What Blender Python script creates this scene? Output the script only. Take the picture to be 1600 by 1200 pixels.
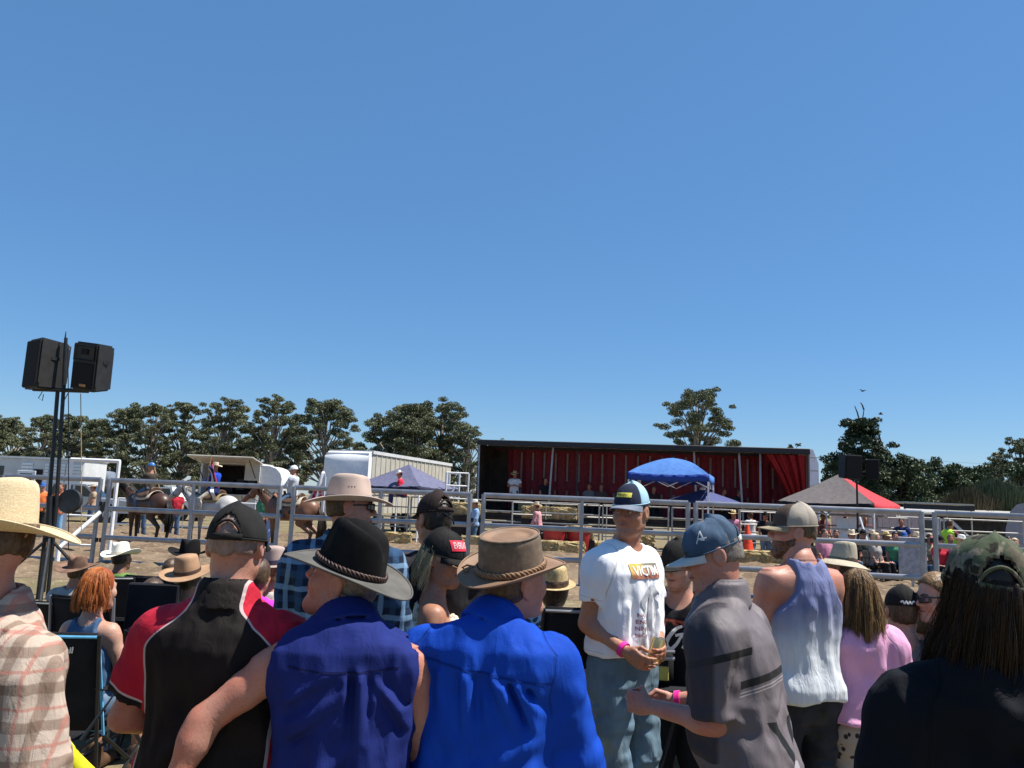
import bpy, bmesh, math, random
import numpy as np
from mathutils import Vector, Matrix, Euler
from mathutils.bvhtree import BVHTree

# ------------------------------------------------------------------ scene, camera, light
for o in list(bpy.data.objects): bpy.data.objects.remove(o)
SC = bpy.context.scene
COL = SC.collection
R = math.radians
CAMZ, PITCH, ROLL, FPX = 1.70, 8.52, 2.35, 1232.0
camd = bpy.data.cameras.new('camera'); cam = bpy.data.objects.new('camera', camd); COL.objects.link(cam)
camd.sensor_width = 36; camd.lens = FPX/1600*36; camd.clip_end = 4000; camd.clip_start = .05
CM = Matrix.Rotation(R(90+PITCH), 4, 'X') @ Matrix.Rotation(R(ROLL), 4, 'Z')
cam.matrix_world = Matrix.Translation((0, 0, CAMZ)) @ CM
SC.camera = cam
SUN_EL, SUN_AZ = 63.0, 88.0          # elevation; azimuth from +Y towards +X
sv = Vector((math.sin(R(SUN_AZ))*math.cos(R(SUN_EL)), math.cos(R(SUN_AZ))*math.cos(R(SUN_EL)), math.sin(R(SUN_EL))))
w = bpy.data.worlds.new('World'); SC.world = w; w.use_nodes = True
wn = w.node_tree; bg = wn.nodes['Background']
sky = wn.nodes.new('ShaderNodeTexSky'); sky.sky_type = 'NISHITA'; sky.sun_disc = False
sky.sun_elevation = R(SUN_EL); sky.sun_rotation = R(SUN_AZ)
sky.altitude = 0; sky.air_density = 1.0; sky.dust_density = 0.2; sky.ozone_density = 6.0
hsv = wn.nodes.new('ShaderNodeHueSaturation'); hsv.inputs['Saturation'].default_value = 1.22; hsv.inputs['Hue'].default_value = .502; hsv.inputs['Value'].default_value = 1.35
wn.links.new(sky.outputs[0], hsv.inputs['Color']); smx = wn.nodes.new('ShaderNodeMix'); smx.data_type = 'RGBA'; smx.inputs[0].default_value = .43; smx.inputs[7].default_value = (1.68, 3.45, 6.1, 1)
wn.links.new(hsv.outputs[0], smx.inputs[6]); wn.links.new(smx.outputs[2], bg.inputs[0]); bg.inputs[1].default_value = .0632
sl = bpy.data.lights.new('sun', 'SUN'); sl.energy = 5.0; sl.angle = R(.53); sl.color = (1, .955, .88)
so = bpy.data.objects.new('sun', sl); COL.objects.link(so); so.rotation_euler = sv.to_track_quat('Z', 'Y').to_euler()
SC.view_settings.view_transform = 'Standard'; SC.view_settings.look = 'None'
SC.view_settings.exposure = 0.74; SC.view_settings.gamma = 1; SC.view_settings.use_curve_mapping = False
random.seed(5); RNG = np.random.default_rng(11)

def P(px, py, d):
    v = CM.to_3x3() @ Vector(((px-800)/FPX, -(py-600)/FPX, -1))
    return Vector((0, 0, CAMZ)) + v*(d/v.y)
def HZ(px): return 758 + .041*(px-155)
def GP(px, d):
    p = P(px, HZ(px), d); return Vector((p.x, d, 0))

# ------------------------------------------------------------------ shader helpers
class N:
    """socket wrapper with arithmetic"""
    def __init__(s, nt, sock): s.nt, s.k = nt, sock
    def op(s, o, *a):
        n = s.nt.nodes.new('ShaderNodeMath'); n.operation = o
        for i, v in enumerate((s,)+a):
            if isinstance(v, N): s.nt.links.new(v.k, n.inputs[i])
            else: n.inputs[i].default_value = v
        return N(s.nt, n.outputs[0])
    def __add__(s, o): return s.op('ADD', o)
    def __sub__(s, o): return s.op('SUBTRACT', o)
    def __mul__(s, o): return s.op('MULTIPLY', o)
    def __truediv__(s, o): return s.op('DIVIDE', o)
    def abs(s): return s.op('ABSOLUTE')
    def lt(s, o): return s.op('LESS_THAN', o)
    def gt(s, o): return s.op('GREATER_THAN', o)
    def fract(s): return s.op('FRACT')
    def mx(s, o): return s.op('MAXIMUM', o)
    def mn(s, o): return s.op('MINIMUM', o)
    def ss(s, a, b):
        n = s.nt.nodes.new('ShaderNodeMapRange'); n.interpolation_type = 'SMOOTHSTEP'
        s.nt.links.new(s.k, n.inputs[0]); n.inputs[1].default_value = a; n.inputs[2].default_value = b
        return N(s.nt, n.outputs[0])
class SH:
    def __init__(s, name, rough=.8, spec=.3, metal=0):
        s.m = bpy.data.materials.new(name); s.m.use_nodes = True; s.nt = s.m.node_tree
        s.b = s.nt.nodes['Principled BSDF']
        s.b.inputs['Roughness'].default_value = rough; s.b.inputs['Specular IOR Level'].default_value = spec
        s.b.inputs['Metallic'].default_value = metal
        s.tc = s.nt.nodes.new('ShaderNodeTexCoord')
    def xyz(s, which='Object'):
        n = s.nt.nodes.new('ShaderNodeSeparateXYZ'); s.nt.links.new(s.tc.outputs[which], n.inputs[0])
        return [N(s.nt, o) for o in n.outputs]
    def noise(s, scale, detail=3, stretch=(1, 1, 1), rough=.55, dist=0):
        mp = s.nt.nodes.new('ShaderNodeMapping'); s.nt.links.new(s.tc.outputs['Object'], mp.inputs[0])
        mp.inputs['Scale'].default_value = stretch
        n = s.nt.nodes.new('ShaderNodeTexNoise'); n.inputs['Scale'].default_value = scale
        n.inputs['Detail'].default_value = detail; n.inputs['Roughness'].default_value = rough
        n.inputs['Distortion'].default_value = dist
        s.nt.links.new(mp.outputs[0], n.inputs['Vector']); return N(s.nt, n.outputs[0])
    def voro(s, scale, stretch=(1, 1, 1)):
        mp = s.nt.nodes.new('ShaderNodeMapping'); s.nt.links.new(s.tc.outputs['Object'], mp.inputs[0])
        mp.inputs['Scale'].default_value = stretch
        n = s.nt.nodes.new('ShaderNodeTexVoronoi'); n.inputs['Scale'].default_value = scale
        s.nt.links.new(mp.outputs[0], n.inputs['Vector']); return N(s.nt, n.outputs[0])
    def attr(s, name):
        n = s.nt.nodes.new('ShaderNodeAttribute'); n.attribute_name = name; return N(s.nt, n.outputs['Fac'])
    def rgb(s, c):
        n = s.nt.nodes.new('ShaderNodeRGB'); n.outputs[0].default_value = (*c[:3], 1); return n.outputs[0]
    def mix(s, f, a, b):
        n = s.nt.nodes.new('ShaderNodeMix'); n.data_type = 'RGBA'
        if isinstance(f, N): s.nt.links.new(f.k, n.inputs[0])
        else: n.inputs[0].default_value = f
        for i, v in ((6, a), (7, b)):
            if isinstance(v, tuple): n.inputs[i].default_value = (*v[:3], 1)
            else: s.nt.links.new(v, n.inputs[i])
        return n.outputs[2]
    def col(s, c):
        if isinstance(c, tuple): s.b.inputs['Base Color'].default_value = (*c[:3], 1)
        else: s.nt.links.new(c, s.b.inputs['Base Color'])
        return s
    def bump(s, h, dist=.004, strength=.6):
        n = s.nt.nodes.new('ShaderNodeBump'); n.inputs['Distance'].default_value = dist; n.inputs['Strength'].default_value = strength
        s.nt.links.new(h.k, n.inputs['Height']); s.nt.links.new(n.outputs[0], s.b.inputs['Normal']); return s
MC = {}
def flat(name, c, rough=.7, spec=.3, metal=0, var=.25, scale=8, bump=0, bscale=60):
    key = (name, c, rough, var, scale, bump, metal)
    if key in MC: return MC[key]
    s = SH(name, rough, spec, metal)
    if var:
        f = s.noise(scale, 4)
        s.col(s.mix(f.ss(.3, .7), tuple(x*(1-var) for x in c), tuple(min(1, x*(1+var)) for x in c)))
    else: s.col(c)
    if bump: s.bump(s.noise(bscale, 4), bump, .7)
    MC[key] = s.m; return s.m
def cloth(name, c, var=.12, rough=.9, wr=.006, fade=None, spec=.15):
    key = ('cloth', name, c, wr)
    if key in MC: return MC[key]
    s = SH(name, rough, spec)
    f = s.noise(7, 4)
    a = tuple(x*(1-var) for x in c); b = tuple(min(1, x*(1+var)) for x in c)
    cc = s.mix(f.ss(.3, .7), a, b)
    wv = s.noise(420, 1)
    cc = s.mix(wv.ss(.35, .65), cc, s.mix(.75, tuple(x*.7 for x in c), cc))
    if fade: cc = s.mix(s.noise(4.5, 3).ss(.45, .75), cc, fade)
    sm = ((s.attr('seam')-10).abs()).ss(.004, .0015)*s.attr('arm').ss(.50, .38); hm = ((s.attr('hemline')-10.022).abs()).ss(.0028, .001)   # armhole seam and hem stitching
    cc = s.mix(sm.mx(hm)*.6, cc, tuple(x*.5 for x in c)); s.col(cc)
    cr = sm*-.25+(s.noise(5.5, 2, (1.7, 1.7, .55), .4, .5)-.5).abs().ss(0, .16)*.20
    h = s.noise(16, 3, (1.6, 1.6, .55), .5, .6)*.6 + s.noise(300, 1)*.05 + cr
    s.bump(h, wr, .8)
    MC[key] = s.m; return s.m

# ------------------------------------------------------------------ objects
def link(o, parent=None):
    COL.objects.link(o)
    if parent is not None: o.parent = parent
    return o
def tag(o, label=None, cat=None, group=None, kind=None):
    if label: o['label'] = label
    if cat: o['category'] = cat
    if group: o['group'] = group
    if kind: o['kind'] = kind
    return o
def thing(name, label, cat, loc=(0, 0, 0), rz=0, group=None):
    o = bpy.data.objects.new(name, None); o.empty_display_size = .2
    link(o); o.location = loc; o.rotation_euler = (0, 0, rz); return tag(o, label, cat, group)
def mesh_obj(name, V, F, m, parent=None, smooth=False, attr=None):
    me = bpy.data.meshes.new(name)
    V = np.asarray(V, dtype=np.float32)
    if isinstance(F, np.ndarray):
        k = F.shape[1]; me.vertices.add(len(V)); me.vertices.foreach_set('co', V.ravel())
        me.loops.add(F.size); me.loops.foreach_set('vertex_index', F.ravel().astype(np.int32))
        me.polygons.add(len(F)); me.polygons.foreach_set('loop_start', np.arange(0, F.size, k, dtype=np.int32))
        me.polygons.foreach_set('loop_total', np.full(len(F), k, dtype=np.int32)); me.update(calc_edges=True)
    else:
        me.from_pydata([tuple(map(float, v)) for v in V], [], F); me.update()
    if smooth: me.polygons.foreach_set('use_smooth', np.ones(len(me.polygons), dtype=bool))
    if attr:
        for n, a in attr.items():
            at = me.attributes.new(n, 'FLOAT', 'POINT'); at.data.foreach_set('value', np.asarray(a, dtype=np.float32))
    if m: me.materials.append(m)
    return link(bpy.data.objects.new(name, me), parent)
def dup(o, parent=None):
    c = o.copy(); link(c); c.parent = parent
    for ch in o.children: dup(ch, c)
    return c
class MB:
    def __init__(s): s.V = []; s.F = []
    def add(s, V, F):
        n = len(s.V); s.V += [tuple(v) for v in V]; s.F += [tuple(i+n for i in f) for f in F]; return s
    def box(s, c, size, rz=0, M=None, bev=0):
        x, y, z = (q/2 for q in size)
        if bev:
            b = min(bev, x*.9, y*.9, z*.9); V = []
            for sx in (-1, 1):
                for sy in (-1, 1):
                    for sz in (-1, 1):
                        V += [(sx*(x-b), sy*(y-b), sz*z), (sx*(x-b), sy*y, sz*(z-b)), (sx*x, sy*(y-b), sz*(z-b))]
            bm = bmesh.new(); [bm.verts.new(v) for v in V]
            bmesh.ops.convex_hull(bm, input=bm.verts); bm.verts.index_update()
            V = [v.co.copy() for v in bm.verts]; F = [[v.index for v in f.verts] for f in bm.faces]; bm.free()
        else:
            V = [(a*x, b*y, c_*z) for a in (-1, 1) for b in (-1, 1) for c_ in (-1, 1)]
            F = [(0, 1, 3, 2), (4, 6, 7, 5), (0, 4, 5, 1), (2, 3, 7, 6), (0, 2, 6, 4), (1, 5, 7, 3)]
        T = M if M is not None else Matrix.Rotation(rz, 4, 'Z')
        return s.add([Vector(c) + (T.to_3x3() @ Vector(v)) for v in V], F)
    def tube(s, pts, r, n=8, cap=True, sq=1):
        pts = [Vector(p) for p in pts]; m = len(pts)
        rr = r if isinstance(r, (list, tuple)) else [r]*m
        V = []; F = []; up = None
        for i, p in enumerate(pts):
            t = (pts[min(i+1, m-1)]-pts[max(i-1, 0)]).normalized()
            if up is None:
                a = Vector((0, 0, 1)) if abs(t.z) < .9 else Vector((1, 0, 0)); up = (a-t*a.dot(t)).normalized()
            else: up = (up-t*up.dot(t)).normalized()
            sd = t.cross(up)
            for k in range(n):
                q = 2*math.pi*(k+.5)/n
                V.append(p+(up*math.cos(q)+sd*math.sin(q)*sq)*rr[i])
        for i in range(m-1):
            for k in range(n):
                F.append((i*n+k, i*n+(k+1) % n, (i+1)*n+(k+1) % n, (i+1)*n+k))
        if cap: F += [tuple(range(n-1, -1, -1)), tuple((m-1)*n+k for k in range(n))]
        return s.add(V, F)
    def prism(s, poly, y0, y1):
        """poly in (x,z), extruded along y"""
        n = len(poly); V = [(x, y0, z) for x, z in poly]+[(x, y1, z) for x, z in poly]
        F = [tuple(range(n)), tuple(range(2*n-1, n-1, -1))]+[(i, i+n, (i+1) % n+n, (i+1) % n) for i in range(n)]
        return s.add(V, F)
    def lathe(s, prof, n=16, c=(0, 0, 0), M=None):
        V = []; F = []; m = len(prof)
        for r, z in prof:
            for k in range(n):
                q = 2*math.pi*k/n; V.append(Vector((r*math.cos(q), r*math.sin(q), z)))
        for i in range(m-1):
            for k in range(n): F.append((i*n+k, i*n+(k+1) % n, (i+1)*n+(k+1) % n, (i+1)*n+k))
        F += [tuple(range(n-1, -1, -1)), tuple((m-1)*n+k for k in range(n))]
        if M is not None: V = [M.to_3x3() @ v for v in V]
        return s.add([v+Vector(c) for v in V], F)
    def grid(s, fn, nu, nv):
        V = [fn(i/nu, j/nv) for i in range(nu+1) for j in range(nv+1)]
        F = [(i*(nv+1)+j, (i+1)*(nv+1)+j, (i+1)*(nv+1)+j+1, i*(nv+1)+j+1) for i in range(nu) for j in range(nv)]
        return s.add(V, F)
    def build(s, name, m, parent=None, smooth=False, solid=0):
        o = mesh_obj(name, s.V, s.F, m, parent, smooth)
        bm = bmesh.new(); bm.from_mesh(o.data); bmesh.ops.recalc_face_normals(bm, faces=bm.faces); bm.to_mesh(o.data); bm.free()
        if solid:
            md = o.modifiers.new('solid', 'SOLIDIFY'); md.thickness = solid; md.offset = 0
        if smooth and smooth != 'all':
            try: o.data.set_sharp_from_angle(angle=R(38))
            except Exception: pass
        return o

# ------------------------------------------------------------------ distance-field modelling
NZ = np.random.default_rng(3).random((32, 32, 32)).astype(np.float32)*2-1
def vnoise(q):
    i = np.floor(q).astype(np.int32); f = (q-i).astype(np.float32); f = f*f*(3-2*f)
    i0 = i & 31; i1 = (i+1) & 31
    x0, y0, z0 = i0.T; x1, y1, z1 = i1.T; fx, fy, fz = f.T
    a = NZ[x0, y0, z0]*(1-fx)+NZ[x1, y0, z0]*fx; b = NZ[x0, y1, z0]*(1-fx)+NZ[x1, y1, z0]*fx
    c = NZ[x0, y0, z1]*(1-fx)+NZ[x1, y0, z1]*fx; d = NZ[x0, y1, z1]*(1-fx)+NZ[x1, y1, z1]*fx
    return (a*(1-fy)+b*fy)*(1-fz)+(c*(1-fy)+d*fy)*fz
def A3(v): return np.asarray(v, dtype=np.float32)
def nrm(v): return np.sqrt(np.einsum('ij,ij->i', v, v))
def sph(p, c, r): return nrm(p-A3(c))-r
def ell(p, c, r):
    r = A3(r); q = (p-A3(c))/r; k = nrm(q); k2 = nrm(q/r)+1e-6
    return k*(k-1)/k2
def seg(p, a, b, ra, rb=None):
    a = A3(a); b = A3(b); rb = ra if rb is None else rb
    pa = p-a; ba = b-a; h = np.clip(pa@ba/max(ba@ba, 1e-9), 0, 1)
    return nrm(pa-h[:, None]*ba)-(ra+(rb-ra)*h)
def smin(a, b, k):
    h = np.maximum(k-np.abs(a-b), 0)/k; return np.minimum(a, b)-h*h*k*.25
def smax(a, b, k): return -smin(-a, -b, k)
def axis(lo, hi, h, fine=None):
    """coordinates from lo to hi with step h; fine=(a,b,hf) uses step hf inside [a,b]"""
    if not fine: return np.arange(lo, hi+h, h)
    a, b, hf = fine
    return np.concatenate([np.arange(lo, a, h)[:], np.arange(max(a, lo), min(b, hi), hf), np.arange(b, hi+h, h)])
def surfnet(f, xs, ys, zs, B=4, smooth=2, slack=1.35):
    ax = []
    for a in (xs, ys, zs):
        n = int(math.ceil((len(a)-1)/B))*B+1; st = a[-1]-a[-2]
        a = np.concatenate([a, a[-1]+st*np.arange(1, n-len(a)+1)]) if n > len(a) else a
        ax.append(a.astype(np.float32))
    xs, ys, zs = ax; nb = [(len(a)-1)//B for a in ax]
    lo = [a[:-1:B] for a in ax]; hi = [a[B::B] for a in ax]
    cc = [(l+h)/2 for l, h in zip(lo, hi)]; hh = [(h-l)/2 for l, h in zip(lo, hi)]
    g = np.stack(np.meshgrid(*cc, indexing='ij'), -1).reshape(-1, 3)
    rad = np.sqrt(sum(np.square(x) for x in np.meshgrid(*hh, indexing='ij'))).reshape(-1)
    d0 = f(g); act = (np.abs(d0) < rad*slack+.012).reshape(nb)
    D = np.repeat(np.repeat(np.repeat(d0.reshape(nb), B, 0), B, 1), B, 2)
    D = np.pad(D, ((0, 1),)*3, mode='edge').astype(np.float32)
    mk = np.repeat(np.repeat(np.repeat(act, B, 0), B, 1), B, 2); mk = np.pad(mk, ((0, 1),)*3)
    for k in range(3):
        sh = np.roll(mk, 1, k); sl_ = [slice(None)]*3; sl_[k] = 0; sh[tuple(sl_)] = False; mk = mk | sh
    I = np.nonzero(mk); pts = np.stack([xs[I[0]], ys[I[1]], zs[I[2]]], -1)
    D[I] = f(pts)
    D[np.abs(D) < 1e-7] = 1e-7
    for k in range(3):
        sl_ = [slice(None)]*3
        for e in (0, -1): sl_[k] = e; D[tuple(sl_)] = np.abs(D[tuple(sl_)])+1e-4
    S = D < 0
    c8 = [S[i:S.shape[0]-1+i, j:S.shape[1]-1+j, k:S.shape[2]-1+k] for i in (0, 1) for j in (0, 1) for k in (0, 1)]
    cnt = sum(c.astype(np.int8) for c in c8); cell = (cnt > 0) & (cnt < 8)
    ci = np.stack(np.nonzero(cell), -1); idx = -np.ones(cell.shape, dtype=np.int64); idx[tuple(ci.T)] = np.arange(len(ci))
    acc = np.zeros((len(ci), 3), dtype=np.float32); num = np.zeros(len(ci), dtype=np.float32)
    for k in range(3):
        u, v = [q for q in range(3) if q != k]
        for a in (0, 1):
            for b in (0, 1):
                p0 = ci.copy(); p0[:, u] += a; p0[:, v] += b; p1 = p0.copy(); p1[:, k] += 1
                da = D[tuple(p0.T)]; db = D[tuple(p1.T)]; m = (da < 0) != (db < 0)
                t = np.where(m, da/np.where(m, da-db, 1), 0)
                A = np.stack([ax[q][p0[:, q]] for q in range(3)], -1); Bp = np.stack([ax[q][p1[:, q]] for q in range(3)], -1)
                acc += np.where(m[:, None], A+(Bp-A)*t[:, None], 0); num += m
    V = acc/np.maximum(num, 1)[:, None]
    Fs = []
    for k in range(3):
        u, v = (k+1) % 3, (k+2) % 3
        s0 = [slice(None)]*3; s1 = [slice(None)]*3; s0[k] = slice(0, -1); s1[k] = slice(1, None)
        X = S[tuple(s0)] != S[tuple(s1)]; e = np.stack(np.nonzero(X), -1)
        n_ = np.array(cell.shape); ok = (e[:, u] > 0) & (e[:, v] > 0) & (e[:, u] < n_[u]) & (e[:, v] < n_[v]); e = e[ok]
        if not len(e): continue
        ins = S[tuple(e.T)]; q = []
        for a, b in ((-1, -1), (0, -1), (0, 0), (-1, 0)):
            c = e.copy(); c[:, u] += a; c[:, v] += b; q.append(idx[tuple(c.T)])
        q = np.stack(q, -1); q[~ins] = q[~ins][:, ::-1]; Fs.append(q)
    F = np.concatenate(Fs); F = F[(F >= 0).all(1)]
    for it in range(smooth):
        nb_ = np.zeros_like(V); ct = np.zeros(len(V), dtype=np.float32)
        for i in range(4):
            a, b = F[:, i], F[:, (i+1) % 4]
            for q in range(3):
                nb_[:, q] += np.bincount(a, V[b][:, q], len(V))+np.bincount(b, V[a][:, q], len(V))
            ct += np.bincount(a, minlength=len(V))+np.bincount(b, minlength=len(V))
        lam = .5 if it % 2 == 0 else -.34
        V = V+lam*(nb_/np.maximum(ct, 1)[:, None]-V)
    return V, F
# ------------------------------------------------------------------ ground
def ground_mat(name, a, b, c, sc, bump, bs):
    s = SH(name, .95, .1)
    f = s.noise(sc, 6); g = s.noise(sc*9, 4)
    cc = s.mix(f.ss(.35, .65), a, b); cc = s.mix(g.ss(.5, .75), cc, c)
    s.col(cc); s.bump(s.noise(bs, 5), bump, .8); return s.m
m = ground_mat('dry_grass_field', (.20, .16, .095), (.145, .12, .065), (.25, .205, .125), .25, .04, 14)
gv = MB()
gv.add([(-900, -60, 0), (900, -60, 0), (900, 1800, 0), (-900, 1800, 0)], [(0, 1, 2, 3)])
tag(gv.build('ground', m), kind='structure')
# arena of churned dirt: a real displaced sheet
FY0, FY1 = 16.6, 31.0
m = ground_mat('churned_dirt', (.20, .145, .095), (.125, .088, .057), (.28, .21, .145), .9, .06, 9)
nx, ny = 300, 150
X, Y = np.meshgrid(np.linspace(-24, 24, nx), np.linspace(14.6, 34, ny), indexing='ij')
pt = np.stack([X.ravel(), Y.ravel(), 0*X.ravel()], -1).astype(np.float32)
zz = .10*np.abs(vnoise(pt*1.9))+.10*np.abs(vnoise(pt*4.3+7))+.012
dd = np.minimum(np.minimum(X.ravel()+24, 24-X.ravel()), np.minimum(Y.ravel()-14.6, 34-Y.ravel()))
zz = zz*np.clip(dd/1.2, 0, 1)+.004
pt[:, 2] = zz
ii = (np.arange(nx-1)[:, None]*ny+np.arange(ny-1)[None]).ravel()
tag(mesh_obj('arena_dirt', pt, np.stack([ii, ii+ny, ii+ny+1, ii+1], -1), m, smooth=True), kind='structure')
# straw on the ground near the crowd
sv_ = []; sf_ = []
for i in range(9000):
    y = 4.5+10*random.random(); x = random.uniform(-.8, .8)*y; a = random.random()*6.28; l = random.uniform(.03, .09)
    dx, dy = math.cos(a)*l, math.sin(a)*l; h = random.uniform(.005, .05); n = len(sv_)
    sv_ += [(x-dy*.05, y+dx*.05, .004), (x+dy*.05, y-dx*.05, .004), (x+dx, y+dy, h)]; sf_.append((n, n+1, n+2))
tag(mesh_obj('dry_straw', sv_, sf_, flat('straw', (.42, .34, .19), .8)), kind='stuff')

# ------------------------------------------------------------------ trees
def leaf_mat(name, dark, mid, light):
    s = SH(name, .55, .25); r = s.attr('tint')
    cc = s.mix(r.ss(0, .5), dark, mid); cc = s.mix(r.ss(.5, 1), cc, light); s.col(cc)
    s.b.inputs['Transmission Weight'].default_value = 0
    return s.m
LEAF_G = leaf_mat('gum_leaves', (.062, .072, .036), (.122, .136, .070), (.19, .195, .11))
LEAF_D = leaf_mat('dark_pine_leaves', (.014, .028, .014), (.030, .050, .024), (.055, .078, .036))
LEAF_B = leaf_mat('broad_leaves', (.028, .048, .022), (.058, .085, .038), (.10, .125, .058))
BARK = flat('gum_bark', (.31, .27, .23), .9, .1, var=.4, scale=3)
BARKD = flat('dark_bark', (.07, .055, .045), .9, .1, var=.4, scale=3)
def leaf_cloud(cl, rad, n, size, rng, flatten=.6, droop=.3):
    """leaf faces spread through clumps; returns verts, faces, tints"""
    V = []; T = []
    for c, r in zip(cl, rad):
        k = int(n*(r**2)); q = rng.normal(size=(k, 3)); q /= np.linalg.norm(q, axis=1)[:, None]
        q *= (rng.random((k, 1))**.45)*r; q[:, 2] *= flatten; q[:, 2] -= droop*(np.hypot(q[:, 0], q[:, 1])/r)**2*r*.35
        ctr = np.asarray(c)+q
        a = rng.normal(size=(k, 3)); a[:, 2] -= .5; a /= np.linalg.norm(a, axis=1)[:, None]
        b = np.cross(a, rng.normal(size=(k, 3))); b /= np.linalg.norm(b, axis=1)[:, None]
        s_ = size*(.6+.8*rng.random((k, 1)))
        V.append(np.stack([ctr-a*s_*1.1-b*s_*.25, ctr+b*s_*.72, ctr+a*s_*1.1-b*s_*.25], 1).reshape(-1, 3))
        t = np.clip(.45+.25*rng.normal(size=k)+rng.normal()*.16, 0, 1); T.append(np.repeat(t, 3))
    V = np.concatenate(V); T = np.concatenate(T)
    return V, np.arange(len(V)).reshape(-1, 3), T
def tree(name, label, base, H, W, seed, kind='gum', group=None, crown0=.35, clumps=26, dens=90, leaf=.34, mat=None, bark=None):
    rng = np.random.default_rng(seed)
    t = thing(name, label, 'tree', base, 0, group)
    tb = MB(); cl = []; rad = []
    lean = rng.normal(size=2)*.03*H
    top = np.array([lean[0], lean[1], H*.82])
    tr = max(.18, H*.022)
    trunk = [Vector((lean[0]*q*q, lean[1]*q*q, H*.82*q)) for q in np.linspace(0, 1, 7)]
    tb.tube(trunk, [tr*(1.15-q*.95) for q in np.linspace(0, 1, 7)], 7)
    for i in range(clumps):
        u = (i+.5)/clumps; zc = crown0+(1-crown0)*(u**.8)
        if kind == 'pine':
            wz = (1-(zc-crown0)/(1-crown0))**.8*.95+.08; ang = i*2.4+rng.random(); rr = W/2*wz*(.45+.55*rng.random())
        else:
            q = (zc-crown0)/(1-crown0); wz = math.sin(math.pi*min(1, .22+q*.72))**.7
            ang = i*2.399+rng.random()*.9; rr = W/2*wz*math.sqrt(rng.random())*1.0
        c = np.array([lean[0]*zc+rr*math.cos(ang), lean[1]*zc+rr*math.sin(ang), H*zc-(.02*H if kind == 'gum' else 0)])
        r = W*((.062+.05*rng.random()) if kind == 'gum' else (.085+.06*rng.random()))
        c[2] = min(c[2], H-r*.5)
        cl.append(c); rad.append(r)
        z0 = max(.2, zc-.28*(1+rng.random()*.4)) if kind == 'gum' else zc-.03
        z0 = min(z0, .8)
        a = Vector((lean[0]*z0*z0, lean[1]*z0*z0, H*z0)); b = Vector(c); md = a.lerp(b, .5)+Vector((0, 0, (.03 if kind == 'gum' else -.01)*H+.02*H*rng.normal()))
        tb.tube([a, a.lerp(md, .5)+Vector(rng.normal(size=3)*.01*H), md, md.lerp(b, .55), b], [tr*.42, tr*.34, tr*.26, tr*.18, tr*.08], 5, cap=False)
        for j in range(2):
            c2 = c+rng.normal(size=3)*np.array([1, 1, .4])*r*1.0; c2[2] = min(c2[2], H)
            cl.append(c2); rad.append(r*(.55+.25*rng.random()))
    tb.build('trunk', bark or BARK, t, smooth='all')
    V, F, T = leaf_cloud(cl, rad, dens, leaf, rng, .5 if kind != 'bush' else .8)
    V[:, 2] = np.maximum(V[:, 2], .05)
    mesh_obj('crown', V, F, mat or LEAF_G, t, attr={'tint': T})
    return t
def at_tree(px, ytop, d):
    p = P(px, ytop, d); return Vector((p.x, d, 0)), p.z
# (label, px, ytop, width_px, d, kind..)
row = [(-12, 648, 70, 105, 'tall gum tree cut by the left edge behind the white trailer'),
       (28, 652, 62, 112, 'low spreading gum tree left of the loudspeaker mast'),
       (72, 648, 66, 104, 'gum tree standing right behind the loudspeaker mast'),
       (120, 650, 74, 108, 'rounded gum tree just right of the loudspeaker mast'),
       (158, 668, 60, 116, 'small darker gum tree in the gap right of the mast'),
       (200, 634, 82, 104, 'broad gum tree with open crown above the arch gate'),
       (243, 632, 70, 100, 'gum tree whose crown leans on its taller neighbour above the mounted girl'),
       (292, 628, 70, 106, 'thin open gum tree left of the food trailer flap'),
       (318, 690, 74, 122, 'low dense gum tree filling the row behind the food trailer'),
       (352, 624, 84, 101, 'gum tree with domed crown above the food trailer'),
       (434, 617, 78, 100, 'tallest gum tree of the left row, upright narrow crown'),
       (470, 668, 66, 118, 'low gum tree between the two tallest trees of the left row'),
       (516, 623, 88, 102, 'gum tree at the right end of the left row with clear sky beside it'),
       (400, 672, 60, 120, 'hidden low gum tree behind the white trailer nose'),
       (548, 690, 40, 124, 'low gum bush beside the white truck body')]
for i, (px, yt, wp, d, lab) in enumerate(row):
    b, H = at_tree(px, yt, d)
    tree('gum_tree', lab, b, H, wp/FPX*d*1.4, 100+i, group='gum trees along the left skyline', crown0=.20, clumps=46, dens=640, leaf=.105)
for i, (px, yt, wp, d, lab) in enumerate([
        (614, 648, 84, 96, 'left lobe of gum trees behind the cream truck, low crown'),
        (654, 630, 104, 92, 'big round gum tree behind the cream truck body'),
        (694, 629, 104, 95, 'big gum tree between the cream truck and the red trailer'),
        (734, 662, 64, 90, 'gum tree touching the left end of the red trailer')]):
    b, H = at_tree(px, yt, d)
    tree('gum_tree', lab, b, H, wp/FPX*d*1.3, 140+i, group='gum trees in the round clump', crown0=.14, clumps=54, dens=600, leaf=.105)
b, H = at_tree(1088, 609, 88)
tree('gum_tree', 'lone gum tree with open clumpy crown rising above the red trailer roof', b, H, 128/FPX*88, 171, crown0=.40, clumps=46, dens=620, leaf=.095)
b, H = at_tree(1232, 689, 95)
tree('gum_tree', 'treetop just peeping over the right end of the red trailer', b, H, 60/FPX*95, 175, clumps=14, dens=50, leaf=.3)
b, H = at_tree(786, 679, 110)
tree('gum_tree', 'tiny treetop peeping over the left end of the red trailer', b, H, 22/FPX*110, 176, clumps=8, dens=60, leaf=.3)
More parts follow.
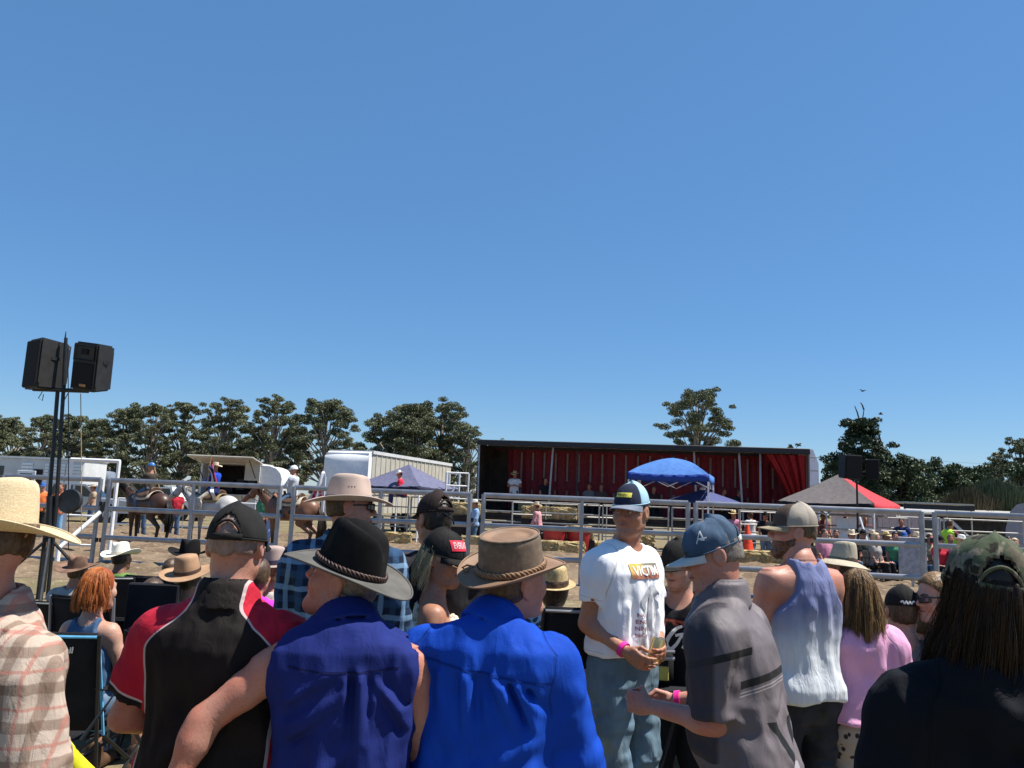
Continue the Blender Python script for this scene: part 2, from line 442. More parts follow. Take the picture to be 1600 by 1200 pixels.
# the ragged pine on the right
b, H = at_tree(1343, 640, 80)
pt_ = tree('pine_tree', 'ragged dark pine with bare twisted top above the right loudspeakers', b, H*.93, 128/FPX*80, 180, 'pine', crown0=.30, clumps=34, dens=260, leaf=.15, mat=LEAF_D, bark=BARKD)
tb = MB()
for k, (a, c, z0, z1) in enumerate([((.1, 0), (.5, .1), .80, 1.0), ((.5, .1), (.15, .1), 1.0, 1.06), ((0, 0), (1.9, 0), .78, .80), ((1.9, 0), (2.3, 0), .80, .70), ((0, 0), (-1.2, .2), .86, .93), ((-.0, 0), (-.4, .2), .9, 1.03)]):
    tb.tube([(a[0], a[1], H*z0), ((a[0]+c[0])/2, .1, H*(z0+z1)/2+.15), (c[0], c[1], H*z1)], [.09, .07, .04], 5)
tb.build('bare_branch', BARKD, pt_)
rb = [(1302, 716, 40, 86, 'bush'), (1370, 712, 70, 84, 'bush'), (1402, 716, 80, 82, 'bush'), (1432, 722, 60, 90, 'bush'), (1452, 722, 60, 100, 'bush'), (1490, 727, 62, 96, 'bush'),
      (1520, 730, 64, 110, 'bush'), (1548, 722, 50, 112, 'bush')]
lbs = ['leafy tree between the red trailer and the right loudspeakers', 'dense dark tree behind the right loudspeaker cabinets', 'rounded dark tree above the grey and red gazebo',
       'dark tree above the red corner of the gazebo', 'paler tree with thin top right of the gazebo', 'dark tree behind the white wagon', 'distant rounded tree left of the pampas shrub', 'distant low tree behind the pampas shrub']
for i, (px, yt, wp, d, k) in enumerate(rb):
    b, H = at_tree(px, yt, d)
    tree('leafy_tree', lbs[i], b, H, wp/FPX*d*1.25, 200+i, 'bush', 'dark trees along the right skyline', crown0=.12, clumps=30, dens=330, leaf=.16, mat=LEAF_B, bark=BARKD)
b, H = at_tree(1590, 684, 88)
tree('gum_tree', 'gum tree with spreading open crown at the right edge of the frame', b, H, 92/FPX*88, 221, crown0=.5, clumps=30, dens=330, leaf=.14)
b, H = at_tree(1592, 726, 84)
tree('leafy_tree', 'low dark tree at the right edge below the gum crown', b, H, 80/FPX*84, 222, 'bush', crown0=.1, clumps=22, dens=300, leaf=.17, mat=LEAF_B, bark=BARKD)
# upright pampas-like shrub, green on the right and rusty on the left
def reed_shrub(label, px, ytop, wpx, d, cA, cB, seed):
    b, H = at_tree(px, ytop, d); rng = np.random.default_rng(seed); t = thing('reed_shrub', label, 'shrub', b)
    W_ = wpx/FPX*d/2; V = []; T = []
    for i in range(2600):
        a = rng.random()*6.28; r = W_*math.sqrt(rng.random())*.75; x, y = r*math.cos(a), r*math.sin(a)
        l = H*(.55+.45*rng.random())*(1-.5*(r/W_)**2); ox, oy = x*.55+rng.normal()*.25, y*.55+rng.normal()*.25
        w_ = .05; z0 = l*rng.random()*.6
        V += [(x+ox*z0/l-w_, y+oy*z0/l, z0), (x+ox*z0/l+w_, y+oy*z0/l, z0), (x+ox+w_*.3, y+oy, l), (x+ox-w_*.3, y+oy, l)]
        T += [np.clip(.5+.28*rng.normal(), 0, 1)]*4
    mesh_obj('foliage', V, np.arange(len(V)).reshape(-1, 4), leaf_mat(t.name+'_leaves', tuple(x*.5 for x in cA), cA, cB), t, attr={'tint': T})
    mb = MB()
    for k in range(5): mb.tube([(0, 0, 0), (random.uniform(-.6, .6), random.uniform(-.4, .4), H*.5)], [.06, .02], 5)
    mb.build('stem', BARKD, t)
reed_shrub('tall feathery pale green shrub by the right edge', 1556, 742, 80, 62, (.085, .105, .05), (.15, .165, .09), 5)
reed_shrub('rusty brown feathery shrub left of the pale green one', 1512, 757, 66, 60, (.095, .075, .035), (.14, .10, .05), 6)
reed_shrub('yellow green shrub behind the arch gate', 172, 748, 36, 58, (.085, .085, .035), (.15, .14, .07), 7)
reed_shrub('dry brownish shrub behind the mounted girl', 232, 752, 60, 64, (.085, .085, .035), (.13, .12, .06), 8)

# ------------------------------------------------------------------ fences
GALV = flat('galvanised_steel', (.30, .30, .325), .42, .5, .55, var=.14, scale=5)
WHITEP = flat('white_paint', (.78, .78, .77), .45, .4, 0, var=.06)
PIPE = flat('weathered_pipe', (.40, .385, .35), .5, .4, .2, var=.14, scale=4)
BLACKP = flat('black_plastic', (.016, .016, .017), .5, .4, 0, var=.3)
BLACKF = flat('black_fabric', (.013, .013, .015), .9, .15, 0, var=.3)
DARKM = flat('dark_metal', (.03, .03, .032), .45, .5, .6, var=.2)
def panel(a, b, z, label, group, mids=(.5,), rails=(1.0, .667, .333, .05), rr=.055, pr=.048, mat=None, name='fence_panel', side='post', flat_=.5):
    a = Vector(a); b = Vector(b); L = (b-a).length; ang = math.atan2(b.y-a.y, b.x-a.x)
    t = thing(name, label, 'fence panel', a, ang, group); mat = mat or GALV
    for x in (pr, L-pr): MB().tube([(x, 0, 0), (x, 0, z+.02)], pr, 10).build(side, mat, t, True)
    for q in mids: MB().tube([(L*q, 0, .05*z), (L*q, 0, z-.01)], pr*.8, 8).build('upright', mat, t, True)
    for q in rails: MB().tube([(pr, 0, z*q), (L-pr, 0, z*q)], rr, 10, sq=flat_).build('rail', mat, t, True)
    for x in (.06, L-.06):
        for q in (.72, .30):
            if name == 'fence_panel': MB().box((x-.075 if x < 1 else x+.075, 0, z*q), (.06, .05, .09), bev=.01).build('hinge_lug', DARKM, t)
    return t
nl = [('near rail panel left of the loudspeaker mast', -150, -2, 18.0, 17.6, (.5,)),
      ('near rail panel with the braced gate post behind the straw hat', 2, 160, 17.5, 17.2, ()),
      ('near rail panel in front of the bay horse', 168, 441, 17.2, 16.75, (.5,)),
      ('near rail panel behind the pale felt hat', 456, 738, 16.7, 16.3, (.5,)),
      ('near rail panel in front of the red trailer', 752, 1079, 16.3, 15.75, (.49,)),
      ('near rail panel behind the grey jersey and the tank top', 1083, 1444, 15.75, 15.1, (.5,)),
      ('near rail panel at the right edge, closer than the rest', 1456, 1790, 15.05, 13.6, (.5,))]
for lab, p0, p1, d0, d1, mids in nl: panel(GP(p0, d0), GP(p1, d1), 1.82, lab, 'cattle rail panels along the near side', mids)
# diagonal brace, arch gate
t = thing('brace_pole', 'white diagonal brace pole leaning on the gate post', 'pole', GP(104, 16.6))
e = P(157, 800, 17.15); s0 = Vector(t.location)
MB().tube([(0, 0, .38), (e.x-s0.x, e.y-s0.y, e.z)], .045, 8).build('bar', WHITEP, t, True)
MB().tube([(0, 0, 0), (0, 0, .42)], .05, 8).build('foot', WHITEP, t, True)
t = thing('arch_gate', 'tall white arch gate frame behind the left rails', 'gate', GP(108, 19.5))
e = GP(182, 19.5)-t.location
for x in (0, e.x): MB().tube([(x, 0, 0), (x, 0, 2.3)], .045, 8).build('post', WHITEP, t, True)
MB().tube([(-.02, 0, 2.3), (e.x+.02, 0, 2.3)], .05, 8).build('crossbar', WHITEP, t, True)
for z in (.95, .25): MB().tube([(0, .05, z), (e.x*.6, .05, z)], .03, 8).build('lower_bar', WHITEP, t, True)
# far side pens
fp = [(556, 640), (642, 728), (731, 832), (835, 938), (941, 1046), (1049, 1150), (1153, 1258), (1261, 1366), (1369, 1470), (1473, 1600), (1603, 1720)]
wh = ['behind the pale felt hat', 'behind the brown cap', 'in front of the hay on the left', 'behind the oilskin hat', 'behind the white t-shirt', 'between white shirt and grey jersey', 'behind the traffic cone', 'below the grey and red gazebo, left half', 'below the grey and red gazebo, right half', 'beside the white wagon', 'cut by the right edge']
fard = lambda px: 30.5-(px-560)*.0042
for (a, b), wz in zip(fp, wh):
    panel(GP(a, fard(a)), GP(b, fard(b)), 1.74, 'far pipe panel '+wz, 'pipe panels along the far pens', (), (1, .78, .57, .36, .12), .026, .03, PIPE, 'pipe_panel', flat_=.9)
for k, (a, b, d, lab) in enumerate([(800, 905, 29.0, 'inner pen panel near the hay'), (905, 990, 28.9, 'inner pen panel beside the first one'), (1155, 1250, 27.2, 'inner pen panel by the cone'), (1290, 1420, 25.6, 'inner pen panel before the seated crowd')]):
    panel(GP(a, d), GP(b, d+.8), 1.7, lab, 'inner pen panels', (.5,), (1, .75, .5, .25, .08), .022, .028, PIPE, 'pipe_panel', flat_=.9)
for k, (a, b) in enumerate([(186, 262), (264, 345), (347, 428)]):
    panel(GP(a, 30), GP(b, 30), 1.25, ['low white rail panel behind the bay horse', 'low white rail panel behind the grey horse', 'low white rail panel left of the led horse'][k], 'low white rails across the arena', (), (1, .62, .25), .03, .035, WHITEP, 'rail_panel', flat_=.8)
# elevated tube platform by the trailer
t = thing('tube_platform', 'white tube stair frame left of the red trailer', 'frame', GP(696, 31.0))
for x, y in ((0, 0), (.85, .2), (.45, .9), (.02, .9)): MB().tube([(x, y, 0), (x, y, 2.75)], .035, 8).build('post', WHITEP, t, True)
for z in (2.75, 2.25, 1.75, 1.25):
    MB().tube([(0, 0, z), (.85, .2, z)], .03, 8).build('rail', WHITEP, t, True)
    MB().tube([(.02, .9, z), (.45, .9, z)], .03, 8).build('rail', WHITEP, t, True)
MB().tube([(0, 0, 1.75), (.4, .1, 2.2)], .025, 8).build('diagonal', WHITEP, t, True)
MB().box((.43, .5, 1.2), (.85, .85, .05)).build('deck', PIPE, t)

# ------------------------------------------------------------------ red open-sided trailer
A_ = P(745, 690, 32.4); B_ = P(1266, 698, 30.2)
tz = (A_.z+B_.z)/2; a2 = Vector((A_.x, A_.y, 0)); b2 = Vector((B_.x, B_.y, 0)); TL = (b2-a2).length
t = thing('curtain_trailer', 'long open-sided trailer with red curtains and black roof edge', 'trailer', a2, math.atan2(b2.y-a2.y, b2.x-a2.x))
TR = t; DZ = 1.25; DP = 2.45
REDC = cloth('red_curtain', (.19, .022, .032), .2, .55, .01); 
ROOFB = flat('black_roof_rail', (.02, .02, .022), .5, .4)
CHAR = flat('dark_timber', (.035, .028, .024), .8, .2, var=.35, scale=3)
STRAP = flat('grey_strap', (.21, .18, .17), .8, .2, var=.15)
MB().box((TL/2, DP/2, tz-.03), (TL, DP, .05)).build('roof', WHITEP, t)
MB().box((TL/2, .03, tz-.10), (TL, .08, .22), bev=.02).build('roof_rail', ROOFB, t)
MB().box((TL/2, DP-.03, tz-.10), (TL, .08, .2)).build('roof_rail', ROOFB, t)
MB().box((TL/2, DP/2, DZ-.09), (TL, DP, .16)).build('deck', CHAR, t)
MB().box((TL/2, .0, DZ-.22), (TL, .06, .1)).build('side_rail', DARKM, t)
# rear curtain with soft folds, straps broken by a belt
def curt(u, v):
    x = .10+u*(TL-.15); return (x, DP-.12+.035*math.sin(x*9)+.02*math.sin(x*23+v*3), DZ+v*(tz-DZ-.2))
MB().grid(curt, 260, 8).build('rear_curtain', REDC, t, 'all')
n_ = 22
for i in range(n_):
    x = 1.55+i*(TL-2.1)/n_
    for z0, z1 in ((DZ+.05, DZ+1.02), (DZ+1.42, tz-.32)): MB().box((x, DP-.215, (z0+z1)/2), (.075, .012, z1-z0)).build('strap', STRAP, t)
for i, fx in enumerate((.003, .232, .31, .60, .665, .798, .86)):
    tilt = (.06, -.12, 0, -.04, .14, .16, 0)[i]
    MB().tube([(TL*fx+.06+tilt, (.06 if fx < .02 else .6), DZ), (TL*fx+.06, (.06 if fx < .02 else .6), tz-.2)], .05, 4).build('post', GALV if fx < .3 or fx > .6 else DARKM, t)
for i in range(9): MB().box((.14+i*.095, DP-.25-.6*(i % 2)*.02, (DZ+tz)/2-.1), (.088, .05, tz-DZ-.3)).build('stacked_gate', CHAR, t)
MB().box((.06, DP/2+.05, (DZ+tz)/2), (.06, DP-.2, tz-DZ-.2)).build('end_wall', CHAR, t)
# bunched curtain on the right end
def bun(u, v):
    x = TL-.12-(1-v**.75*.0)*u*(.35+1.25*v**1.6); return (x, .18+.09*math.sin(u*26+v*2)+.05*math.sin(u*61), DZ-.1+v*(tz-DZ-.15))
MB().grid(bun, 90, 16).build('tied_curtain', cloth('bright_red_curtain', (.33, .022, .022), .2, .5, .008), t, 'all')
# white front bulkhead with chamfered corner
MB().prism([(TL-.02, DZ-.5), (TL+.12, DZ-.5), (TL+.30, DZ-.3), (TL+.30, tz-.55), (TL+.10, tz-.02), (TL-.02, tz-.02)], .02, DP).build('bulkhead', WHITEP, t)
for z in (DZ+.5, DZ+1.3, DZ+2.1, DZ+2.6): MB().box((TL+.14, .012, z), (.3, .02, .03)).build('bulkhead_rib', PIPE, t)
for x in (1.6, 2.9, 4.2, TL-2.5):
    for y in (.25, DP-.25): MB().lathe([(.1, -.13), (.5, -.13), (.52, 0), (.5, .13), (.1, .13)], 18, (x, y, .52), Matrix.Rotation(R(90), 4, 'X')).build('wheel', BLACKP, t, True)
MB().box((TL*.3, DP/2, .75), (TL*.5, 1.2, .3)).build('chassis', DARKM, t)
def TW(x, y, z=0): return TR.matrix_basis @ Vector((x, y, z))
bpy.context.view_layer.update()

# hay bales
HAY = flat('hay', (.40, .31, .16), .95, .1, var=.35, scale=14, bump=.03, bscale=26)
def bale(loc, rz, label, group, s=1):
    mb = MB(); mb.box((0, 0, .23), (1.0, .48, .45), bev=.05)
    o = mb.build('hay_bale', HAY); bm = bmesh.new(); bm.from_mesh(o.data)
    bmesh.ops.triangulate(bm, faces=bm.faces); bmesh.ops.subdivide_edges(bm, edges=bm.edges, cuts=4, use_grid_fill=True)
    for v in bm.verts: v.co += Vector((random.uniform(-1, 1), random.uniform(-1, 1), random.uniform(-1, 1)))*.03
    bm.to_mesh(o.data); bm.free(); o.location = loc; o.rotation_euler.z = rz; o.scale = (s,)*3
    tag(o, label, 'hay bale', group)
    for x in (-.22, .22):
        MB().tube([(x, -.27, .0), (x, -.27, .47), (x, .27, .47), (x, .27, 0)], .008, 5).build('twine', flat('twine', (.5, .25, .1)), o)
for i, x in enumerate((1.75, 2.75, 3.75)): bale(TW(x, 1.55, DZ+.01), .05*i, ['hay bale on the trailer behind the man in white', 'middle hay bale on the trailer under the woman in black', 'hay bale on the trailer right of the woman in black'][i], 'hay bales on the trailer deck')
for i, (px, d, z, lab) in enumerate([(730, 29.6, 1.15, 'hay bale on the stack left of the trailer post'), (838, 29.6, 1.13, 'left hay bale of the pair under the trailer edge'), (880, 29.7, 1.12, 'right hay bale of the pair under the trailer edge'),
        (905, 28.2, .5, 'upright looking bale behind the pen near the red tubs'), (925, 28.3, .0, 'hay bale lying by the red tubs'), (868, 27.2, 0, 'ground hay bale below the red tubs'), (892, 27.1, 0, 'ground hay bale between oilskin hat and white t-shirt'),
        (1178, 26.2, 0, 'left ground hay bale by the cone'), (1212, 26.1, 0, 'right ground hay bale near the beard'), (625, 28.8, 0, 'ground hay bale left of the brown cap'), (745, 28.6, .0, 'ground hay bale behind the split gate posts'), (1000, 28.4, .35, 'hay bale behind the man in the white t-shirt')]):
    if z > .3:
        st = GP(px, d); MB_ = MB().box((0, 0, z/2), (1.1, .6, z-.01)); o = MB_.build('timber_stack', CHAR); o.location = st; tag(o, 'dark timber stack under the '+lab, 'stack')
    bale(GP(px, d)+Vector((0, 0, z)), random.uniform(-.2, .2), lab, 'hay bales by the pens')
REDP = flat('red_plastic', (.42, .03, .035), .45, .4, var=.1)
for i, (px, d) in enumerate([(868, 27.9), (905, 28.0)]):
    t = thing('plastic_tub', ['left red plastic tub behind the rails', 'right red plastic tub behind the rails, near the white t-shirt'][i], 'tub', GP(px, d), 0, 'red plastic tubs')
    MB().lathe([(.30, 0), (.34, .05), (.42, .8), (.46, .82), (.46, .88), (.40, .88), (.36, .3)], 20).build('shell', REDP, t, True)
    MB().lathe([(.47, .84), (.485, .86), (.47, .88)], 20).build('rim', REDP, t, True)
# traffic cone
t = thing('traffic_cone', 'orange red traffic cone behind the rails', 'cone', GP(1168, 26.6)+Vector((0, 0, .36)))
MB().lathe([(.22, .04), (.13, .45), (.05, .9), (.04, .92)], 16).build('cone_body', flat('orange', (.75, .07, .03), .5), t, True)
MB().box((0, 0, .02), (.5, .5, .04), bev=.01).build('base', flat('orange', (.75, .07, .03), .5), t)
o = MB().box((0, 0, .17), (.6, .6, .34)).build('cone_stand', CHAR); o.location = GP(1168, 26.6); tag(o, 'dark box under the traffic cone', 'box')

# ------------------------------------------------------------------ gazebos and umbrella
def gazebo(name, label, px, d, half, rz, zE, zP, cols, legs=WHITEP, val=.22, sag=.12):
    t = thing(name, label, 'gazebo', GP(px, d), rz)
    cs = [(-half, -half), (half, -half), (half, half), (-half, half)]
    for i in range(4):
        a = Vector((*cs[i], zE)); b = Vector((*cs[(i+1) % 4], zE)); top = Vector((0, 0, zP))
        def f(u, v, a=a, b=b):
            e = a.lerp(b, u); q = e.lerp(top, v); q.z -= sag*math.sin(math.pi*v)*(1-.4*abs(2*u-1)); q.z -= .05*math.sin(math.pi*u)*(1-v)
            q.z += .012*math.sin(u*31+v*9+i)*(1-v); return q
        mb = MB().grid(f, 14, 12); mb.build('canopy_side', cols[i], t, 'all')
        def g(u, v, a=a, b=b):
            q = a.lerp(b, u); n = Vector((q.x, q.y, 0)).normalized(); q = q+n*(.012+.015*math.sin(u*40)*v); q.z -= .05*math.sin(math.pi*u)+v*val; return q
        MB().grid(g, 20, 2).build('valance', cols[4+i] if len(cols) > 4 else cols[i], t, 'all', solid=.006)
    for i in range(4):
        x, y = cs[i]; MB().box((x*.985, y*.985, zE/2-.02), (.045, .045, zE-.04)).build('leg', legs, t)
        x2, y2 = cs[(i+1) % 4]
        for k in range(4):
            p = Vector((x, y, 0)).lerp(Vector((x2, y2, 0)), k/4)*.97; q = Vector((x, y, 0)).lerp(Vector((x2, y2, 0)), (k+1)/4)*.97
            za, zb = (zE-.12, zE-.4) if k % 2 else (zE-.4, zE-.12)
            MB().tube([(p.x, p.y, za), (q.x, q.y, zb)], .014, 5).build('truss', legs, t)
    return t
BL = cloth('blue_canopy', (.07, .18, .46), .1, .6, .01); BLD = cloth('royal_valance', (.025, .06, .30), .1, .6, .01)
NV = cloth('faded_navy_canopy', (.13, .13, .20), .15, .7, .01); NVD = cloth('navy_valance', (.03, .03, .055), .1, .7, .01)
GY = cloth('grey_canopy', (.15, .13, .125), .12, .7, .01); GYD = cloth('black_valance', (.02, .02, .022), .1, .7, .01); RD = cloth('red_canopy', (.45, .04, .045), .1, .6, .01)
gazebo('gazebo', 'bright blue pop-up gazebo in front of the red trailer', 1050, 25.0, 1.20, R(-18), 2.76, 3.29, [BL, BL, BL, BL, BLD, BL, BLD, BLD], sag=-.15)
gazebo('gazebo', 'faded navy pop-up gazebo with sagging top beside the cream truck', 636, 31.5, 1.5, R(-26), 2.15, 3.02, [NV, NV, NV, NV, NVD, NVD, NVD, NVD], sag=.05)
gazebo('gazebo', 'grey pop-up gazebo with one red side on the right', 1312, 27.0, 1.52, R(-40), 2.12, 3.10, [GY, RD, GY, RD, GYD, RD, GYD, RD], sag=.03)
t = thing('market_umbrella', 'navy market umbrella below the blue gazebo', 'umbrella', GP(1098, 25.6), R(22))
for i in range(6):
    a0, a1 = i*math.pi/3, (i+1)*math.pi/3
    def f(u, v, a0=a0, a1=a1):
        e = Vector((math.cos(a0), math.sin(a0), 0)).lerp(Vector((math.cos(a1), math.sin(a1), 0)), u)*1.4*(1-v); return (e.x, e.y, 1.92+.44*v**.9-.04*math.sin(math.pi*u)*(1-v))
    MB().grid(f, 6, 8).build('canopy_panel', cloth('navy_umbrella', (.075, .085, .20), .1, .7, .01), t, 'all')
    MB().tube([(0, 0, 2.3), (1.38*math.cos(a0), 1.38*math.sin(a0), 1.9)], .012, 5).build('rib', DARKM, t)
MB().tube([(0, 0, 0), (0, 0, 2.45)], .025, 8).build('pole', WHITEP, t, True)
MB().lathe([(.10, 2.34), (.09, 2.40), (.02, 2.46)], 10).build('finial', WHITEP, t, True)
MB().lathe([(.3, 0), (.3, .06), (.06, .1)], 16).build('base', DARKM, t, True)

# ------------------------------------------------------------------ vehicles and vans at the back
GLASS = flat('dark_glass', (.02, .025, .03), .12, .6, 0, var=.1)
SILV = flat('silver_paint', (.33, .35, .38), .3, .5, .4, var=.06)
CREAM = flat('cream_panel', (.44, .41, .34), .6, .3, var=.08, scale=2)
GREYW = flat('dusty_white', (.58, .58, .57), .5, .35, var=.08, scale=2)
def wheel(t, x, y, r):
    o = MB().lathe([(r*.62, -.1), (r*.97, -.11), (r, -.06), (r, .06), (r*.97, .11), (r*.62, .1)], 20, (x, y, r), Matrix.Rotation(R(90), 4, 'X')).build('tyre', BLACKP, t, True)
    MB().lathe([(.03, -.115), (r*.5, -.10), (r*.63, -.07), (r*.63, .07), (r*.5, .1), (.03, .115)], 12, (x, y, r), Matrix.Rotation(R(90), 4, 'X')).build('rim', SILV, o)
def ute(name, label, loc, rz, paint, cat='ute', canopy=False):
    t = thing(name, label, cat, loc, rz)
    MB().prism([(-2.55, .45), (2.5, .45), (2.62, .7), (2.55, 1.0), (1.3, 1.1), (-2.6, 1.08), (-2.62, .6)], -.88, .88).build('body', paint, t)
    top = [(1.25, 1.1), (.55, 1.72), (-.9, 1.76), (-1.15, 1.1)] if not canopy else [(1.25, 1.1), (.6, 1.74), (-2.4, 1.78), (-2.6, 1.08)]
    MB().prism(top, -.76, .76).build('cabin', paint, t)
    for s in (-1, 1):
        for w_ in ([(1.02, 1.16), (.52, 1.62), (.12, 1.66), (.12, 1.16)], [(.02, 1.16), (.02, 1.66), (-.78, 1.68), (-.95, 1.16)])+(([(-1.1, 1.16), (-1.0, 1.68), (-2.2, 1.68), (-2.3, 1.16)],) if canopy else ()):
            MB().prism(w_, s*.762-.004, s*.762+.004).build('side_window', GLASS, t)
        for x in (.07, -1.0): MB().box((x, s*.883, .8), (.012, .006, .55)).build('door_gap', DARKM, t)
        MB().box((.95, s*1.0, 1.15), (.1, .2, .16), bev=.03).build('mirror', BLACKP, t)
        MB().box((-.2, s*.892, .95), (.16, .02, .03)).build('handle', SILV, t)
        for x in (1.62, -1.62):
            wheel(t, x, s*.82, .39)
            MB().lathe([(.40, -.02), (.47, -.02), (.47, .02), (.40, .02)], 20, (x, s*.885, .42), Matrix.Rotation(R(90), 4, 'X')).build('wheel_arch', DARKM, t)
        MB().box((2.56, s*.66, .85), (.06, .34, .16), bev=.02).build('headlight', WHITEP, t)
        MB().box((-2.62, s*.78, .85), (.03, .14, .3)).build('tail_light', REDP, t)
    M = Matrix.Rotation(R(-41), 4, 'Y'); MB().box((.92, 0, 1.42), (.02, 1.36, .8), M=Matrix.Rotation(R(-48), 4, 'Y')).build('windscreen', GLASS, t)
    MB().box((2.6, 0, .62), (.12, 1.7, .26), bev=.04).build('bumper', SILV, t); MB().box((-2.66, 0, .6), (.1, 1.6, .2), bev=.03).build('bumper', SILV, t)
    return t
ute('parked_ute', 'silver dual cab ute parked behind the arch gate', GP(122, 37.5), R(12), SILV)
ute('parked_ute', 'white ute behind the mounted girl', GP(258, 44), R(170), WHITEP)
t = thing('long_trailer', 'long white trailer with slatted panels at far left', 'trailer', GP(-30, 41.5))
p1_ = GP(128, 41.5)-t.location; Lx = p1_.x; zt = 2.95
MB().box((Lx/2, 1.2, (zt+.8)/2), (Lx, 2.4, zt-.8), bev=.05).build('body', GREYW, t)
MB().box((Lx/2, 1.2, zt+.03), (Lx+.1, 2.5, .1)).build('roof', WHITEP, t)
for x0, x1 in ((.385, .50), (.62, .655), (.69, .82), (.835, .985)):
    for k in range(11): MB().box((Lx*(x0+x1)/2, -.03, 1.0+k*.165), (Lx*(x1-x0), .04, .13)).build('slat', WHITEP, t)
for x0, x1 in ((.51, .60),): MB().box((Lx*(x0+x1)/2, -.01, 1.75), (Lx*(x1-x0)*1.0, .03, 1.3)).build('opening', CHAR, t)
MB().box((Lx*.165, -.01, 2.2), (.5, .03, .6)).build('window', GLASS, t)
t2 = MB().box((Lx*.47, -.25, 1.75), (.95, .05, 1.1), bev=.01).build('open_door', WHITEP, t)
MB().box((0, 0, 0), (.62, .06, .62)).build('door_window', GLASS, t2).location = (Lx*.47, -.255, 1.85)
for x in (Lx*.5, Lx*.58): wheel(t, x, .1, .45)
MB().tube([(Lx, 1.2, .7), (Lx+1.6, 1.2, .6)], .06, 6).build('drawbar', DARKM, t)
t = thing('silver_tank', 'pale silver tank lying behind the ute', 'tank', GP(145, 46))
MB().lathe([(.2, -1.2), (.5, -1.1), (.55, -.6), (.55, .6), (.5, 1.1), (.2, 1.2)], 20, (0, 0, 2.0), Matrix.Rotation(R(90), 4, 'Y')).build('shell', SILV, t, True)
for x in (-.7, .7): MB().box((x, 0, .75), (.1, .9, 1.5)).build('stand', DARKM, t)
# food trailer
t = thing('food_trailer', 'dark food trailer with its cream flap propped open', 'trailer', GP(312, 35))
Lx = GP(402, 35).x-t.location.x
MB().box((Lx/2, 1.9, 1.7), (Lx, .1, 2.3)).build('back_wall', CHAR, t); MB().box((Lx/2, 1.0, 2.9), (Lx, 2.0, .1)).build('roof', CREAM, t)
MB().box((Lx/2, 1.0, .6), (Lx, 2.0, .1)).build('floor', CHAR, t)
for x in (0, Lx): MB().box((x, 1.0, 1.75), (.08, 2.0, 2.35)).build('end_wall', GREYW, t)
for k in range(4): MB().box((Lx*(k+.5)/4, -.03, 1.05), (Lx/4-.03, .06, .9)).build('counter_panel', GREYW, t)
MB().box((Lx/2, -.2, 1.52), (Lx, .4, .05)).build('counter', PIPE, t)
MB().box((Lx*.48, -.55, 3.02), (Lx*1.12, 1.5, .07), M=Matrix.Rotation(R(-8), 4, 'X'), bev=.02).build('flap', CREAM, t)
MB().box((Lx*.9, -.1, 2.55), (Lx*.26, .05, .75)).build('side_flap', CREAM, t)
for x in (.1, Lx-.1): MB().tube([(x, -1.1, 3.0), (x, 0, 2.2)], .02, 5).build('gas_strut', DARKM, t)
for k in range(3): MB().box((Lx*(.3+.2*k), 1.6, 1.9+.1*k), (.35, .3, .5)).build('oven', DARKM, t)
MB().prism([(Lx+.05, 1.95), (Lx+.75, 1.95), (Lx+.98, 2.05), (Lx+1.0, 2.3), (Lx+.92, 2.55), (Lx+.72, 2.75), (Lx+.45, 2.84), (Lx+.05, 2.86)], .1, 1.9).build('rounded_nose', WHITEP, t, True)
MB().box((Lx+.55, 1.0, 1.35), (.95, 1.7, 1.3), bev=.06).build('nose_box', GREYW, t)
# cream truck body with a white sheeted end
e0 = P(583, 708, 33.5); e1 = P(705, 727, 42.5); sd = Vector((e1.x-e0.x, e1.y-e0.y, 0)); Lb = sd.length; sd.normalize()
t = thing('cream_truck', 'cream truck body with white sheeted end beyond the navy gazebo', 'truck', (e0.x, e0.y, 0), math.atan2(sd.y, sd.x))
zt = e0.z
MB().box((Lb/2, 1.0, (zt+1.0)/2), (Lb, 2.0, zt-1.0)).build('box_body', CREAM, t)
MB().box((Lb/2, 1.0, zt+.03), (Lb+.1, 2.1, .14)).build('roof', GREYW, t)
for k in range(18): MB().box((.35+k*(Lb-.6)/18, -.012, (zt+1.0)/2), (.07, .024, zt-1.1)).build('panel_rib', CREAM, t)
def fr(u, v):
    x = -.35-.25*math.sin(math.pi*v*.9)*math.sin(math.pi*min(1, .1+u*.8)); return (x+(.3 if v > .95 else 0), 2.05*u, .9+v*(zt-.85))
MB().grid(fr, 14, 12).build('front_sheet', WHITEP, t, 'all')
MB().box((-.17, 1.02, (zt+1.0)/2), (.32, 2.0, zt-1.05)).build('front_wall', WHITEP, t)
for x in (1.2, Lb-1.5, Lb-2.6): wheel(t, x, .15, .48); wheel(t, x, 1.85, .48)
# white wagon with roof rack
t = ute('parked_wagon', 'pale wagon with roof rack behind the hi-vis vest', GP(1452, 34), R(-8), GREYW, 'wagon', True)
for y in (-.6, .6): MB().box((-.7, y, 1.86), (2.6, .05, .05)).build('rack_bar', DARKM, t)
for k in range(5): MB().box((-1.8+k*.55, 0, 1.88), (.05, 1.3, .04)).build('rack_bar', DARKM, t)
t = thing('awning_roof', 'long low flat awning right of the red gazebo', 'awning', GP(1448, 37))
MB().box((0, 0, 2.42), (3.2, 2.2, .07)).build('top', CREAM, t); MB().box((0, -1.1, 2.25), (3.2, .04, .22)).build('fascia', DARKM, t)
for x in (-1.5, 1.5):
    for y in (-1, 1): MB().tube([(x, y, 0), (x, y, 2.4)], .03, 6).build('post', PIPE, t)
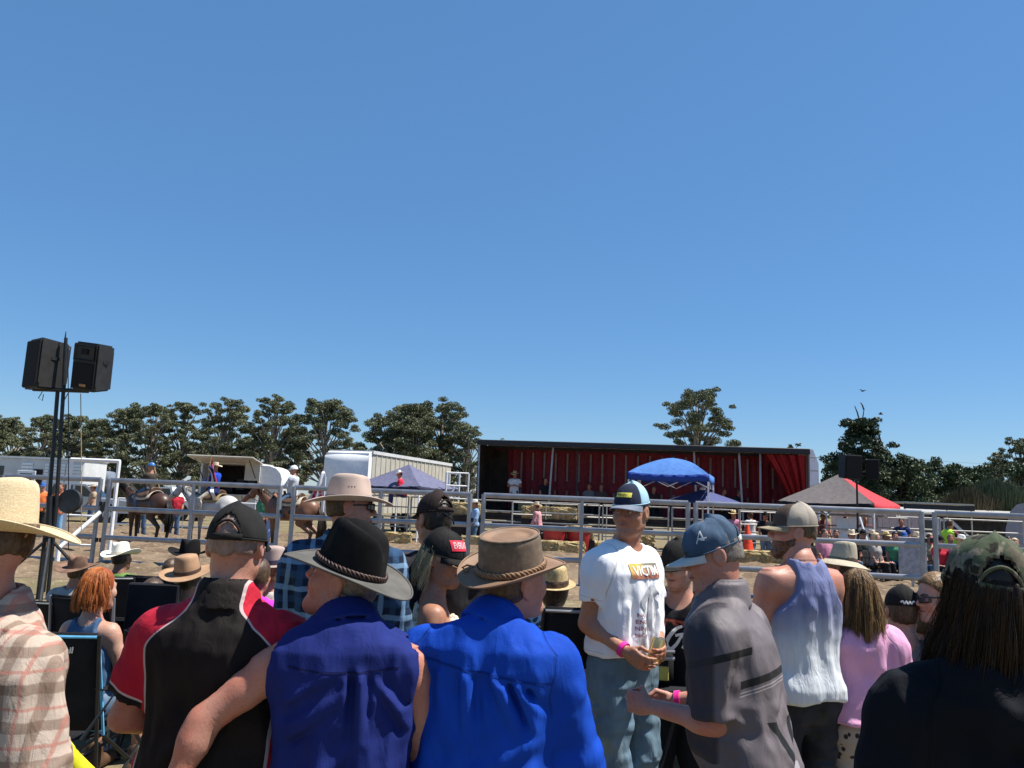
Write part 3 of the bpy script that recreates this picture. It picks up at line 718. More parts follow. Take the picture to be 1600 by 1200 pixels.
# grey rounded caravan at the right edge
t = thing('grey_caravan', 'rounded grey caravan end at the right edge', 'caravan', GP(1580, 30), R(-34))
MB().prism([(-.25, .5), (2.6, .5), (2.6, 2.45), (.55, 2.48), (.2, 2.38), (-.02, 2.1), (-.18, 1.5)], 0, 2.2).build('body', flat('grey_paint', (.27, .27, .31), .45, .4, var=.06), t)
MB().box((.75, -.012, 1.72), (.28, .02, .08)).build('handle', DARKM, t); MB().box((1.6, -.012, 1.9), (.7, .02, .4)).build('window', GLASS, t)
wheel(t, .9, .05, .4)
# long dark shed roof line behind right
t = thing('low_shed', 'long low dark roofed shed behind the right crowd', 'shed', GP(1420, 55))
MB().box((5, 1.5, 1.1), (11, 3, 2.2)).build('wall', CHAR, t); MB().box((5, 1.5, 2.25), (11.6, 3.8, .14), M=Matrix.Rotation(R(6), 4, 'X')).build('roof', PIPE, t)
t = thing('yard_shed', 'pale low shed wall beyond the rails at right centre', 'shed', GP(1295, 33))
for k in range(12): MB().box((.25+k*.3, 0, 1.0), (.29, .06, 2.0)).build('wall_sheet', flat('pale_pink_steel', (.46, .37, .36), .6, .3, var=.08), t)
MB().box((1.8, .5, 2.03), (3.8, 1.2, .06)).build('roof', PIPE, t)
# posters / boards
for i, (px, w_, h, z, d) in enumerate([(1322, .62, .75, .98, 25.9), (1352, .42, .55, .9, 25.9)]):
    o = MB().box((0, 0, h/2), (w_, .03, h), bev=.005).build('white_board', WHITEP); o.location = GP(px, d)+Vector((0, 0, z-.1)); tag(o, ['wider white notice board behind the tripod', 'smaller white notice board right of the tripod'][i], 'board', 'white notice boards')
    for x in (-w_*.4, w_*.4): MB().tube([(x, .03, -z+.1), (x, .03, .1)], .015, 5).build('leg', PIPE, o)
o = MB().box((0, 0, .45), (.68, .04, .9), bev=.01).build('grey_board', flat('grey_sheet', (.30, .30, .33), .6)); o.location = GP(1424, 19.5)+Vector((0, .0, .35)); tag(o, 'plain grey board hung behind the right rails', 'board')
MB().box((0, .03, -.1), (.05, .04, .6)).build('post', PIPE, o)
# table in the left pens
t = thing('white_table', 'white folding table behind the bay horse', 'table', GP(252, 33))
MB().box((0, 0, .74), (2.2, .8, .05), bev=.01).build('top', WHITEP, t)
for x in (-.9, .9):
    for y in (-.3, .3): MB().tube([(x, y, 0), (x, y, .73)], .02, 6).build('leg', PIPE, t)

# ------------------------------------------------------------------ loudspeakers
def cabinet(name, label, loc, rz, tiltx, w_, h, dp, group, horn=True):
    t = thing(name, label, 'loudspeaker', loc, 0, group); t.rotation_euler = (R(tiltx), 0, R(rz))
    GR = flat('speaker_grille', (.012, .012, .013), .8, .2, var=.3, scale=60)
    GRS = flat('speaker_shell', (.022, .021, .021), .55, .35, var=.2)
    # trapezoid shell, front towards -Y
    f0, bk = -dp/2, dp/2; wf, wb = w_/2, w_*.33
    V = [(-wf, f0, 0), (wf, f0, 0), (wb, bk, .02), (-wb, bk, .02), (-wf, f0, h), (wf, f0, h), (wb, bk, h-.03), (-wb, bk, h-.03)]
    bm = bmesh.new(); vs = [bm.verts.new(v) for v in V]; bmesh.ops.convex_hull(bm, input=vs); bmesh.ops.bevel(bm, geom=bm.edges[:], offset=.025, segments=2, affect='EDGES')
    me = bpy.data.meshes.new('shell'); bm.to_mesh(me); bm.free(); me.materials.append(GRS); link(bpy.data.objects.new('shell', me), t)
    if horn:
        MB().box((0, f0-.008, h*.31), (w_*.80, .03, h*.52), bev=.012).build('grille', GR, t)
        x, z0, z1 = w_*.40, h*.62, h*.94; xi, za, zb = w_*.13, h*.75, h*.86; y0, y1 = f0-.008, f0+.13
        for nm, q in (('horn_lip', [(-x, y0, z0), (x, y0, z0), (xi, y1, za), (-xi, y1, za)]), ('horn_side', [(-x, y0, z1), (-x, y0, z0), (-xi, y1, za), (-xi, y1, zb)]),
                      ('horn_side', [(x, y0, z0), (x, y0, z1), (xi, y1, zb), (xi, y1, za)]), ('horn_top', [(x, y0, z1), (-x, y0, z1), (-xi, y1, zb), (xi, y1, zb)])):
            MB().add([(a, b-.02, c) for a, b, c in q], [(0, 1, 2, 3)]).build(nm, GRS, t, solid=.01)
        MB().add([(-xi, f0-.012, za), (xi, f0-.012, za), (xi, f0-.012, zb), (-xi, f0-.012, zb)], [(0, 1, 2, 3)]).build('horn_throat', GR, t, solid=.01)
        MB().box((.04, f0-.03, h*.12), (w_*.26, .012, h*.055), bev=.004).build('badge', flat('badge_gold', (.35, .17, .06), .5, .4), t)
    else:
        MB().box((0, f0-.008, h*.5), (w_*.88, .03, h*.92), bev=.012).build('grille', GR, t)
    for s in (-1, 1): MB().box((s*w_*.43, 0, h*.62), (.02, .12, .05)).build('handle', BLACKP, t)
    return t
SD = 12.0
t = thing('speaker_mast', 'black twin pole mast carrying two loudspeakers on the left', 'mast', GP(88, SD)); mx = Vector(t.location)
def lo(px, py, dy=0): q = P(px, py, SD+dy); return (q.x-mx.x, q.y-mx.y, q.z)
b0 = P(92, 612, SD).z
MB().tube([(lo(76, 800)[0], 0, 0), lo(76, 790), lo(90, 612)], .029, 8).build('pole', DARKM, t, True)
MB().tube([(lo(88, 800)[0], .05, 0), lo(88, 790), lo(99, 612), lo(103, 528)], [.028, .028, .028, .026], 8).build('pole', DARKM, t, True)
MB().tube([lo(102, 528), lo(103, 518)], [.012, .005], 6).build('mast_tip', DARKM, t)
MB().tube([lo(52, 608), lo(138, 611)], .035, 6).build('crossbar', DARKM, t)
MB().tube([lo(76, 840), lo(79, 775)], .055, 8).build('winch_sleeve', DARKM, t)
MB().lathe([(.03, -.04), (.17, -.05), (.19, 0), (.17, .05), (.03, .04)], 20, (lo(104, 783)[0], .1, lo(104, 783)[2]), Matrix.Rotation(R(80), 4, 'X')).build('cable_reel', BLACKP, t, True)
for a in range(4): MB().tube([(0, 0, .9), (math.cos(a*1.57+.5)*.8, math.sin(a*1.57+.5)*.8, .03)], .025, 6).build('stay_leg', DARKM, t)
for k, pts in enumerate(([(66, 612), (60, 622), (66, 626), (68, 616)], [(117, 590), (112, 604), (100, 626)], [(126, 615), (127, 700), (127, 835)], [(106, 545), (107, 640), (107, 860)])):
    MB().tube([lo(a, b, .12) for a, b in pts], .007, 5).build('cable', [BLACKP, BLACKP, flat('tan_cord', (.35, .24, .1)), BLACKP][k], t)
p = P(67, 609, SD); cabinet('loudspeaker', 'left black loudspeaker on the mast, turned away to the left', (p.x-.02, p.y+.1, p.z), -38, 0, .50, .78, .48, 'loudspeakers on the left mast', False)
p = P(144, 611, SD); q_ = cabinet('loudspeaker', 'right black loudspeaker on the mast tilted with its horn showing', (p.x, p.y, p.z), -16, 0, .47, .74, .42, 'loudspeakers on the left mast'); q_.rotation_euler = (R(8), R(7), R(-16))
t = thing('speaker_tripod', 'black tripod carrying two loudspeakers by the grey and red gazebo', 'tripod', GP(1340, 24.6))
MB().tube([(0, 0, .5), (0, 0, 3.05)], .03, 8).build('pole', DARKM, t, True); MB().box((.05, 0, 3.0), (1.1, .08, .08)).build('crossbar', DARKM, t)
for k in range(3):
    a = k*2.094+.5; MB().tube([(0, 0, 1.35), (math.cos(a)*.75, math.sin(a)*.75, .02)], .022, 6).build('leg', DARKM, t); MB().tube([(0, 0, .75), (math.cos(a)*.38, math.sin(a)*.38, .68)], .015, 6).build('brace', DARKM, t)
p = P(1343, 808, 24.5); q = P(1372, 893, 23.8)
o = thing('leaning_pole', 'thin white pole leaning from the speaker tripod to the dirt', 'pole', (q.x, q.y, 0)); MB().tube([(0, 0, 0), (p.x-q.x, p.y-q.y, p.z)], .03, 7).build('shaft', WHITEP, o, True)
p = P(1326, 748, 24.5); cabinet('loudspeaker', 'left loudspeaker above the grey gazebo', p, 12, 4, .60, .76, .5, 'loudspeakers above the gazebo', False)
p = P(1363, 750, 24.5); cabinet('loudspeaker', 'right loudspeaker above the red gazebo side', p, -20, 4, .40, .66, .4, 'loudspeakers above the gazebo', False)
# birds and power lines
for i, (px, py) in enumerate(((1348, 611), (1376, 647))):
    p = P(px, py, 70); o = thing('flying_bird', ['upper small bird in the sky over the pine', 'lower small bird right of the pine top'][i], 'bird', p, .4+i, 'birds in the sky')
    MB().lathe([(.01, -.2), (.06, -.05), (.06, .08), (.015, .24)], 8, (0, 0, 0), Matrix.Rotation(R(90), 4, 'X')).build('body', DARKM, o, True)
    for s in (-1, 1): MB().add([(0, .08, 0), (0, -.08, 0), (s*.25, -.02, .13), (s*.25, .1, .13), (s*.48, 0, .06)], [(0, 1, 2, 3), (3, 2, 4)]).build('wing', DARKM, o, solid=.01)
for i in range(2):
    t = thing('power_line', ['upper faint power line over the right trees', 'lower faint power line over the right trees'][i], 'power line', P(1395, 712+i*6, 150), 0, 'power lines')
    e = P(1640, 722+i*6, 150)-t.location; MB().tube([(e.x*q, e.y*q, e.z*q-.8*math.sin(math.pi*q)) for q in np.linspace(0, 1, 13)], .025, 4).build('wire', GALV, t)
# ------------------------------------------------------------------ people
def skin(name, c, red=.5):
    key = ('skin', c, red)
    if key in MC: return MC[key]
    s = SH(name, .48, .35)
    f = s.noise(9, 4); g = s.noise(70, 3)
    pr = s.noise(320, 2)
    cc = s.mix(f.ss(.35, .7), c, (c[0]*1.02, c[1]*.76, c[2]*.69)); cc = s.mix(g.ss(.5, .8), cc, (c[0]*.80, c[1]*.66, c[2]*.60))
    cc = s.mix(pr.ss(.42, .62)*.35, cc, (c[0]*.72, c[1]*.60, c[2]*.55)); s.col(cc); s.b.inputs['Subsurface Weight'].default_value = .12; s.b.inputs['Subsurface Radius'].default_value = (.012, .005, .003); s.b.inputs['Subsurface Scale'].default_value = .6
    s.bump(s.noise(190, 3)+s.noise(40, 2)*.5, .0011, .6); MC[key] = s.m; return s.m
SK_F = skin('fair_skin', (.50, .30, .22)); SK_T = skin('tanned_skin', (.40, .205, .13)); SK_R = skin('ruddy_skin', (.47, .235, .17)); SK_D = skin('brown_skin', (.24, .12, .075))
EYE = flat('eye_white', (.62, .58, .55), .2, .5, var=0); IRIS = flat('iris_dark', (.03, .02, .015), .2, .5, var=0)
def hairmat(name, a, b, rough=.42):
    key = ('hair', a, b)
    if key in MC: return MC[key]
    s = SH(name, rough, .35); r = s.attr('tint'); n = s.noise(60, 3, (1, 1, .12))
    s.col(s.mix((r*.6+n*.5).ss(.25, .85), a, b)); s.bump(s.noise(160, 2, (1, 1, .06)), .003, .8); MC[key] = s.m; return s.m
SZ = np.array([-.16, -.10, -.02, .06, .14, .24, .34, .42, .475, .515, .55, .60])
PROF = {'m': (np.array([.120, .165, .178, .168, .162, .165, .176, .184, .172, .118, .075, .055]), np.array([.085, .112, .124, .116, .112, .116, .122, .118, .100, .078, .064, .052])),
        'f': (np.array([.120, .170, .182, .158, .132, .136, .150, .154, .140, .090, .060, .048]), np.array([.090, .115, .124, .105, .094, .098, .108, .102, .086, .066, .055, .045]))}
NPROF = np.array([-.01, -.015, -.018, -.004, .006, .008, 0, -.008, -.014, -.016, -.016, -.012])
class Fig:
    def __init__(s, label, head, rz, k=None, hipz=None, sex='m', hs=1.0, wid=1.0, fat=0, shw=None, lean=0, side=0, hunch=0, yaw=0, pitch=0, roll=0, hoff=(0, 0, 0),
                 L=None, Rr=None, skinm=None, legs='stand', arm=1.0, h=.0085, cat='person', group=None, name='person', lod=1.0, face=False, world_arm=True, shz=.47):
        px, py, d = head; W = P(px, py, d); s.rz = R(rz); s.hs = hs; s.sex = sex; s.wid = wid; s.fat = fat; s.h = h*lod; s.lod = lod; s.face = face
        z = W.z
        if hipz is None and k is None: s.k = (z-.165*hs-hoff[2])/1.47; s.hipz = .92*s.k
        elif k is not None: s.k = k; s.hipz = z-.165*hs-hoff[2]-.55*k
        else: s.hipz = hipz; s.k = (z-.165*hs-hoff[2]-hipz)/.55
        k = s.k; s.lean, s.side, s.hunch = lean, side, hunch
        s.N = np.array([s.cx(.55), s.cy(.55), s.hipz+.55*k]); s.Hc = s.N+np.array([hoff[0], .028+hoff[1], .165*hs+hoff[2]])
        M = (Matrix.Rotation(R(yaw), 3, 'Z') @ Matrix.Rotation(R(pitch), 3, 'X') @ Matrix.Rotation(R(roll), 3, 'Y')); s.Hd = np.array(M, dtype=np.float32)
        Rz_ = Matrix.Rotation(s.rz, 3, 'Z'); o = Rz_ @ Vector((s.Hc[0], s.Hc[1], 0))
        s.loc = Vector((W.x-o.x, W.y-o.y, 0)); s.inv = np.array(Rz_.transposed())
        shw = (shw or (.185 if sex == 'm' else .158))*k*wid
        s.arms = {}
        for sd, spec in ((-1, L), (1, Rr)):
            S = np.array([s.cx(shz)+sd*shw, s.cy(shz)-.008, s.hipz+shz*k])
            u, f = spec if spec else ((sd*.16, .02, -1), (sd*.02, .22, -1))
            if spec and world_arm: u = s.inv @ np.array(u); f = s.inv @ np.array(f)
            u = np.array(u, float)/np.linalg.norm(u); f = np.array(f, float)/np.linalg.norm(f)
            E = S+u*.285*k; Wr = E+f*.245*k; s.arms[sd] = (S, E, Wr, u, f)
        s.af = arm; s.skin = skinm or SK_F
        s.legs = {}
        for sd in (-1, 1):
            H = np.array([sd*.088*k*wid, 0, s.hipz-.02*k])
            if legs == 'stand': K = np.array([sd*.105*k, .03, s.hipz*.52]); A_ = np.array([sd*.12*k, -.02, .085])
            elif legs == 'sit': K = H+np.array([sd*.05, .43*k, .03]); A_ = K+np.array([sd*.02, .02, -K[2]+.085])
            elif legs == 'ride': K = H+np.array([sd*.20, .28*k, -.26*k]); A_ = K+np.array([sd*.0, -.12*k, -.40*k])
            else: K, A_ = [np.array(q) for q in legs[sd]]
            s.legs[sd] = (H, K, A_)
        s.root = thing(name, label, cat, s.loc, s.rz, group)
        s.ribbon = []
    def cx(s, q): return s.side*q*s.k
    def cy(s, q): return (s.lean*q+s.hunch*np.maximum(q, 0)**2)*s.k
    def w2h(s, p): return ((p-A3(s.Hc)) @ s.Hd)/s.hs
    def h2w(s, v): return np.asarray(v) @ s.Hd.T*s.hs+s.Hc
    def torso(s, p, infl=0, zlo=-.16, zhi=.60, loose=0, bell=0):
        k = s.k; q = (p[:, 2]-s.hipz)/k; a0, b0 = PROF[s.sex]
        a = a0.copy()*s.wid; b = b0.copy()
        bel = np.exp(-((SZ-.10)/.13)**2); a = a+s.fat*.035*bel; b = b+s.fat*.05*bel
        if loose: m = SZ < .36; a[m] = np.maximum(a[m], a0[6]*s.wid*loose); b[m] = np.maximum(b[m], b0[6]*loose)
        aa = np.interp(q, SZ, a)*k+infl; bb = np.interp(q, SZ, b)*k+infl
        if bell: aa = aa+bell*np.clip(.3-q, 0, 1)*k; bb = bb+bell*np.clip(.3-q, 0, 1)*k
        x = np.abs((p[:, 0]-s.cx(q))/aa); y = (p[:, 1]-(s.cy(q)+np.interp(q, SZ, NPROF+s.fat*.03*bel)*k))/bb
        d = ((x**2.5+np.abs(y)**2.5)**.4-1)*np.minimum(aa, bb)*.95
        d = smax(d, (zlo-q)*k, .025); return smax(d, (q-zhi)*k, .025)
    def trap(s, p, infl=0):
        d = None
        for sd in (-1, 1):
            S = s.arms[sd][0]; e = seg(p, s.N+np.array([sd*.03, -.02, -.042]), S*np.array([.9, 1, 1])+np.array([.1*s.N[0], -.01, -.012]), .050*s.k+infl, .056*s.k+infl)
            d = e if d is None else np.minimum(d, e)
        return d
    def arm_d(s, p, sd, infl=0, upto=2.0, f2=None):
        S, E, W, u, f = s.arms[sd]; k = s.k*s.af
        d = seg(p, S, E, .058*k+infl, .044*k+infl)
        d = smin(d, sph(p, S+u*.05*s.k, .062*k+infl), .02); d = smin(d, ell(p, S+(E-S)*.5, np.array([.050, .050, .05])*k+infl), .02)
        if upto > 1:
            e = seg(p, E, W, .043*k+infl, (.029 if f2 is None else f2)*k+infl); e = smin(e, sph(p, E+(W-E)*.22, .046*k+infl), .03)
            d = smin(d, e, .02)
        return d
    def leg_d(s, p, sd, infl=0, foot=True, low=None):
        H, K, A_ = s.legs[sd]; k = s.k
        d = seg(p, H, K, .088*k+infl, .060*k+infl); c = K+(A_-K)*.3+np.array([0, -.012, 0])
        lw = .040*k if low is None else low
        d = smin(d, seg(p, K, A_, .054*k+infl, lw+infl), .03); d = smin(d, sph(p, c, .060*k+infl), .04)
        if foot: d = smin(d, seg(p, A_+np.array([0, -.03, -.04]), A_+np.array([0, .16, -.05]), .042, .034), .03)
        return d
    def head_d(s, p):
        q = s.w2h(p); qa = q.copy(); qa[:, 0] = np.abs(qa[:, 0])
        d = ell(q, (0, -.012, .028), (.077, .098, .098)); d = smin(d, ell(q, (0, .028, -.045), (.060, .064, .078)), .04)
        d = smin(d, seg(qa, (.052, -.005, -.066), (.016, .070, -.104), .017, .019), .035)
        d = smin(d, sph(q, (0, .074, -.104), .02), .03)
        d = smin(d, sph(qa, (.042, .058, -.028), .026), .03)
        d = smin(d, seg(qa, (.012, .086, .024), (.046, .072, .022), .010, .009), .018)
        d = smax(d, -sph(qa, (.032, .101, .003), .017), .014)
        d = smin(d, sph(qa, (.031, .0765, .003), .0125), .004)
        d = smin(d, seg(q, (0, .090, .018), (0, .114, -.024), .0075, .0115), .012); d = smin(d, sph(qa, (.011, .1, -.03), .0085), .008)
        d = smin(d, seg(qa, (0, .097, -.056), (.021, .088, -.059), .0062, .004), .008); d = smin(d, seg(qa, (0, .096, -.067), (.018, .088, -.064), .0072, .004), .008)
        d = smax(d, -seg(qa, (0, .106, -.0615), (.024, .096, -.0615), .0045), .004)
        ca, sa = math.cos(.25), math.sin(.25); e = qa.copy(); e[:, 1] = qa[:, 1]*ca+(qa[:, 0]-.08)*sa*1.2
        er = smax(ell(e, (.080, -.010, -.004), (.0095, .023, .034)), -ell(e, (.091, -.004, -.002), (.008, .013, .021)), .006)
        d = smin(d, er, .008)
        return d*s.hs
    def neck_d(s, p, infl=0):
        r = (.056 if s.sex == 'm' else .047)*s.hs+infl
        top = s.h2w((0, -.018, -.055)); return seg(p, s.N+np.array([0, -.018, -.05*s.k]), top, r*1.12, r)
    def body(s, legs=True, hands=(-1, 1), curl=.5, palm=None):
        def f(p):
            d = smin(s.torso(p, -.006), s.trap(p, -.004), .05)
            for sd in (-1, 1): d = smin(d, s.arm_d(p, sd), .03)
            if s.sex == 'f':
                for sd in (-1, 1): d = smin(d, sph(p, (s.cx(.33)+sd*.072*s.k, s.cy(.33)+.082*s.k, s.hipz+.34*s.k), .055*s.k), .04)
            for sd in (-1, 1): d = smin(d, s.leg_d(p, sd), .04)
            d = smin(d, s.neck_d(p), .035); return smin(d, s.head_d(p), .03)
        fh = (.0050 if s.face else .0066)*s.lod if s.lod < 2 else .014; SS = (3.5 if s.face else 2.7) if s.lod < 2 else 2.3
        pts = np.array([v for sd in (-1, 1) for v in (*s.arms[sd][:3], *s.legs[sd])]); lo = pts.min(0)-.16; hi = pts.max(0)+.16
        zc = s.Hc[2]-.128*s.hs; zb = zc-.085; hc = s.Hc[:2]; bc = (lo[:2]+hi[:2])/2     # grid is fine round the head and widens below the chin
        def warp(u):
            z = np.where(u[:, 2] > zc, u[:, 2], zc-(zc-u[:, 2])*SS); t = np.clip((zc-z)/(zc-zb), 0, 1); t = t*t*(3-2*t); S_ = 1+(SS-1)*t
            c = hc[None]*(1-t[:, None])+bc[None]*t[:, None]; return np.stack([c[:, 0]+u[:, 0]*S_, c[:, 1]+u[:, 1]*S_, z], -1).astype(np.float32), S_
        def g(u): p, S_ = warp(u); return f(p)/S_.astype(np.float32)
        hw = np.maximum((hi[:2]-lo[:2])/2/SS, np.array([.19, .25])*max(s.hs, s.k))
        zlo = zc-(zc-.001)/SS; V, F = surfnet(g, axis(-hw[0], hw[0], fh), axis(-hw[1], hw[1], fh), axis(zlo, s.Hc[2]+.145*s.hs, fh), slack=2.8); V = warp(V)[0].astype(np.float64)
        Vs, Fs = [V], [F]; n = len(V)
        for sd in hands:
            hv, hf = s.hand(sd, (curl if not isinstance(curl, dict) else curl[sd]), (palm or {}).get(sd)); Vs.append(hv); Fs.append(hf+n); n += len(hv)
        s.bodyob = mesh_obj('body', np.concatenate(Vs), np.concatenate(Fs), s.skin, s.root, True)
        return s
    def hand(s, sd, curl=.5, n=None):
        S, E, W, u, f = s.arms[sd]; f = f/np.linalg.norm(f)
        n = np.array(n, float) if n is not None else np.array([-sd*1.0, 0, 0.])
        if n is not None and len(n) == 3: n = n-f*(n@f)
        if np.linalg.norm(n) < .1: n = np.cross(f, (0, 1, 0))
        n = n/np.linalg.norm(n); t = np.cross(n, f); t = t*sd*-1     # thumb side
        if abs(t@np.array([0, 1, 0])) > .2: t = t*np.sign(t@np.array([0, 1, 0]))
        k = s.k*(.95 if s.sex == 'm' else .86)
        B = lambda a, b, c: W+(f*a+t*b+n*c)*k
        segs = []; tips = []
        for i, (off, ln) in enumerate(((.030, .074), (.010, .082), (-.011, .077), (-.031, .062))):
            p0 = np.array([.088-.004*abs(i-1), off, .0]); ang = 0
            for j, fr in enumerate((.45, .32, .26)):
                ang += curl*(.9, 1.1, .8)[j]; p1 = p0+ln*fr*np.array([math.cos(ang), off*.12*(1-curl), math.sin(ang)]); segs.append((p0, p1, .0090-.0009*j, .0085-.0009*j)); p0 = p1
        p0 = np.array([.028, .028, .006]); p1 = np.array([.062, .050, .018+.02*curl]); p2 = np.array([.088, .052-.02*curl, .028+.03*curl]); segs += [(p0, p1, .013, .0105), (p1, p2, .0105, .009)]
        def g(p):
            v = (p-W)/k; q = np.stack([v@f, v@t, v@n], -1)
            d = ell(q, (.052, 0, 0), (.056, .044, .017)); d = smin(d, seg(q, (-.03, 0, 0), (.02, 0, 0), .026, .025), .02)
            d = smin(d, seg(q, (.088, .030, 0), (.088, -.03, 0), .0105), .012)
            for a, b, ra, rb in segs: d = smin(d, seg(q, a, b, ra, rb), .006)
            return d*k
        h = (.0040 if s.face else .0052) if s.lod <= 1 else (.0062 if s.lod < 2 else .0135)
        pc = B(.07, 0, .02); ax = [axis(pc[i]-.135, pc[i]+.135, h) for i in range(3)]
        s.grip = B(.085, 0, .036), f, t, n
        return surfnet(g, *ax, smooth=0 if s.lod < 2 else 0)
    def eyes(s):
        for sd in (-1, 1):
            mb = MB(); iv = MB()
            mb_ = MB().lathe([(.0001, -.0118), (.006, -.0102), (.0118, 0), (.006, .0102), (.0001, .0118)], 10); V = np.array(mb_.V)*1.0+np.array([sd*.031, .0790, .003]); mb.add([tuple(v) for v in s.h2w(V)], mb_.F)
            m2 = MB().lathe([(.0001, .0), (.005, 0), (.004, .0012), (.0001, .0014)], 10, M=Matrix.Rotation(R(-90), 4, 'X')); V = np.array(m2.V)+np.array([sd*.031, .0900, .003]); iv.add([tuple(v) for v in s.h2w(V)], m2.F)
            e = mb.build('eye', EYE, s.bodyob, True); iv.build('iris', IRIS, e)
        lp = MB().tube([tuple(v) for v in s.h2w([(-.024, .0885, -.0615), (-.012, .098, -.0612), (0, .1005, -.0625), (.012, .098, -.0612), (.024, .0885, -.0615)])], [.002, .0048, .0055, .0048, .002], 8)
        lp.build('lips', flat('lip_skin', (.30, .105, .085), .45), s.bodyob, 'all')
        for sd in (-1, 1): bw = MB().tube([tuple(v) for v in s.h2w([(sd*.013, .0985, .023), (sd*.030, .0960, .030), (sd*.048, .081, .026)])], [.0035, .0042, .002], 6); bw.build('eyebrow', flat('brow_hair', (.07, .045, .03), .8), s.bodyob)
    def wrinkles(s, p, d, amp, strokes=(), seed=0):
        m = np.abs(d) < .05
        if not m.any(): return d
        q = p[m]; w = 0
        a = vnoise(q*np.array([9, 9, 4.2], np.float32)+seed); b = vnoise(q*np.array([20, 20, 9], np.float32)+seed+5)
        w = amp*(.017*(1-2*np.abs(a))+.008*(1-2*np.abs(b)))
        for sd in (-1, 1):
            S, E, W, u, f = s.arms[sd]; g = np.exp(-(np.linalg.norm(q-A3(E), axis=1)/(.12*s.k))**2)
            t = (q-A3(S))@A3(u); w = w+amp*g*.005*np.sin(t*85+4*a)
        for (x0, z0, x1, z1, am, wd, side) in strokes:
            A_ = np.array([x0, z0], np.float32); B_ = np.array([x1, z1], np.float32); pz = q[:, [0, 2]]-A_; ba = B_-A_
            hh = np.clip(pz@ba/(ba@ba), 0, 1); rv = pz-hh[:, None]*ba; dist = np.sqrt((rv**2).sum(1)); sg = np.sign(rv[:, 0]*ba[1]-rv[:, 1]*ba[0])*dist
            qq = (q[:, 2]-s.hipz)/s.k; sidem = ((q[:, 1]-s.cy(qq))*side > 0)
            w = w+1.7*am*(np.exp(-(dist/wd)**2)-.75*np.exp(-((sg-1.7*wd)/(.9*wd))**2)*(dist < 4*wd))*sidem*(np.minimum(1, hh*9+.1)*(1-hh)**.6)
        d = d.copy(); d[m] -= w*np.clip(1-np.abs(d[m])/.05, 0, 1); return d
    def shirt(s, mat, kind='tee', infl=.014, sl=(.62, .62), hem=-.08, loose=.97, amp=1.0, strokes=(), seed=0, collar=0, slinfl=.012, name='shirt', neck=.014, bell=0, strap=.095, scoop=.16, h=None, mats=None, cutf=None):
        def f(p):
            k = s.k
            d = smin(s.torso(p, infl, hem, .545, loose, bell), s.trap(p, infl*.75), .05)
            q = (p[:, 2]-s.hipz)/k
            if s.sex == 'f':
                for sd in (-1, 1): d = smin(d, sph(p, (s.cx(.33)+sd*.07*k, s.cy(.33)+.078*k, s.hipz+.34*k), .06*k+infl*.6), .05)
            if kind in ('tee', 'long', 'polo'):
                for sd, L_ in zip((-1, 1), sl):
                    S, E, W, u, fd = s.arms[sd]
                    a = s.arm_d(p, sd, slinfl, 1 if L_ <= 1 else 2, f2=.036 if L_ > 1 else None)
                    e, dr = (S+(E-S)*L_, u) if L_ <= 1 else (E+(W-E)*(L_-1), fd)
                    cut = (p-A3(e))@A3(dr); a = np.where(((p-A3(S))@A3(u) > -.02) | True, np.maximum(a, cut), a)
                    if L_ <= 1.0:                       # hollow cuff
                        inn = s.arm_d(p, sd, slinfl-.013, 2); a = np.maximum(a, -np.where((cut > -.022), inn, 1.0))
                    d = smin(d, a, .03)
            d = s.wrinkles(p, d, amp, strokes, seed)
            if kind == 'vest':
                for sd in (-1, 1):
                    S, E, W, u, fd = s.arms[sd]; c = S+u*.02+np.array([sd*.018, 0, 0])
                    d = smax(d, -seg(p, c+np.array([sd*.0, 0, .03]), c+u*.16*k+np.array([sd*.05, 0, 0]), .075*k, .085*k), .006)
            if kind == 'tank':
                w = np.interp(q, [.24, .30, .36, .42, .50, .56], [.5, .19, .145, strap+.02, strap, strap])*k
                d = smax(d, np.abs(p[:, 0]-s.cx(q))-w, .008)
                d = smax(d, -ell(p, (s.N[0], s.N[1]+.04, s.N[2]+.02), (.085, .15, scoop)), .006)
            else:
                d = smax(d, -s.neck_d(p, neck), .006)
                d = smax(d, -ell(p, (s.N[0], s.N[1]+.07, s.N[2]+.02), (.055, .07, .05)), .008)
            if collar:
                nd = s.neck_d(p, .016); t = (p-A3(s.N))@A3((s.Hc-s.N)/np.linalg.norm(s.Hc-s.N))
                y = p[:, 1]-s.N[1]
                c = smax(np.abs(nd)-.006, np.maximum(t-.062*collar+.55*np.clip(y+.02, 0, 1), -.06-t), .005)
                fl = smax(np.abs(s.neck_d(p, .026+.12*np.clip(.05-t, 0, .1)))-.006, np.maximum(t-.050*collar+.55*np.clip(y+.02, 0, 1), -.03-t), .005)
                d = smin(d, smin(c, fl, .004), .003)
            q2 = s.hipz+hem*k+.01*np.sin(p[:, 0]*17+seed)+.012*vnoise(p*7); d = np.maximum(d, q2-p[:, 2])
            if cutf is not None: d = cutf(p, d)
            return d
        h = h or s.h; pts = []
        for sd, L_ in zip((-1, 1), sl):
            S, E, W, u, fd = s.arms[sd]; pts += [S, E if L_ > .1 else S]+([W] if L_ > 1 else [])
        pts = np.array(pts); lo = pts.min(0)-.11*s.k; hi = pts.max(0)+.11*s.k
        tw = (.24+.04*s.fat)*s.k*max(1, s.wid)+infl+bell*.3
        lo = np.minimum(lo, [min(0, s.cx(.5))-tw, min(0, s.cy(.5))-.24*s.k, 0]); hi = np.maximum(hi, [max(0, s.cx(.5))+tw, max(0, s.cy(.5))+.22*s.k+.05*s.fat, 0])
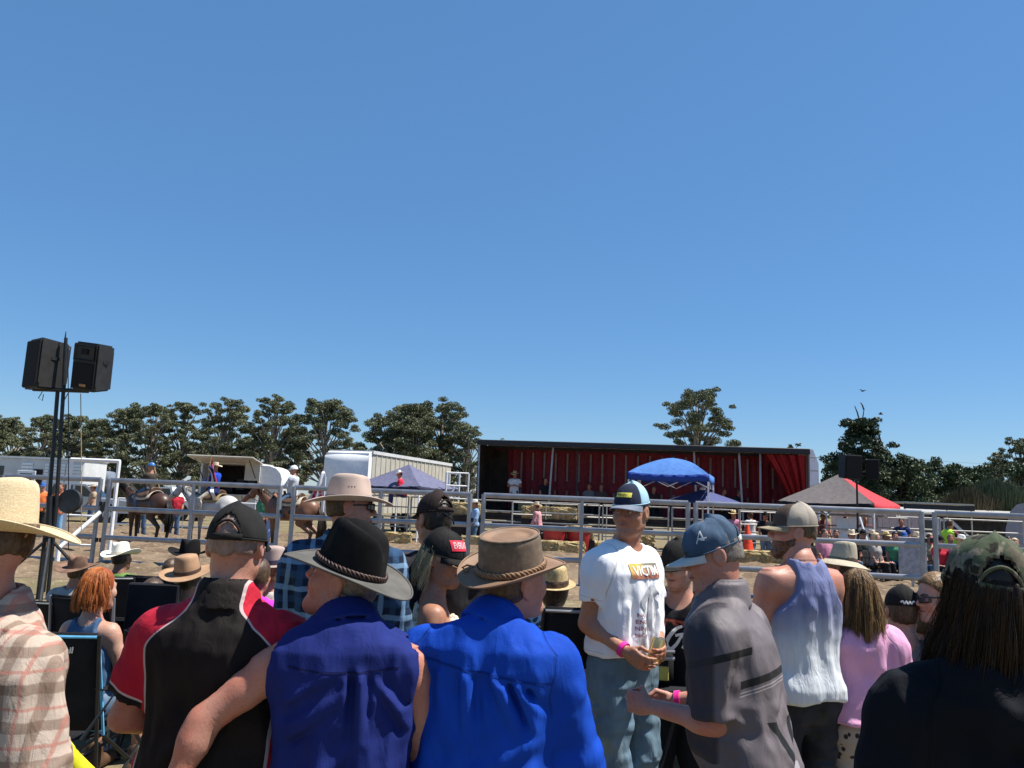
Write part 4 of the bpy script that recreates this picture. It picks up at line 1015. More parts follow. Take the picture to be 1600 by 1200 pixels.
        lo[2] = min(lo[2], s.hipz+(hem-.02)*s.k); lo[2] = max(lo[2], min(s.hipz+(hem-.02)*s.k, pts[:, 2].min()-.1)); hi[2] = max(s.N[2]+.09, pts[:, 2].max()+.1)
        V, F = surfnet(f, *[axis(lo[i], hi[i], h) for i in range(3)])
        at = {}
        S, E, W, u, fd = s.arms[-1]; dl = s.arm_d(V, -1, slinfl); dr = s.arm_d(V, 1, slinfl); tt = s.torso(V, infl)
        ta = np.where(dl < dr, (V-A3(s.arms[-1][0]))@A3(s.arms[-1][3]), (V-A3(s.arms[1][0]))@A3(s.arms[1][3]))/(.285*s.k)
        at['arm'] = ta.astype(np.float32); at['onarm'] = (tt-np.minimum(dl, dr)).astype(np.float32); at['seam'] = at['onarm']+10 if kind in ('tee', 'long', 'polo') else at['onarm']*0
        hl = V[:, 2]-(s.hipz+hem*s.k)
        if kind in ('tee', 'polo') and sl[0] <= 1: hl = np.where(at['onarm'] > .01, (sl[0]-at['arm'])*.285*s.k, hl)
        at['hemline'] = (hl+10).astype(np.float32)
        s.shirtob = mesh_obj(name, V, F, mat, s.root, True, at); s.shirtVF = (V, F); return s.shirtob
    def pants(s, mat, infl=.016, top=.06, amp=1.0, seed=3, low=.07, h=None, upto=0, name='trousers'):
        def f(p):
            d = s.torso(p, infl, -.16, top)
            for sd in (-1, 1):
                l = s.leg_d(p, sd, infl, False, .055)
                if upto: H, K, A_ = s.legs[sd]; l = np.maximum(l, (p-A3(H+(K-H)*upto))@A3((K-H)/np.linalg.norm(K-H)))
                d = smin(d, l, .03)
            m = np.abs(d) < .05; q = p[m]; a = vnoise(q*np.array([8, 8, 11], np.float32)+seed); b = vnoise(q*np.array([16, 16, 30], np.float32)+seed+3)
            d[m] -= amp*(.008*(1-2*np.abs(a))+.005*(1-2*np.abs(b)))*np.clip((s.hipz-.02-q[:, 2])/.15, 0, 1)
            d = np.maximum(d, p[:, 2]-(s.hipz+top*s.k)); return np.maximum(d, .05-p[:, 2])
        pts = np.array([v for sd in (-1, 1) for v in s.legs[sd]]); lo = pts.min(0)-.16; hi = pts.max(0)+.16; lo[2] = .03; lo[1] -= .06; hi[1] += .08*s.fat; hi[2] = s.hipz+(top+.03)*s.k
        lo[0] -= .08*s.fat+.05; hi[0] += .08*s.fat+.05
        h = h or max(s.h*2.2, .019); V, F = surfnet(f, *[axis(lo[i], hi[i], h) for i in range(3)])
        return mesh_obj(name, V, F, mat, s.root, True)
    def shoes(s, mat):
        mb = None
        for sd in (-1, 1):
            A_ = s.legs[sd][2]
            def f(p): return np.maximum(smin(seg(p, A_+np.array([0, -.045, -.035]), A_+np.array([0, .165, -.05]), .052, .042), seg(p, A_+np.array([0, 0, -.02]), A_+np.array([0, -.01, .06]), .052), .03), .004-p[:, 2])
            lo, hi = A_-np.array([.1, .13, .09]), A_+np.array([.1, .25, .1]); lo[2] = max(-.01, lo[2])
            V, F = surfnet(f, *[axis(lo[i], hi[i], .02) for i in range(3)]); mesh_obj('shoe', V, F, mat, s.root, True)
    # ---- hair
    def short_hair(s, mat, thick=.006, low=-.055, front=.02, top=True, seed=1, beard=None):
        def f(p):
            q = s.w2h(p); d = smin(ell(q, (0, -.012, .028), (.077, .098, .098)), ell(q, (0, -.03, -.03), (.062, .07, .06)), .03)-thick-.003*vnoise(q*90+seed)
            line = low+np.clip((q[:, 1]+.03)*1.0, 0, .2)+.010*vnoise(q*70+seed*3)
            d = smax(d, line-q[:, 2], .006); d = smax(d, q[:, 1]-front-.9*np.clip(q[:, 2]-.03, 0, .09), .01)
            return d*s.hs
        c = s.Hc; r = .15*s.hs; V, F = surfnet(f, *[axis(c[i]-r, c[i]+r, .0075*(s.lod if s.lod < 2 else 2.2)) for i in range(3)])
        return mesh_obj('hair', V, F, mat, s.root, True, {'tint': np.random.default_rng(seed).random(len(V))*.5+.2})
    def beard(s, mat, thick=.006):
        def f(p):
            q = s.w2h(p); d = s.head_d(p)/s.hs-thick-.002*vnoise(q*110)
            d = smax(d, q[:, 2]+.045-.4*np.clip(-q[:, 1]+.05, 0, .1), .008); d = smax(d, .0-q[:, 1], .01)
            d = smax(d, -ell(q, (0, .1, -.061), (.022, .03, .009)), .004); return d*s.hs
        c = s.Hc; r = .15*s.hs; V, F = surfnet(f, *[axis(c[i]-r, c[i]+r, .0055) for i in range(3)])
        return mesh_obj('beard', V, F, mat, s.root, True, {'tint': np.random.default_rng(2).random(len(V))})
    def long_hair(s, mat, length=.30, n=500, spread=.05, back=.0, seed=1, r=.0016, wave=.012, tmin=-2.6, tmax=2.6, tail=None, phmin=.05, lock=1.0):
        """scalp shell plus strands that fall from the crown over neck and shoulders"""
        rng = np.random.default_rng(seed); mb = []; T = []; LK = rng.normal(size=(64, 5)); LK *= lock; LK[:, 3] = rng.random(64)
        V = []; F = []
        def shell(p):
            q = s.w2h(p); d = ell(q, (0, -.014, .028), (.083, .104, .103)); lz = -length*.50
            e = seg(q, (0, -.05, -.02), (0, -.062, lz), .066, .052); e2 = q*np.array([.85, 1.25, 1], np.float32); e = seg(e2, (0, -.075, -.02), (0, -.08, lz), .066, .050+spread*.4)
            d = smin(d, e, .04)-.004*vnoise(q*np.array([60, 60, 14], np.float32))-.003*vnoise(q*np.array([140, 140, 20], np.float32))
            d = smax(d, q[:, 1]-.045-.6*np.clip(q[:, 2]-.03, 0, .1), .01); d = smax(d, -ell(q, (0, .09, -.05), (.062, .09, .10)), .01); return d*s.hs
        if tail is None:
            c = s.Hc; lo = c-np.array([.2, .24, .14+length]); hi = c+np.array([.2, .2, .15]); SV, SF = surfnet(shell, *[axis(lo[i], hi[i], .0095) for i in range(3)])
        else: SV, SF = None, None
        for i in range(n):
            th = math.pi+rng.uniform(tmin, tmax)*.62+rng.normal()*.1; ph = rng.uniform(phmin, max(1.4, phmin+.3))
            dirv = np.array([math.sin(th)*math.sin(ph), math.cos(th)*math.sin(ph), math.cos(ph)])
            p0 = np.array([0, -.014, .028])+dirv*np.array([.084, .105, .104])
            side = np.array([math.sin(th), math.cos(th), 0]); L_ = length*(.40+.72*rng.random()**.8); pts = [p0]
            li = int((th+10)*9) % 64; lk = LK[li]; w = lk[:2]*wave*.8+rng.normal(size=2)*wave*.6; off = lk[2]*.007+rng.normal()*.003+.004; pha = lk[3]*6+rng.random()*.5; thl = (int((th+10)*9)+.5)/9-10
            for j in range(1, 11):
                q = j/10; a = min(1, q*1.5)
                rx, ry = .088+spread*.55*q+off, .112+back*q+off
                ths = th+(thl-th)*.4*q+.05*lk[4]*math.sin(q*4+lk[3]*6); side = np.array([math.sin(ths), math.cos(ths), 0])
                base = np.array([side[0]*rx, -.016+side[1]*ry*(1 if side[1] < 0 else .6), .028+(p0[2]-.028)*(1-a)-(L_+.03)*max(0, q-.12)])
                pt = p0*(1-a)+base*a; pt[:2] += w*math.sin(q*5+pha)*q+side[:2]*.012*math.sin(q*7+pha*2)*q
                pts.append(pt)
            tint = np.clip(.5+.22*LK[li][0]+.18*rng.normal(), 0, 1)
            V.append(pts); T.append(tint)
        X = s.h2w(np.array(V)); n = len(X); tg = np.empty_like(X); tg[:, 1:-1] = X[:, 2:]-X[:, :-2]; tg[:, 0] = X[:, 1]-X[:, 0]; tg[:, -1] = X[:, -1]-X[:, -2]
        tg /= np.linalg.norm(tg, axis=2, keepdims=True)+1e-9; a_ = np.cross(tg, np.array([.3, .9, .1])); a_ /= np.linalg.norm(a_, axis=2, keepdims=True)+1e-9; b_ = np.cross(tg, a_)
        rr = (r*(.7+.6*rng.random(n)))[:, None, None]*(1-.5*(np.arange(11)/10)**3)[None, :, None]
        V = np.stack([X+(a_*math.cos(m*2.094)+b_*math.sin(m*2.094))*rr for m in range(3)], 2).reshape(-1, 3); T = list(np.repeat(T, 33))
        jj, mm = np.meshgrid(np.arange(10), np.arange(3), indexing='ij'); jj, mm = jj.ravel(), mm.ravel()
        q4 = np.stack([jj*3+mm, jj*3+(mm+1) % 3, (jj+1)*3+(mm+1) % 3, (jj+1)*3+mm], -1); F = (np.arange(n)[:, None, None]*33+q4[None]).reshape(-1, 4)
        if SV is not None: F = np.concatenate([F, SF+len(V)]); V = np.concatenate([V, SV]); T = T+list(rng.random(len(SV))*.15)
        return mesh_obj('hair', V, F, mat, s.root, True, {'tint': T})
    # ---- hats
    def _pt(s, V): return [tuple(v) for v in s.h2w(np.array(V))]
    def cap(s, front, back=None, brim=None, opening=False, z0=.035, tilt=-.012, blen=.072, bdrop=.018, yaw=0, crush=0, button=True, H=.108, name='cap', fit=1.0, brimroll=0, seams=True, label=None):
        brim = brim or front; back = back or front; rng = np.random.default_rng(int(abs(s.Hc[0]*1000))+7); nt, ns = 96, 18
        ry_ = math.radians(yaw)
        def pos(th, t, off=0):
            fr = max(0, math.cos(th)); p = .95-.22*fr; Hh = (H+.006*fr)*1.0
            rho = max(0, math.cos(t*math.pi/2))**p; zz = z0-tilt*math.cos(th)*-1+Hh*math.sin(t*math.pi/2)**1.05
            g = 0
            if seams: g = -.0016*math.exp(-((((th/(math.pi/3)+.5) % 1)-.5)/.035)**2)*(1 if t < .97 else 0)
            c = crush*(vnoise(np.array([[math.sin(th)*2.2+3, math.cos(th)*2.2, t*3.1]], np.float32))[0]) if crush else 0
            rr = rho*(1+c*.9)+(off+g)/.09; x = .0855*fit*rr*math.sin(th); y = -.006+.107*fit*rr*math.cos(th)
            z = zz+(off+g)*.5*t+c*.06*t
            x, y = x*math.cos(ry_)-y*math.sin(ry_), x*math.sin(ry_)+y*math.cos(ry_)
            return (x, y, z)
        def sect(nm, t0, t1, mat, parent):
            n = int(nt*(t1-t0)/(2*math.pi)); V = []; F = []; keep = {}
            for i in range(n+1):
                for j in range(ns+1): V.append(pos(t0+(t1-t0)*i/n, j/ns))
            for i in range(n):
                for j in range(ns):
                    th = t0+(t1-t0)*(i+.5)/n; zz = (j+.5)/ns*H
                    dth = (th-math.pi)/.50
                    if opening and abs(dth) < 1 and zz < .052*math.sqrt(1-dth*dth): continue
                    F.append((i*(ns+1)+j, (i+1)*(ns+1)+j, (i+1)*(ns+1)+j+1, i*(ns+1)+j+1))
            o = mesh_obj(nm, s._pt(V), F, mat, parent, True); md = o.modifiers.new('solid', 'SOLIDIFY'); md.thickness = .0025; md.offset = 1; return o
        if back is front: root = sect(name, 0, 2*math.pi, front, s.root)
        else:
            root = sect(name, math.radians(-62), math.radians(62), front, s.root); sect('back_panel', math.radians(62), math.radians(298), back, root)
        V = []; F = []; nu, nv = 28, 8
        for i in range(nu+1):
            u = -1+2*i/nu
            for j in range(nv+1):
                v = j/nv; th = u*1.18; x, y, z = pos(th, 0.0, .001); ext = blen*(1-abs(u)**2.6)**.55
                ux, uy = (0, 1); q = math.cos(ry_), math.sin(ry_)
                dx, dy = 0.10*math.sin(th), 1.0
                X = x+(-dy*q[1]*ext*v+dx*q[0]*ext*v); Y = y+(dy*q[0]*ext*v+dx*q[1]*ext*v)
                V.append((X, Y, z+.004-bdrop*v-(.020+brimroll)*abs(u)**2*(.35+.65*v)+.003*v))
        for i in range(nu):
            for j in range(nv): F.append((i*(nv+1)+j, (i+1)*(nv+1)+j, (i+1)*(nv+1)+j+1, i*(nv+1)+j+1))
        o = mesh_obj('brim', s._pt(V), F, brim, root, True); md = o.modifiers.new('solid', 'SOLIDIFY'); md.thickness = .004
        mb = MB(); nb_ = 48; mb.tube([pos(2*math.pi*i/nb_, 0.0, .0015) for i in range(nb_+1)], .003, 6, cap=False); mb.V = s._pt(mb.V); mb.build('hem', back, root, 'all')
        if button: mb = MB().lathe([(.0001, .006), (.005, .005), (.0075, 0), (.0075, -.003)], 12, pos(0, 1.0)); mb.V = s._pt(mb.V); mb.build('button', brim, root, 'all')
        if opening:
            mb = MB(); pts = []
            for i in range(21):
                a = math.pi*i/20; th = math.pi+.51*math.cos(a); zz = .054*math.sin(a); t = 2/math.pi*math.asin(min(1, zz/H)); pts.append(pos(th, t, .002))
            mb.tube(pts, .0042, 6); mb.V = s._pt(mb.V); mb.build('opening_trim', back, root, 'all')
            mb = MB().grid(lambda u, v: tuple(np.array(pos(math.pi-.56+1.12*u, 0, .004))+np.array([0, 0, -.006+.02*v])), 16, 2); mb.V = s._pt(mb.V); mb.build('strap', brim if back is front else back, root, 'all', solid=.003)
        s.capob = root; s.cappos = pos; s.ribs = None
        return root
    def hat(s, mat, crown=.118, W=.092, curl=.03, dip=.012, rx=.086, ry=.106, z0=.042, taper=.14, crease=.026, pinch=.012, style='cattle', band=None, eyelets=False, name='hat', thick=.0035, bandh=.022, slope=0, wob=.0, label=None, curlp=2.0, under=None, frontdrop=.012, seed=1):
        nt = 72; rng = np.random.default_rng(seed)
        rngs = []
        def ztop(x, y):
            zt = crown-frontdrop*(y/ry)+.0
            if style == 'cattle': zt += -crease*math.exp(-(x/.026)**2)*(1-.25*(y/ry))-pinch*.6*math.exp(-((abs(x)-.052)/.018)**2)*max(0, (y+.02)/ry)
            elif style == 'telescope': zt -= crease*(1 if math.hypot(x/rx, y/ry) < .72*(1-taper) else 0)*.5
            elif style == 'dome': zt += .018*(1-(x/rx)**2-(y/ry)**2)
            elif style == 'flat': zt += .004*math.sin(x*40)+.004*(1-(x/rx)**2-(y/ry)**2)
            return zt
        def brimpt(th, v):
            sx, cy_ = math.sin(th), math.cos(th); Wd = W*(1+wob*math.sin(3*th+seed))
            z = -slope*v*W+curl*(abs(sx)**curlp)*v**2.0-dip*abs(cy_)**3*v**1.6*(1 if cy_ > 0 else .8)+wob*.03*math.sin(2*th+seed*2)*v
            inw = curl*.35*abs(sx)**2*v*v
            return ((rx+Wd*v-inw)*sx, -.008+(ry+Wd*v)*cy_, z0+z)
        def side(th, t):
            sx, cy_ = math.sin(th), math.cos(th); tp = 1-taper*t**1.4
            if t > .86: tp -= .07*((t-.86)/.14)**2
            x, y = rx*tp*sx, ry*tp*cy_
            if style == 'cattle':
                x -= sx/abs(sx+1e-6)*pinch*math.exp(-((abs(th if th < math.pi else 2*math.pi-th)-.75)/.33)**2)*math.sin(min(1, t)*math.pi*.55)**2
            zt = ztop(x*.97, y*.97); return (x, -.008+y, z0+zt*t)
        rows = [[brimpt(2*math.pi*i/nt, v) for i in range(nt)] for v in np.linspace(1, 0, 9)]
        rows += [[side(2*math.pi*i/nt, t) for i in range(nt)] for t in np.linspace(.06, 1, 13)]
        last = rows[-1]
        for q in (.93, .84, .72, .6, .48, .36, .24, .12, .02):
            r_ = []
            for x, y, z in last: X, Y = x*q, (y+.008)*q; r_.append((X, Y-.008, z0+ztop(X, Y)))
            rows.append(r_)
        V = [p for r_ in rows for p in r_]; m = len(rows)
        F = [(i*nt+j, i*nt+(j+1) % nt, (i+1)*nt+(j+1) % nt, (i+1)*nt+j) for i in range(m-1) for j in range(nt)]+[tuple((m-1)*nt+j for j in range(nt))]
        o = mesh_obj(name, s._pt(V), F, mat, s.root, True); bm = bmesh.new(); bm.from_mesh(o.data); bmesh.ops.recalc_face_normals(bm, faces=bm.faces); bm.to_mesh(o.data); bm.free()
        md = o.modifiers.new('solid', 'SOLIDIFY'); md.thickness = thick
        md = o.modifiers.new('sub', 'SUBSURF'); md.levels = 1; md.render_levels = 1
        if band:
            mb = MB(); V = []
            for t, off in ((.0, .001), (.0, .0045), (bandh/crown, .0045), (bandh/crown, .001)):
                for i in range(nt):
                    th = 2*math.pi*i/nt; x, y, z = side(th, t+.05); V.append((x+math.sin(th)*off, y+math.cos(th)*off, z0+.006+t*crown))
            mb.add(V, [(a*nt+j, a*nt+(j+1) % nt, ((a+1) % 4)*nt+(j+1) % nt, ((a+1) % 4)*nt+j) for a in range(4) for j in range(nt)]); mb.V = s._pt(mb.V); mb.build('hat_band', band, o, True)
        mb = MB(); mb.tube([brimpt(2*math.pi*i/nt, 1.0) for i in range(nt+1)], thick*.75, 6, cap=False); mb.V = s._pt(mb.V); mb.build('brim_edge', under or mat, o, 'all')
        if eyelets:
            for sd in (-1, 1):
                for j in (-1, 0, 1):
                    th = sd*1.5+j*.13; x, y, z = side(th % (2*math.pi), .50); mb = MB().lathe([(.0001, .001), (.0028, .001), (.0028, -.002)], 8, (x, y, z), Matrix.Rotation(R(90*sd), 4, 'Y')); mb.V = s._pt(mb.V); mb.build('eyelet', DARKM, o)
        s.hatob = o; s.hatside = side; s.hatbrim = brimpt; return o
    def glasses(s, mat):
        mb = MB()
        for sd in (-1, 1):
            mb.grid(lambda u, v, sd=sd: (sd*(.008+.056*u), .112-.036*u*u, .020-.040*v*(1-.25*u)), 6, 4)
            mb.tube([(sd*.063, .078, .014), (sd*.080, .0, .012)], .0025, 6)
        mb.tube([(-.012, .112, .012), (.012, .112, .012)], .003, 6); mb.V = s._pt(mb.V); return mb.build('sunglasses', mat, s.root, 'all', solid=.003)
    def limb_band(s, sd, t, mat, name='wristband', r=.034, w_=.02):
        S, E, W, u, f = s.arms[sd]; c = E+(W-E)*t; f = f/np.linalg.norm(f)
        return MB().tube([tuple(c-f*w_/2), tuple(c+f*w_/2)], r*s.k*s.af, 18).build(name, mat, s.root, True)
    # ---- flat print laid on a garment or cap: (u,v) metres on a plane facing direction n
    def project(s, V2, F2, ob, org, ux, uy, n, off=.002, name='print', mat=None, parent=None, attr=None):
        dg = ob; me = ob.data; bv = BVHTree.FromPolygons([v.co for v in me.vertices], [p.vertices for p in me.polygons])
        org, ux, uy, n = (Vector(q) for q in (org, ux, uy, n)); ux.normalize(); uy.normalize(); n.normalize(); out = []
        for a, b in V2:
            p = org+ux*a+uy*b; hit, nn, i, d = bv.ray_cast(p+n*.25, -n)
            out.append((hit+n*off) if hit is not None else p)
        o = mesh_obj(name, out, F2, mat, parent or ob, False, attr); o['grid'] = 1; del o['grid']; return o
def text2d(body, size, font=None, shear=0, bold=0, sx=1, res=2):
    cu = bpy.data.curves.new('t', 'FONT'); cu.body = body; cu.size = size; cu.align_x = 'CENTER'; cu.align_y = 'CENTER'; cu.shear = shear; cu.offset = bold; cu.resolution_u = res
    o = bpy.data.objects.new('t', cu); COL.objects.link(o); dg = bpy.context.evaluated_depsgraph_get(); me = bpy.data.meshes.new_from_object(o.evaluated_get(dg))
    bm = bmesh.new(); bm.from_mesh(me); bmesh.ops.triangulate(bm, faces=bm.faces)
    for _ in range(3):
        es = [e for e in bm.edges if e.calc_length() > .007]
        if es: bmesh.ops.subdivide_edges(bm, edges=es, cuts=1); bmesh.ops.triangulate(bm, faces=bm.faces)
    bm.to_mesh(me); bm.free()
    V = [(v.co.x*sx, v.co.y) for v in me.vertices]; F = [tuple(p.vertices) for p in me.polygons]
    bpy.data.objects.remove(o); bpy.data.meshes.remove(me); bpy.data.curves.remove(cu); return V, F
def rect2d(w_, h, nu=12, nv=6):
    V = [(-w_/2+w_*i/nu, -h/2+h*j/nv) for i in range(nu+1) for j in range(nv+1)]
    F = [(i*(nv+1)+j, (i+1)*(nv+1)+j, (i+1)*(nv+1)+j+1, i*(nv+1)+j+1) for i in range(nu) for j in range(nv)]; return V, F
def stroke2d(pts, w_, n=24):
    """poly-line stroke of width w_ as a strip of quads"""
    pts = np.array(pts, float); s_ = np.concatenate([[0], np.cumsum(np.linalg.norm(np.diff(pts, axis=0), axis=1))]); q = np.linspace(0, s_[-1], n+1)
    X = np.stack([np.interp(q, s_, pts[:, i]) for i in (0, 1)], -1); T = np.gradient(X, axis=0); T /= np.linalg.norm(T, axis=1)[:, None]; Nn = np.stack([-T[:, 1], T[:, 0]], -1)
    ww = np.full(n+1, w_) if not hasattr(w_, '__len__') else np.interp(q/s_[-1], np.linspace(0, 1, len(w_)), w_)
    V = [tuple(v) for i in range(n+1) for v in (X[i]+Nn[i]*ww[i]/2, X[i]-Nn[i]*ww[i]/2)]; F = [(2*i, 2*i+1, 2*i+3, 2*i+2) for i in range(n)]; return V, F
def smooth_path(pts, n=40):
    pts = np.array(pts, float); m = len(pts); out = []
    for t in np.linspace(0, m-1, n):
        i = min(int(t), m-2); u = t-i; p0, p1, p2, p3 = pts[max(i-1, 0)], pts[i], pts[i+1], pts[min(i+2, m-1)]
        out.append(.5*((2*p1)+(-p0+p2)*u+(2*p0-5*p1+4*p2-p3)*u*u+(-p0+3*p1-3*p2+p3)*u**3))
    return np.array(out)
# ------------------------------------------------------------------ the foreground crowd
JEAN = cloth('blue_denim', (.060, .105, .18), .2, .9, .008, fade=(.16, .22, .29)); JEAND = cloth('dark_denim', (.018, .022, .034), .2, .9, .008); BOOT = flat('brown_leather', (.09, .05, .03), .5)
DKT = cloth('dark_trousers', (.02, .02, .024), .2)
GREYH = hairmat('grey_hair', (.10, .078, .065), (.24, .20, .17)); BRNH = hairmat('brown_hair', (.035, .02, .012), (.12, .07, .035)); BLKH = hairmat('dark_hair', (.010, .007, .005), (.035, .022, .015))
BLNH = hairmat('blonde_hair', (.42, .30, .15), (.80, .65, .40)); REDH = hairmat('red_hair', (.26, .06, .014), (.62, .21, .05)); LBRH = hairmat('streaked_hair', (.022, .012, .007), (.36, .21, .085))

# A  man at the left edge, straw hat, pale plaid shirt
def plaid(name, base, lines, wide, fx=14, dark=None, thin=.12, wr=.012, soft=0):
    s = SH(name, .9, .15); x, y, z = s.xyz(); n = s.noise(9, 3)
    px_ = (x*fx+y*fx*.45+n*.25).fract(); pz_ = (z*fx+n*.25).fract()
    cc = s.mix(s.noise(5, 3).ss(.3, .7), tuple(q*.92 for q in base), base)
    b1 = ((px_-.25).abs()).ss(.17, .12); b2 = ((pz_-.25).abs()).ss(.17, .12)
    cc = s.mix(b1*.6, cc, wide); cc = s.mix(b2*.6, cc, wide)
    l1 = ((px_-.72).abs()).ss(thin*.5+.02, thin*.5-.02); l2 = ((pz_-.72).abs()).ss(thin*.5+.02, thin*.5-.02)
    cc = s.mix(l1*.65, cc, lines); cc = s.mix(l2*.65, cc, lines)
    s.col(cc); s.bump(s.noise(15, 4, (1.5, 1.5, .6), .5, .8)+s.noise(330, 1)*.04, wr, .8); return s.m
f = Fig('man in a straw cowboy hat and pale pink plaid shirt cut by the left edge', (-28, 854, 2.0), 146, face=True, sex='m', yaw=-40, pitch=2, roll=4, wid=1.05, skinm=SK_R, shz=.44,
        L=((.42, -.10, -1), (.12, -.35, -1)), Rr=((-.25, 0, -1), (.1, -.4, -1)), h=.007)
f.body(); f.eyes(); f.short_hair(BRNH, .002, -.018)
f.shirt(plaid('pale_plaid', (.44, .35, .28), (.36, .14, .11), (.13, .075, .05), 13, thin=.09), 'long', .02, (1.9, 1.9), hem=-.1, amp=1.9, collar=1, seed=4, slinfl=.018,
        strokes=[(.05, f.hipz+.44*f.k, -.1, f.hipz+.3*f.k, .012, .014, 1)])
STRAW = SH('straw_weave', .7, .25); _n = STRAW.noise(30, 3, (1, 1, 3)); _w = STRAW.noise(260, 1); STRAW.col(STRAW.mix(_w.ss(.2, .7), STRAW.mix(_n.ss(.3, .7), (.62, .50, .31), (.70, .58, .38)), (.52, .40, .23))); STRAW.bump(STRAW.noise(260, 1), .0012, .7); STRAW = STRAW.m
f.hat(STRAW, .122, .100, .026, .028, style='cattle', crease=.020, eyelets=True, band=flat('braided_band', (.16, .11, .07), .8, var=.5, scale=90), bandh=.014, thick=.003, frontdrop=.02)
V2, F2 = rect2d(.115, .05); uy = (0, 0, 1)
for sd in (-1, 1):
    o_ = (sd*.095, .1, f.hipz+.335*f.k)
    f.project(*rect2d(.12, .045), f.shirtob, o_, (1, 0, 0), uy, (0, 1, 0), .006, 'pocket_flap', f.shirtob.data.materials[0]); f.project(*rect2d(.115, .14), f.shirtob, (o_[0], .1, o_[2]-.08), (1, 0, 0), uy, (0, 1, 0), .003, 'pocket', f.shirtob.data.materials[0])
for j in range(7): MB().lathe([(.0001, .002), (.0055, .0015), (.0055, -.001)], 10, (0, f.cy(.4)+.135, f.hipz+(.42-.075*j)*f.k), Matrix.Rotation(R(-90), 4, 'X')).build('button', WHITEP, f.shirtob)
f.pants(JEAN); f.shoes(BOOT)

# B  man in black cap, black shirt with red side panels
s = SH('black_red_polo', .85, .2); x, y, z = s.xyz(); n = s.noise(6, 3)
f = Fig('man in a black cap and black shirt with red sleeves, seen from behind', (370, 853, 2.5), -4, yaw=4, pitch=0, wid=1.08, fat=.9, shw=.185, shz=.435, skinm=SK_R,
        L=((-.42, .05, -1), (.75, .75, -.15)), Rr=((.42, .05, -1), (-.75, .75, -.15)), h=.0088)
zr = (z-f.hipz)/f.k
wx = (zr-.41).ss(.0, .15)*-.125+.205
ed = x.abs()/f.k-wx
oa = s.attr('onarm'); ar = s.attr('arm'); cuff = ar.gt(.64)*oa.gt(.005)
cc = s.mix(ed.gt(.0), s.mix(n.ss(.3, .7), (.009, .007, .0065), (.017, .013, .012)), (.42, .014, .034)); cc = s.mix(ed.abs().lt(.004), cc, (.45, .36, .36))
cc = s.mix(cuff, cc, (.014, .012, .012)); cc = s.mix((ar-.645).abs().lt(.012)*oa.gt(.005), cc, (.55, .42, .40)); s.col(cc); s.bump(s.noise(14, 3, (1.5, 1.5, .6), .5, .8), .008, .8)
f.body(curl=.8); f.eyes(); f.short_hair(hairmat('grey_stubble', (.17, .105, .08), (.27, .18, .145)), .0008, -.022)
k = f.k; hz = f.hipz
f.shirt(s.m, 'polo', .020, (.72, .72), hem=-.09, loose=1.02, amp=.9, collar=1.1, seed=9, slinfl=.024,
        strokes=[(-.10, hz+.1*k, .12, hz+.30*k, .012, .022, -1), (-.16, hz+.0*k, .02, hz+.14*k, .010, .02, -1), (-.05, hz+.22*k, -.06, hz+.4*k, -.008, .025, -1), (.06, hz+.2*k, .05, hz+.4*k, -.008, .02, -1), (-.14, hz-.05*k, .14, hz-.03*k, .010, .014, -1)])
f.pants(JEAN); f.shoes(BOOT)
MB().tube([(-.02, -.165, hz+.02), (.02, -.165, hz+.02)], .01, 6).build('belt_loop', BOOT, f.root)
CAPB = cloth('black_cap_cloth', (.017, .016, .015), .25, .85, .008)
f.cap(CAPB, opening=True, crush=.05, fit=1.04, z0=.018)

# C  man in royal blue sleeveless shirt, black felt hat
NAVY = cloth('royal_navy_cotton', (.013, .023, .140), .15, .85, .010)
f = Fig('man in a black felt cowboy hat and sleeveless royal blue shirt, arm out', (538, 906, 2.45), 6, face=True, hoff=(-.03, .05, -.055), yaw=72, pitch=17, roll=-2, wid=1.04, fat=.5, skinm=SK_R, side=-.03, lean=.05, arm=1.08, shz=.43,
        L=((-.82, -.22, -.66), (-.28, -.25, -.9)), Rr=((.25, .1, -1), (.2, .3, -1)), h=.0066)
f.body(curl=.7); f.eyes(); f.short_hair(GREYH, .0015, -.035)
k = f.k; hz = f.hipz
st = [(.035, hz+.43*k, .04, hz+.15*k, .014, .011, -1), (.012, hz+.42*k, .01, hz+.2*k, -.012, .010, -1), (.058, hz+.42*k, .065, hz+.22*k, -.010, .009, -1), (-.17, hz+.33*k, -.03, hz+.43*k, .013, .012, -1), (-.17, hz+.28*k, .0, hz+.40*k, -.011, .012, -1), (-.16, hz+.23*k, .0, hz+.36*k, .012, .013, -1),
      (.16, hz+.30*k, .07, hz+.41*k, .012, .012, -1), (.16, hz+.24*k, .08, hz+.37*k, -.010, .012, -1), (-.10, hz+.08*k, .04, hz+.24*k, .014, .022, -1), (.02, hz+.02*k, .06, hz+.2*k, .012, .018, -1), (-.12, hz+.0*k, .1, hz+.03*k, .012, .018, -1)]
f.shirt(NAVY, 'vest', .020, (0, 0), hem=-.10, loose=1.0, amp=1.1, strokes=st, collar=1.0, seed=13)
for sd in (-1, 1):
    S, E, W, u, fd = f.arms[sd]
